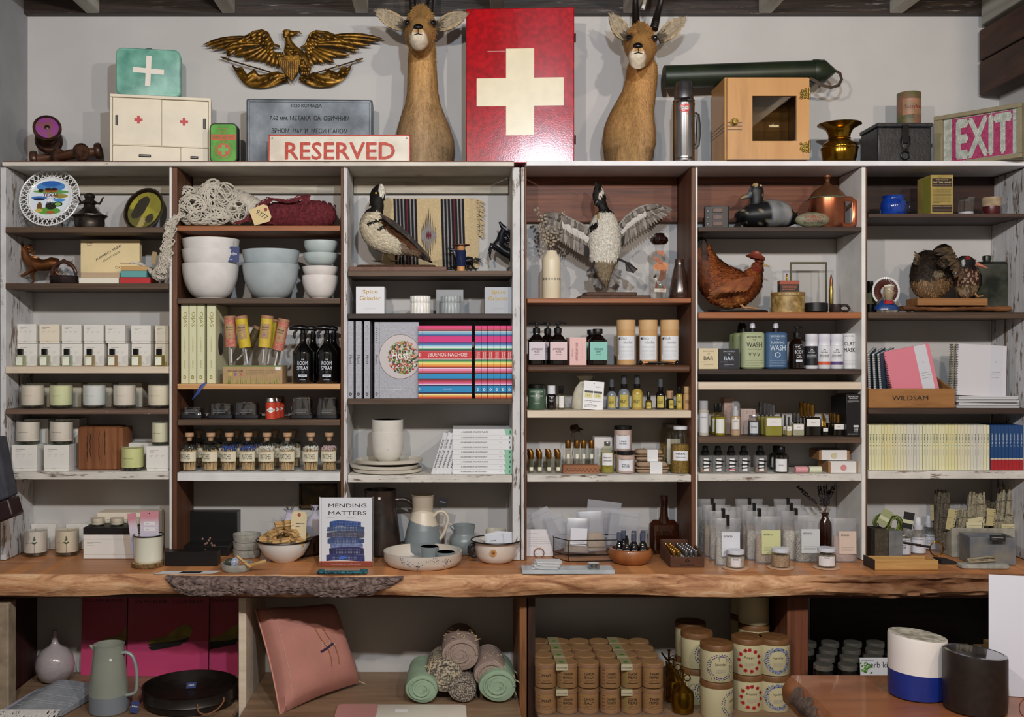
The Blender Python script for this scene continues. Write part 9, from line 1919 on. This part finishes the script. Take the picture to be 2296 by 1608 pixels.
# ================================================================ lower compartments
zf=ZFL+.0008
def fy(py):return FPX*(EYE-ZFL)/(py-VY)
t=rev('bud_vase','round white bottle vase with narrow neck in the dark left compartment','vase',123,zf,3.60,[('vase',[(.034,0),(.048,.008),(.062,.03),(.067,.058),(.060,.088),(.042,.112),(.020,.124),(.012,.134),(.009,.15),(.0085,.178),(.007,.178),(.006,.16)],P('#a9a0a2',.15,coat=.6,vary=.06,vs=200),40)])
gd_=P('#8a7a14',.5,c2='#6a5c10',vs=20);lpr=P('#a02a3c',.4);lpp=P('#c04270',.4)
for i,(a,b,Y,s) in enumerate([(180,283,3.668,'LUKENS'),(284,467,3.655,'WALKER  LUKENS'),(468,534,3.668,'WALKER')]):
 W=L(b-a,Y);H=.292;t=T('record_sleeve',['red and pink record sleeve partly hidden behind the green pitcher','red and pink record sleeve with yellow gourd facing out in the middle','red and pink record sleeve against the cream divider'][i],'record',(SX(a,Y),Y,zf),rot=(-.06,0,0));m=MB();m.box(.001,W-.001,0,.004,0,H,lpr);f=-.0004;m.quad(.001,W-.001,0,H*.42,lpp,f)
 m.text(s if i==1 else s,W/2,H*.90,P('#3a1020',.6),w=W*.85,h=.010,y=f*2);m.build('sleeve',t)
 m=MB();gx={0:W*1.0,1:W*.55,2:W*.62}[i];q=.292/.292
 for o,c,dy in (([(-.085,.10),(-.07,.09),(.03,.108),(.045,.125),(.0,.13),(-.06,.112)],'#120d0c',-.0012),([(-.088,.118),(-.08,.128),(-.02,.142),(.02,.172),(.045,.182),(.068,.176),(.074,.155),(.06,.132),(.03,.120),(-.03,.114),(-.075,.108)],None,-.0016),([(-.088,.112),(-.08,.106),(.0,.108),(.055,.122),(.062,.138),(.04,.13),(.0,.122),(-.06,.118)],'#1c150c',-.0020)):
  m.add([(min(max(gx+x,.002),W-.002),dy,z) for x,z in o],[tuple(range(len(o)))[::-1]],P(c,.6) if c else gd_)
 m.build('printed_gourd',t)
gg=P('#8c9084',.3,coat=.3,vary=.04,vs=14);Y=3.30;t=rev('green_pitcher','tall grey green pitcher with grey base band and looped handle','pitcher',244,zf,Y,[('body',[(.058,.0),(.061,.004),(.061,.055),(.0605,.060),(.058,.10),(.052,.16),(.048,.205),(.049,.215),(.046,.215),(.044,.2),(.05,.05),(0,.03)],gg,48),('base_band',[(.0615,.004),(.0617,.056)],P('#777d84',.6,vary=.05,vs=20),48)])
MB().tube(sm([(.046,-.01,.188),(.062,-.012,.190),(.080,-.012,.178),(.092,-.012,.14),(.094,-.012,.09),(.088,-.012,.062),(.058,-.01,.052)]),[(.007,.0055)]*25,P('#8f9894',.3,coat=.3),10,side=(0,1,0)).build('handle',t);MB().tube([(-.040,-.012,.204),(-.056,-.016,.214)],[.012,.003],gg,12).build('spout',t);MB().quad(.018,.026,.172,.180,white,rad=.0525,seg=1).build('sticker',t)
# towels with fringe
tws=[P('#8a8e94',.9,vary=.1,vs=60),P('#6f747c',.9),P('#9c98a8',.9)];Y=3.30
for i in range(3):
 W=.17;N=16;x0=SX(80-14*i,Y);t=T('striped_towel','folded grey striped towel with white fringe, %s of the overlapping pile' % ['front and topmost','middle','rear and lowest'][i],'towel',(x0+.05,Y+.02+.02*i,zf+.0012),group=None);m=MB();V=[];F=[];zt0=.052-.012*i
 for j in range(N+1):
  for k in range(N+1):
   u,v=j/N,k/N;V.append((-W/2+W*u+.05*v-.03,-.08+.20*v-.02*i,zt0*(.35+.65*v)*(1-.9*max(0,u-.75)*4*.25)*(1-.35*abs(2*u-1)**3)+.004*math.sin(u*7+i)))
 for j in range(N):
  for k in range(N):F.append((j*(N+1)+k,(j+1)*(N+1)+k,(j+1)*(N+1)+k+1,j*(N+1)+k+1))
 n0=len(V);V+=[(a,b,c*.1) for a,b,c in V];F+=[tuple(n0+q for q in f[::-1]) for f in F];ed=[j*(N+1) for j in range(N+1)];m.V=V;m.M=[tws[i]];m.F=F;m.I=[0]*len(F)
 for j in range(N):a=j*(N+1);b=a+N+1;m.F.append((a,a+n0,b+n0,b));m.I.append(0);a=j*(N+1)+N;b=a+N+1;m.F.append((a,b,b+n0,a+n0));m.I.append(0)
 for j in range(N):m.F.append((j,j+1,j+1+n0,j+n0));m.I.append(0);a=N*(N+1)+j;m.F.append((a,a+n0,a+1+n0,a+1));m.I.append(0)
 for v in (4,5,8,12,13):
  b=len(m.V);wm=m.mi(P('#c9ccd2',.9))
  for j in range(N+1):p=V[j*(N+1)+v];m.V+=[(p[0],p[1]-.0012,p[2]+.0012),(p[0],p[1]+.0012,p[2]+.0014)]
  for j in range(N):m.F.append((b+2*j,b+2*j+2,b+2*j+3,b+2*j+1));m.I.append(wm)
 m.build('cloth',t);m=MB();rn=random.Random(i)
 for k in range(46):x_=-W/2-.03+W*k/46;m.tube([(x_,-.078-.02*i,.022),(x_+rn.uniform(-.006,.006),-.092-.02*i,.016),(x_+rn.uniform(-.012,.012),-.102-.02*i,.008),(x_+rn.uniform(-.015,.015),-.112-.02*i,.002)],.0016,P('#c6c2be',.9),5)
 m.build('fringe',t)
pn_=P('#17120f',.4,.2,c2='#241c17',vs=30);Y=3.385;t=T('black_pan','large round black pan with leather loop handle and blue tag','pan',(SX(427,Y),Y,zf));R0=.152
MB().lathe([(R0*.93,0),(R0*.97,.004),(R0*.98,.024),(R0*1.02,.026),(R0*1.0,.030),(R0,.056),(R0*1.02,.059),(R0*.98,.059),(R0*.96,.034),(0,.032)],pn_,64).build('pan',t);MB().tube(sm([(.058,-.142,.040),(.066,-.158,.022),(.09,-.158,.014),(.118,-.140,.022),(.135,-.120,.040),(.134,-.112,.052)]),.0026,P('#7a4a2a',.6),8).build('leather_handle',t)
m=MB();m.box(-.016,.016,-.0004,.0004,-.010,.010,bt);m.text('edyn',0,.001,white,w=.018,h=.008,y=-.0007);o=m.build('price_tag',t);o.location=(-.005,.03,.044);o.rotation_euler=(-.7,-.05,0)
m=MB();m.box(-.012,.012,-.0004,.0004,-.018,.018,bt);m.text('edyn',0,.002,white,w=.018,h=.008,y=-.0007);tag(m.build('price_tag',None,(SX(304,3.28),3.27,zf+.022),rot=(-.2,.15,0)),'blue swing tag standing beside the green pitcher handle','tag')
# pillow
t=T('pink_pillow','large dusty pink pillow with purple and gold stitched motif','pillow',(SX(690,3.50),3.50,zf));pkf=P('#b67c70',.9,vary=.06,vs=14,bump=.35,bs=260)
def PP(px,py,Y):return yp(px,py,Y)-t.location
A,B,Cc,D=PP(574,1366,3.46),PP(748,1356,3.60),PP(806,1531,3.54),PP(630,1602,3.27);nrm=(B-A).cross(D-A).normalized()
if nrm.y>0:nrm=-nrm
def pil(u,v,s):e=(1-(2*u-1)**4)*(1-(2*v-1)**4);q=1-.10*(1-abs(2*u-1)**2)*0;uu=.5+(u-.5)*(1-.05*math.sin(v*PI));vv=.5+(v-.5)*(1-.05*math.sin(u*PI));p=(A*(1-uu)+B*uu)*(1-vv)+(D*(1-uu)+Cc*uu)*vv;return p+nrm*(s*.080*max(e,0)**.45)*(1+.06*mnoise.noise(Vector((u*4,v*4,s))))
m=MB();N=30
for s in (1,-1):
 V=[pil(j/N,k/N,s*(1 if s==1 else .55)) for j in range(N+1) for k in range(N+1)];F=[(j*(N+1)+k,j*(N+1)+k+1,(j+1)*(N+1)+k+1,(j+1)*(N+1)+k)[::s] for j in range(N) for k in range(N)];m.add(V,F,pkf)
m.build('cover',t);m=MB();m.tube([pil(0.0,k/20,0)+Vector((-.002,-.003,0)) for k in range(21)],.003,P('#c08a7a',.8),6);m.tube([pil(.10,k/20,1.03) for k in range(21)],.0008,P('#d0a898',.8),4);m.build('seam',t)
def mo(pts,r,c):m.tube([pil(u,v,1.0)+nrm*.002 for u,v in pts],r,P(c,.7),6)
m=MB();mo([(.52,.62),(.60,.60),(.70,.56)],.0042,'#3d2640')
for du in (0,.10):mo([(.52+du,.36),(.56+du,.48),(.62+du,.60),(.62+du,.72),(.60+du,.80)],.0015,'#8a6028');mo([(.55+du,.60),(.57+du,.52),(.63+du,.58)],.0012,'#d8ccb0')
m.build('stitched_motif',t);m=MB();p=pil(1,.98,0);[m.tube([p,p+Vector((.014+.003*k,-.002,-.004-.002*k))],.0012,P('#c9b49a',.9),4) for k in range(4)];m.build('corner_tassel',t)
# rolled towels
tc_={'g':P('#91a88e',.9,vary=.08,vs=20,bump=.3,bs=300),'w':P('#a99488',.9,c2='#8d7a72',vs=420,bump=.4,bs=500,det=0),'s':P('#b7a990',.9,c2='#55504c',vs=160,bump=.3,det=0),'c':P('#a89c8c',.9,c2='#3f3836',vs=260,det=0)}
for i,(px,py,Y,r,ln,k,lb_,tas) in enumerate([(946,1566,3.36,37,.22,'g','green towel roll at the lower left of the pile',0),(1037,1567,3.37,32,.20,'c','checked black and cream towel roll at the bottom middle',0),(1116,1566,3.37,42,.22,'g','green towel roll at the lower right of the pile',1),(996,1517,3.39,42,.18,'s','striped cream towel roll with thick tassels in middle row',2),(1100,1514,3.40,37,.20,'w','mauve striped towel roll at the right of middle row',2),(1033,1468,3.42,42,.20,'w','mauve striped towel roll tied with cord on top',3)]):
 R0=L(r,Y);zz=SZ(py,Y);t=T('rolled_towel',lb_,'towel',(SX(px,Y),Y,max(zz,zf+R0*.92)),group='rolled towels');sx=.92 if i else 1.08;mt=tc_[k];m=MB()
 m.lathe([(R0*.80,-.004),(R0*.96,.0),(R0,.01),(R0*1.02,ln*.5),(R0*.96,ln)],mt,36,R=RX(-PI/2),wob=.03,sy=.86);m.build('roll',t);m=MB();P_=[(R0*q*.86*math.cos(a),-.004-.003*math.sin(a*.7),R0*q*.74*math.sin(a)) for q,a in [(1-.85*j/70,j*.27) for j in range(71)]];m.tube(P_,[(.0042,.0032)]*71,mt,6);m.build('spiral_end',t)
 if tas:
  m=MB();rn=random.Random(i);cn_=P('#b8a684',.9)
  for q in range(60 if tas==2 else 24):a=(rn.uniform(1.8,4.2) if i==3 else rn.uniform(-.6,1.9)) if tas !=3 else rn.uniform(.5,2.6);b=Vector((R0*1.0*math.cos(a),rn.uniform(.0,ln*.6),R0*.86*math.sin(a)));e_=b+Vector((rn.uniform(-.016,.016),rn.uniform(-.014,.004),-rn.uniform(.006,.026) if tas !=3 else rn.uniform(0,.01)));m.tube([b,b.lerp(e_,.5)+Vector((rn.uniform(-.005,.005),-.004,.003)),e_],.0019,cn_,5)
  m.build('tassels',t)
t=T('cutting_board','pink and white rectangular serving board lying at compartment front','board',(SX(900,3.27),3.27,zf));MB().rbox(.415,.125,0,.010,P('#d9d2c4',.35),.016,5,bev=.002).build('board',t);MB().rbox(.13,.1255,.0004,.0104,P('#c08a84',.35),.016,5,c=(-.1427,0,0)).build('pink_end',t);m=MB();m.box(-.02,.02,-.012,.012,.0106,.011,white);m.text('edyn',0,0,ink,w=.012,h=.006,y=0);m.build('price_tag',t)
# seed kits: tubes in clear cases
kf=P('#a47c50',.7,vary=.05,vs=60);kl=P('#9a7458',.7)
def kit(label,x,Y,z,names,band,first=None):
 t=T('seed_kit',label,'seed kit',(x,Y,z),group='seed starter kits');r=.0338
 for i,(s1,s2,c) in enumerate(names):
  m=MB();o=(-.0685+.0685*i,0,0);m.lathe([(r*.97,.001),(r,.003),(r,.064),(r*1.03,.0645),(r*1.03,.0765),(r,.078),(0,.078)],kf,32,c=o);b=m.build('seed_tube',t);m=MB();R_=r+.0004
  for s,zz,h in ((s1,.047 if s2 else .042,.0085),(s2,.036,.0085)):
   if s:m.text(s,0,zz,P('#2a1a10',.7),w=.031,h=h,rad=R_+.0003,bold=.02)
  m.quad(-.017,.017,.0165,.0185,P('#2a1a10',.7),rad=R_);m.lines(-.012,.012,.021,.027,2,P('#6a3a20',.7),rad=R_,t=.001)
  for k in range(5):m.quad(-.032,-.021,.012+k*.011,.016+k*.011,P(c,.7),rad=R_,seg=2)
  m.quad(-.034,.034,.0655,.0755,kl,rad=r*1.03+.0004);m.V=[(v[0]+o[0],v[1],v[2]) for v in m.V];l_=m.build('label',b)
 m=MB();m.box(-.1045,.1045,-.0365,.0365,.0,.0795,GLASS('#f2f2ee',.06,gloss=.08));m.build('clear_case',t);m=MB();m.box(-.038,-.002,-.0372,.036,.0798,.0804,P('#8d8460',.6));m.box(-.038,-.002,-.0372,-.0368,.060,.0798,P('#b9b092',.6));m.text(band,-.02,.068,ink,w=.032,h=.0035,y=-.0375,bold=.02);m.add([(-.02+.008*math.cos(a),-.015+.008*math.sin(a),.0808) for a in [k*PI/8 for k in range(16)]],[tuple(range(16))],P('#3f7a30',.6));m.build('paper_band',t);return t
n1=[('MINT','','#8a5a4a'),('CINNAMON','BASIL','#7a6a40'),('LEMON','BALM','#b08a50')];n2=[('CHERRY','TOMATO','#8a4a40'),('SUGAR SNAP','PEAS','#6f8a30'),('THAI','PEPPER','#a5824a')]
for c_i,(x,nn,bd,nm) in enumerate([(SX(1271,3.30),n1,'COCKTAIL SERIES','cocktail'),(SX(1415,3.30),n2,'KITCHEN SERIES','kitchen')]):
 k0=None
 for lv in (0,1):
  for j in range(4):
   lb_='%s seed kit in a clear case, %s layer, %s row from the front' % (nm,['lower','upper'][lv],['first','second','third','last'][j]);loc=(x,3.30+.080*j,zf+.0812*lv)
   if k0 is None:k0=kit(lb_,*loc[:2],loc[2],nn,bd)
   else:dup(k0,loc,None,lb_)
for i,(px,Y) in enumerate([(1500,3.50),(1510,3.40),(1531,3.29)]):
 t=rev('brass_mister','polished brass plant mister with ring pull, %s one' % ['rear','middle','front'][i],'mister',px,zf,Y,[('body',[(.030,0),(.034,.004),(.036,.05),(.032,.068),(.016,.080),(.011,.084),(.011,.092)],brass,32)]);m=MB();m.tube([(0,0,.09),(0,0,.135)],.0035,brass,8);m.lathe([(.008,.135),(.009,.137),(.002,.139)],brass,14);m.tube([(-.002,0,.10),(-.018,-.004,.118),(-.026,-.006,.130)],[.004,.003,.003],brass,8);m.tube([(.014+.010*math.cos(a),0,.108+.010*math.sin(a)) for a in [k*PI/8 for k in range(17)]],.0018,brass,6);m.build('pump',t)
# flower seed tins
tl_=P('#6e4a2a',.5,.1,c2='#7f5834',vs=40);lv_={}
def ftin(label,px,Y,lv,kind,rot=0.):
 r=L(35.5,3.27);t=T('flower_tin',label,'tin',(SX(px,Y),Y,zf+.117*lv),rot,'flower seed tins',sc=(1,1,.95));MB().lathe([(r*.985,0),(r,.001),(r,.1005)],P('#c9bf98',.5),40).build('body',t);MB().lathe([(r*1.0,.101),(r*1.03,.1015),(r*1.03,.117),(r*1.0,.120),(r*.9,.1215),(0,.1215)],tl_,40).build('lid',t)
 if not kind:return t
 m=MB();R_=r+.0004;rn=random.Random(len(label));tn={'l':'Lavender','p':'Poppy','f':'Forget Me Not'}[kind]
 def dot(x,z,s,c,q=0.):m.add([(math.sin((x+s*math.cos(a))/R_)*(R_+q),-math.cos((x+s*math.cos(a))/R_)*(R_+q),z+s*math.sin(a)) for a in [k*PI/4 for k in range(8)]],[tuple(range(8))],P(c,.6))
 for k in range(64):
  a=2*PI*k/64;x,z=.034*math.sin(a)*(1.25 if k % 2 else 1),.050+.036*math.cos(a)*(1.15 if k % 2 else 1)
  if not .004<z<.098:continue
  if kind=='l':dot(x,z,.0022,'#46287a',.0002) if k % 8<6 else m.add([(R_*math.sin((x+d)/R_),-R_*math.cos((x+d)/R_),zz) for d,zz in ((-.001,z),(.001,z),(rn.uniform(-.006,.006),z-.02))],[(0,1,2)],P('#2f6a34',.6))
  elif kind=='p':
   if k % 6==0:dot(x,z,.0065,'#b0202a',.0002);dot(x,z,.0022,'#2a1012',.0004)
   elif k % 3==1:dot(x,z,.0018,'#7a8a4a')
  else:
   for d in ((0,0),(.003,.001),(-.002,.003)):dot(x+d[0]+rn.uniform(-.003,.003),z+d[1],.0021,'#6a7aa8' if k % 5 else '#3a3440',.0002)
 m.text(tn,0,.060,P('#3a3428',.6),w=.034,h=.009,rad=R_+.0005);m.lines(-.015,.015,.030,.044,4,lgrey,rad=R_+.0005,t=.0008);m.build('printed_flowers',t);return t
KN={'l':'lavender','p':'poppy','f':'blue forget me not'}
for px,Y,k,q in ((1607,3.265,'l',0),(1676,3.335,'p',-.15),(1734,3.33,'f',.0)):
 for lv in (0,1):ftin('%s seed tin, %s of the front pair' % (KN[k],['lower','upper'][lv]),px,Y,lv,k,q if lv else (.9 if k=='l' else 0))
for px,Y,lv,s in ((1562,3.40,0,'lower tin left behind lavender pair'),(1562,3.40,1,'upper tin left behind lavender pair'),(1548,3.52,0,'lowest tin in the far left shade'),(1548,3.52,1,'upper tin in the far left shade'),(1690,3.50,0,'lowest tin behind the poppy pair'),(1690,3.50,1,'middle tin behind the poppy pair'),(1690,3.50,2,'top tin behind the poppy pair'),(1672,3.62,2,'top tin against the back wall'),(1672,3.62,1,'middle tin against the back wall'),(1672,3.62,0,'lowest tin against the back wall')):ftin('dark shaded '+s,px,Y,lv,'l' if px<1600 else None,.5)
# herb kit jars
struct('trim_13',MB().box(SX(1816,YW),1.98,YW-.012,YW-.004,ZFL+.001,ZU-.025,WOOD('#0e0806','#2a1a12',(3,30,30),.7)))
k0=None
for j in range(4):
 for i in range(6):
  lb_='dark glass herb jar with silver lid, %s row, %s from the left' % (['front','second','third','back'][j],['first','second','third','fourth','fifth','last'][i]);x=SX(1846,3.28)+.078*i+(.038 if j % 2 else 0);loc=(x,3.28+.085*j,zf)
  if k0 is None:k0=jar(lb_,1846,43,SZ(.0,3.28)*0+1489,zf,3.28,GLASS('#a8b0a8',.5),P('#1a1510',.4),P('#a8a59c',.28,.8),.9,None,(),.016,'herb_jar','herb jars');k0.location=loc
  else:dup(k0,loc,None,lb_)
t=T('herb_kit_card','white card with green herb picture and script lettering before the jars','card',(SX(1927,3.235),3.225,zf+.113),rot=(-.1,0,0));m=MB();m.box(0,.115,0,.001,0,.078,P('#c6c8cc',.5));m.text('SELF-WATERING',.025,.069,ink,w=.04,h=.0035,y=-.0004);m.text('herb kit',.058,.056,ink,w=.075,h=.018,y=-.0004)
rn=random.Random(7)
for k in range(26):a=rn.uniform(0,6.28);x,z=.022+rn.gauss(0,.009),.044+rn.gauss(0,.010);m.add([(x+.005*math.cos(a+q)*(1 if q in (0,PI) else .6),-.0006-.00001*k,z+.005*math.sin(a+q)*(1 if q in (0,PI) else .6)) for q in (0,PI/2,PI,PI*1.5)],[(0,1,2,3)],P(rn.choice(['#3f7a20','#5f9a30','#2a5a18']),.5))
m.build('card',t);MB().box(.045,.06,.002,.03,-.1125,.0,P('#c6c8cc',.5)).build('stand',t)
for i,(px,py) in enumerate([(2148,1440),(2195,1450),(2218,1430),(2170,1462)]):bx('kraft_box','small kraft box in the right compartment shade, %s' % ['upper left','lower middle','upper right','lowest'][i],'box',px,px+34,hz(py,3.56,zf),zf,3.50+.05*(i % 2),.04,P('#7d6238',.7))
# bag hanging at the far left edge
t=T('hanging_bag','grey canvas bag with dark red leather base hanging at left edge','bag',yp(-20,1060,3.28));o=t.location;C=Crop(0,0,1,3.28,o);cv=P('#3c3d46',.9,vary=.15,vs=30,bump=.4,bs=400)
m=MB();m.prism([(C.p(x,y)[0],C.p(x,y)[2]) for x,y in ((-60,985),(4,978),(10,1005),(20,1060),(31,1112),(-60,1148))],-.04,.04,cv);m.build('canvas',t,bev=.008);m=MB();m.prism([(C.p(x,y)[0],C.p(x,y)[2]) for x,y in ((-60,1149),(31,1113),(40,1145),(43,1152),(38,1157),(-60,1195))],-.042,.042,P('#230c0e',.45));m.build('leather_base',t,bev=.006);MB().tube([C.p(1+9*math.cos(a),990+9*math.sin(a),-.045) for a in [k*PI/8 for k in range(17)]],.0018,P('#a9a9ac',.2,1.),7).build('ring',t);MB().tube([C.p(-25,985,-.0),C.p(-28,700,0),C.p(-30,400,.0)],[(.012,.002)]*3,cv,6).build('strap',t)
# ================================================================ table in the right foreground
t=T('slab_table','reddish live edge slab table in the right foreground','table',(1.44,2.40,0));tm_=WOOD('#5c2f1a','#85502f',(1.5,9,9),.35,c3='#96603a',bump=.12,coat=.2);V=[];F=[];N=30;K_=7
for i in range(N+1):
 y=-.42+.74*i/N;yy=y+2.40
 for j in range(K_):u=j/(K_-1);V.append((-.535-.020*math.sin(u*PI*.8)-.012*u+rn3((y*9,u*2,1),1,.010),y,.75-.068*u-.001))
 V.append((.54,y,.682));V.append((.54,y,.75))
K2=K_+2
for i in range(N):
 for j in range(K2):F.append((i*K2+j,i*K2+(j+1) % K2,(i+1)*K2+(j+1) % K2,(i+1)*K2+j))
F+=[tuple(range(K2-1,-1,-1)),tuple(N*K2+j for j in range(K2))];m=MB();m.add(V,F,tm_);m.build('slab',t)
m=MB();brk2=P('#4a3a32',.9,c2='#6a5648',vs=60,bump=1.,bs=120,det=8)
for y0,u0,u1 in ((.20,.1,.75),(.08,.2,.9)):
 V=[];n=10
 for i in range(n+1):
  for j in range(6):u=u0+(u1-u0)*j/5+.08*math.sin(i*1.3);y=y0-.11+.16*i/n;e=.004*math.sin(PI*i/n)*math.sin(PI*j/5);V.append((-.538-.020*math.sin(u*PI*.8)-.012*u-e+rn3((y*9,u*2,1),1,.010),y,.749-.068*u))
 m=MB();m.add(V,[(i*6+j,i*6+j+1,(i+1)*6+j+1,(i+1)*6+j) for i in range(n) for j in range(5)],brk2);m.build('bark_patch',t)
for x in (-.50,.48):
 for y in (-.38,.27):MB().box(x,x+.04,y,y+.04,0,.68,P('#d9d9dc',.5)).build('leg',t,bev=.002)
MB().box(-.495,.50,.275,.29,.42,.68,P('#cfcfd2',.5)).build('apron',t)
def planter(label,px,py,w_,ytop,outer,inner,tilt,band=None):
 Y=FPX*.85/(py-VY);R0=L(w_/2,Y);H=hz(ytop,Y,.75);t=T('planter',label,'planter',(SX(px,Y),Y,.7508),rot=(0,0,0));V=[];zs=[0,.003,H*.2,H*.42,H*.422,H*.7,H-.006,H,H];rs=[.93,.98,1,1,1,1,1,.985,.88];N=48
 m=MB();m.lathe([(R0*a,z) for a,z in zip(rs[:-1],zs[:-1])],outer,N);m.V=[(x,y,z-(x/R0*tilt+.0)*(z/H)) for x,y,z in m.V];m.F.pop() if len(m.F[-1])>4 else 0;m.I=m.I[:len(m.F)]
 if band:
  b=m.mi(band)
  for i,f in enumerate(m.F):
   if i<4*N:m.I[i]=b
 m.build('wall',t);m=MB();m.lathe([(R0*.985,H),(R0*.90,H+.001),(R0*.86,H-.006),(R0*.84,H*.5),(R0*.8,.02),(0,.018)],inner,N);m.V=[(x,y,z-(x/R0*tilt)*(z/H)) for x,y,z in m.V];m.build('inside',t)
planter('white ceramic planter with glazed cobalt blue bottom half',2057,1558,124,1424,P('#ddd6d0',.55),P('#b5b0a2',.7,c2='#6f6a5c',vs=40),.007,P('#1a2c78',.35,vary=.12,vs=14));planter('dark brown black ceramic planter with glossy rim',2186,1590,133,1462,P('#211915',.45,vary=.2,vs=60),P('#0c0c10',.12,c2='#44444c',vs=20,coat=.8),.006)
t=T('paper_sign','blank white upright paper sign at the right edge of table','sign',(SX(2246,2.50),2.56,.7508),-.25);MB().box(0,.20,0,.003,0,.30,P('#d5d6e0',.5)).build('sheet',t);MB().box(.03,.12,.0035,.04,0,.01,P('#d5d6e0',.5)).build('foot',t)
t=T('wire_ornament','small copper wire loop ornament at the lower right table edge','ornament',(SX(2292,2.42),2.40,.7508));MB().tube([(.018*math.cos(a),0,.022+.022*math.sin(a)) for a in [k*PI/10 for k in range(21)]],.0012,P('#8a3a2a',.4,.5),6).build('wire',t)
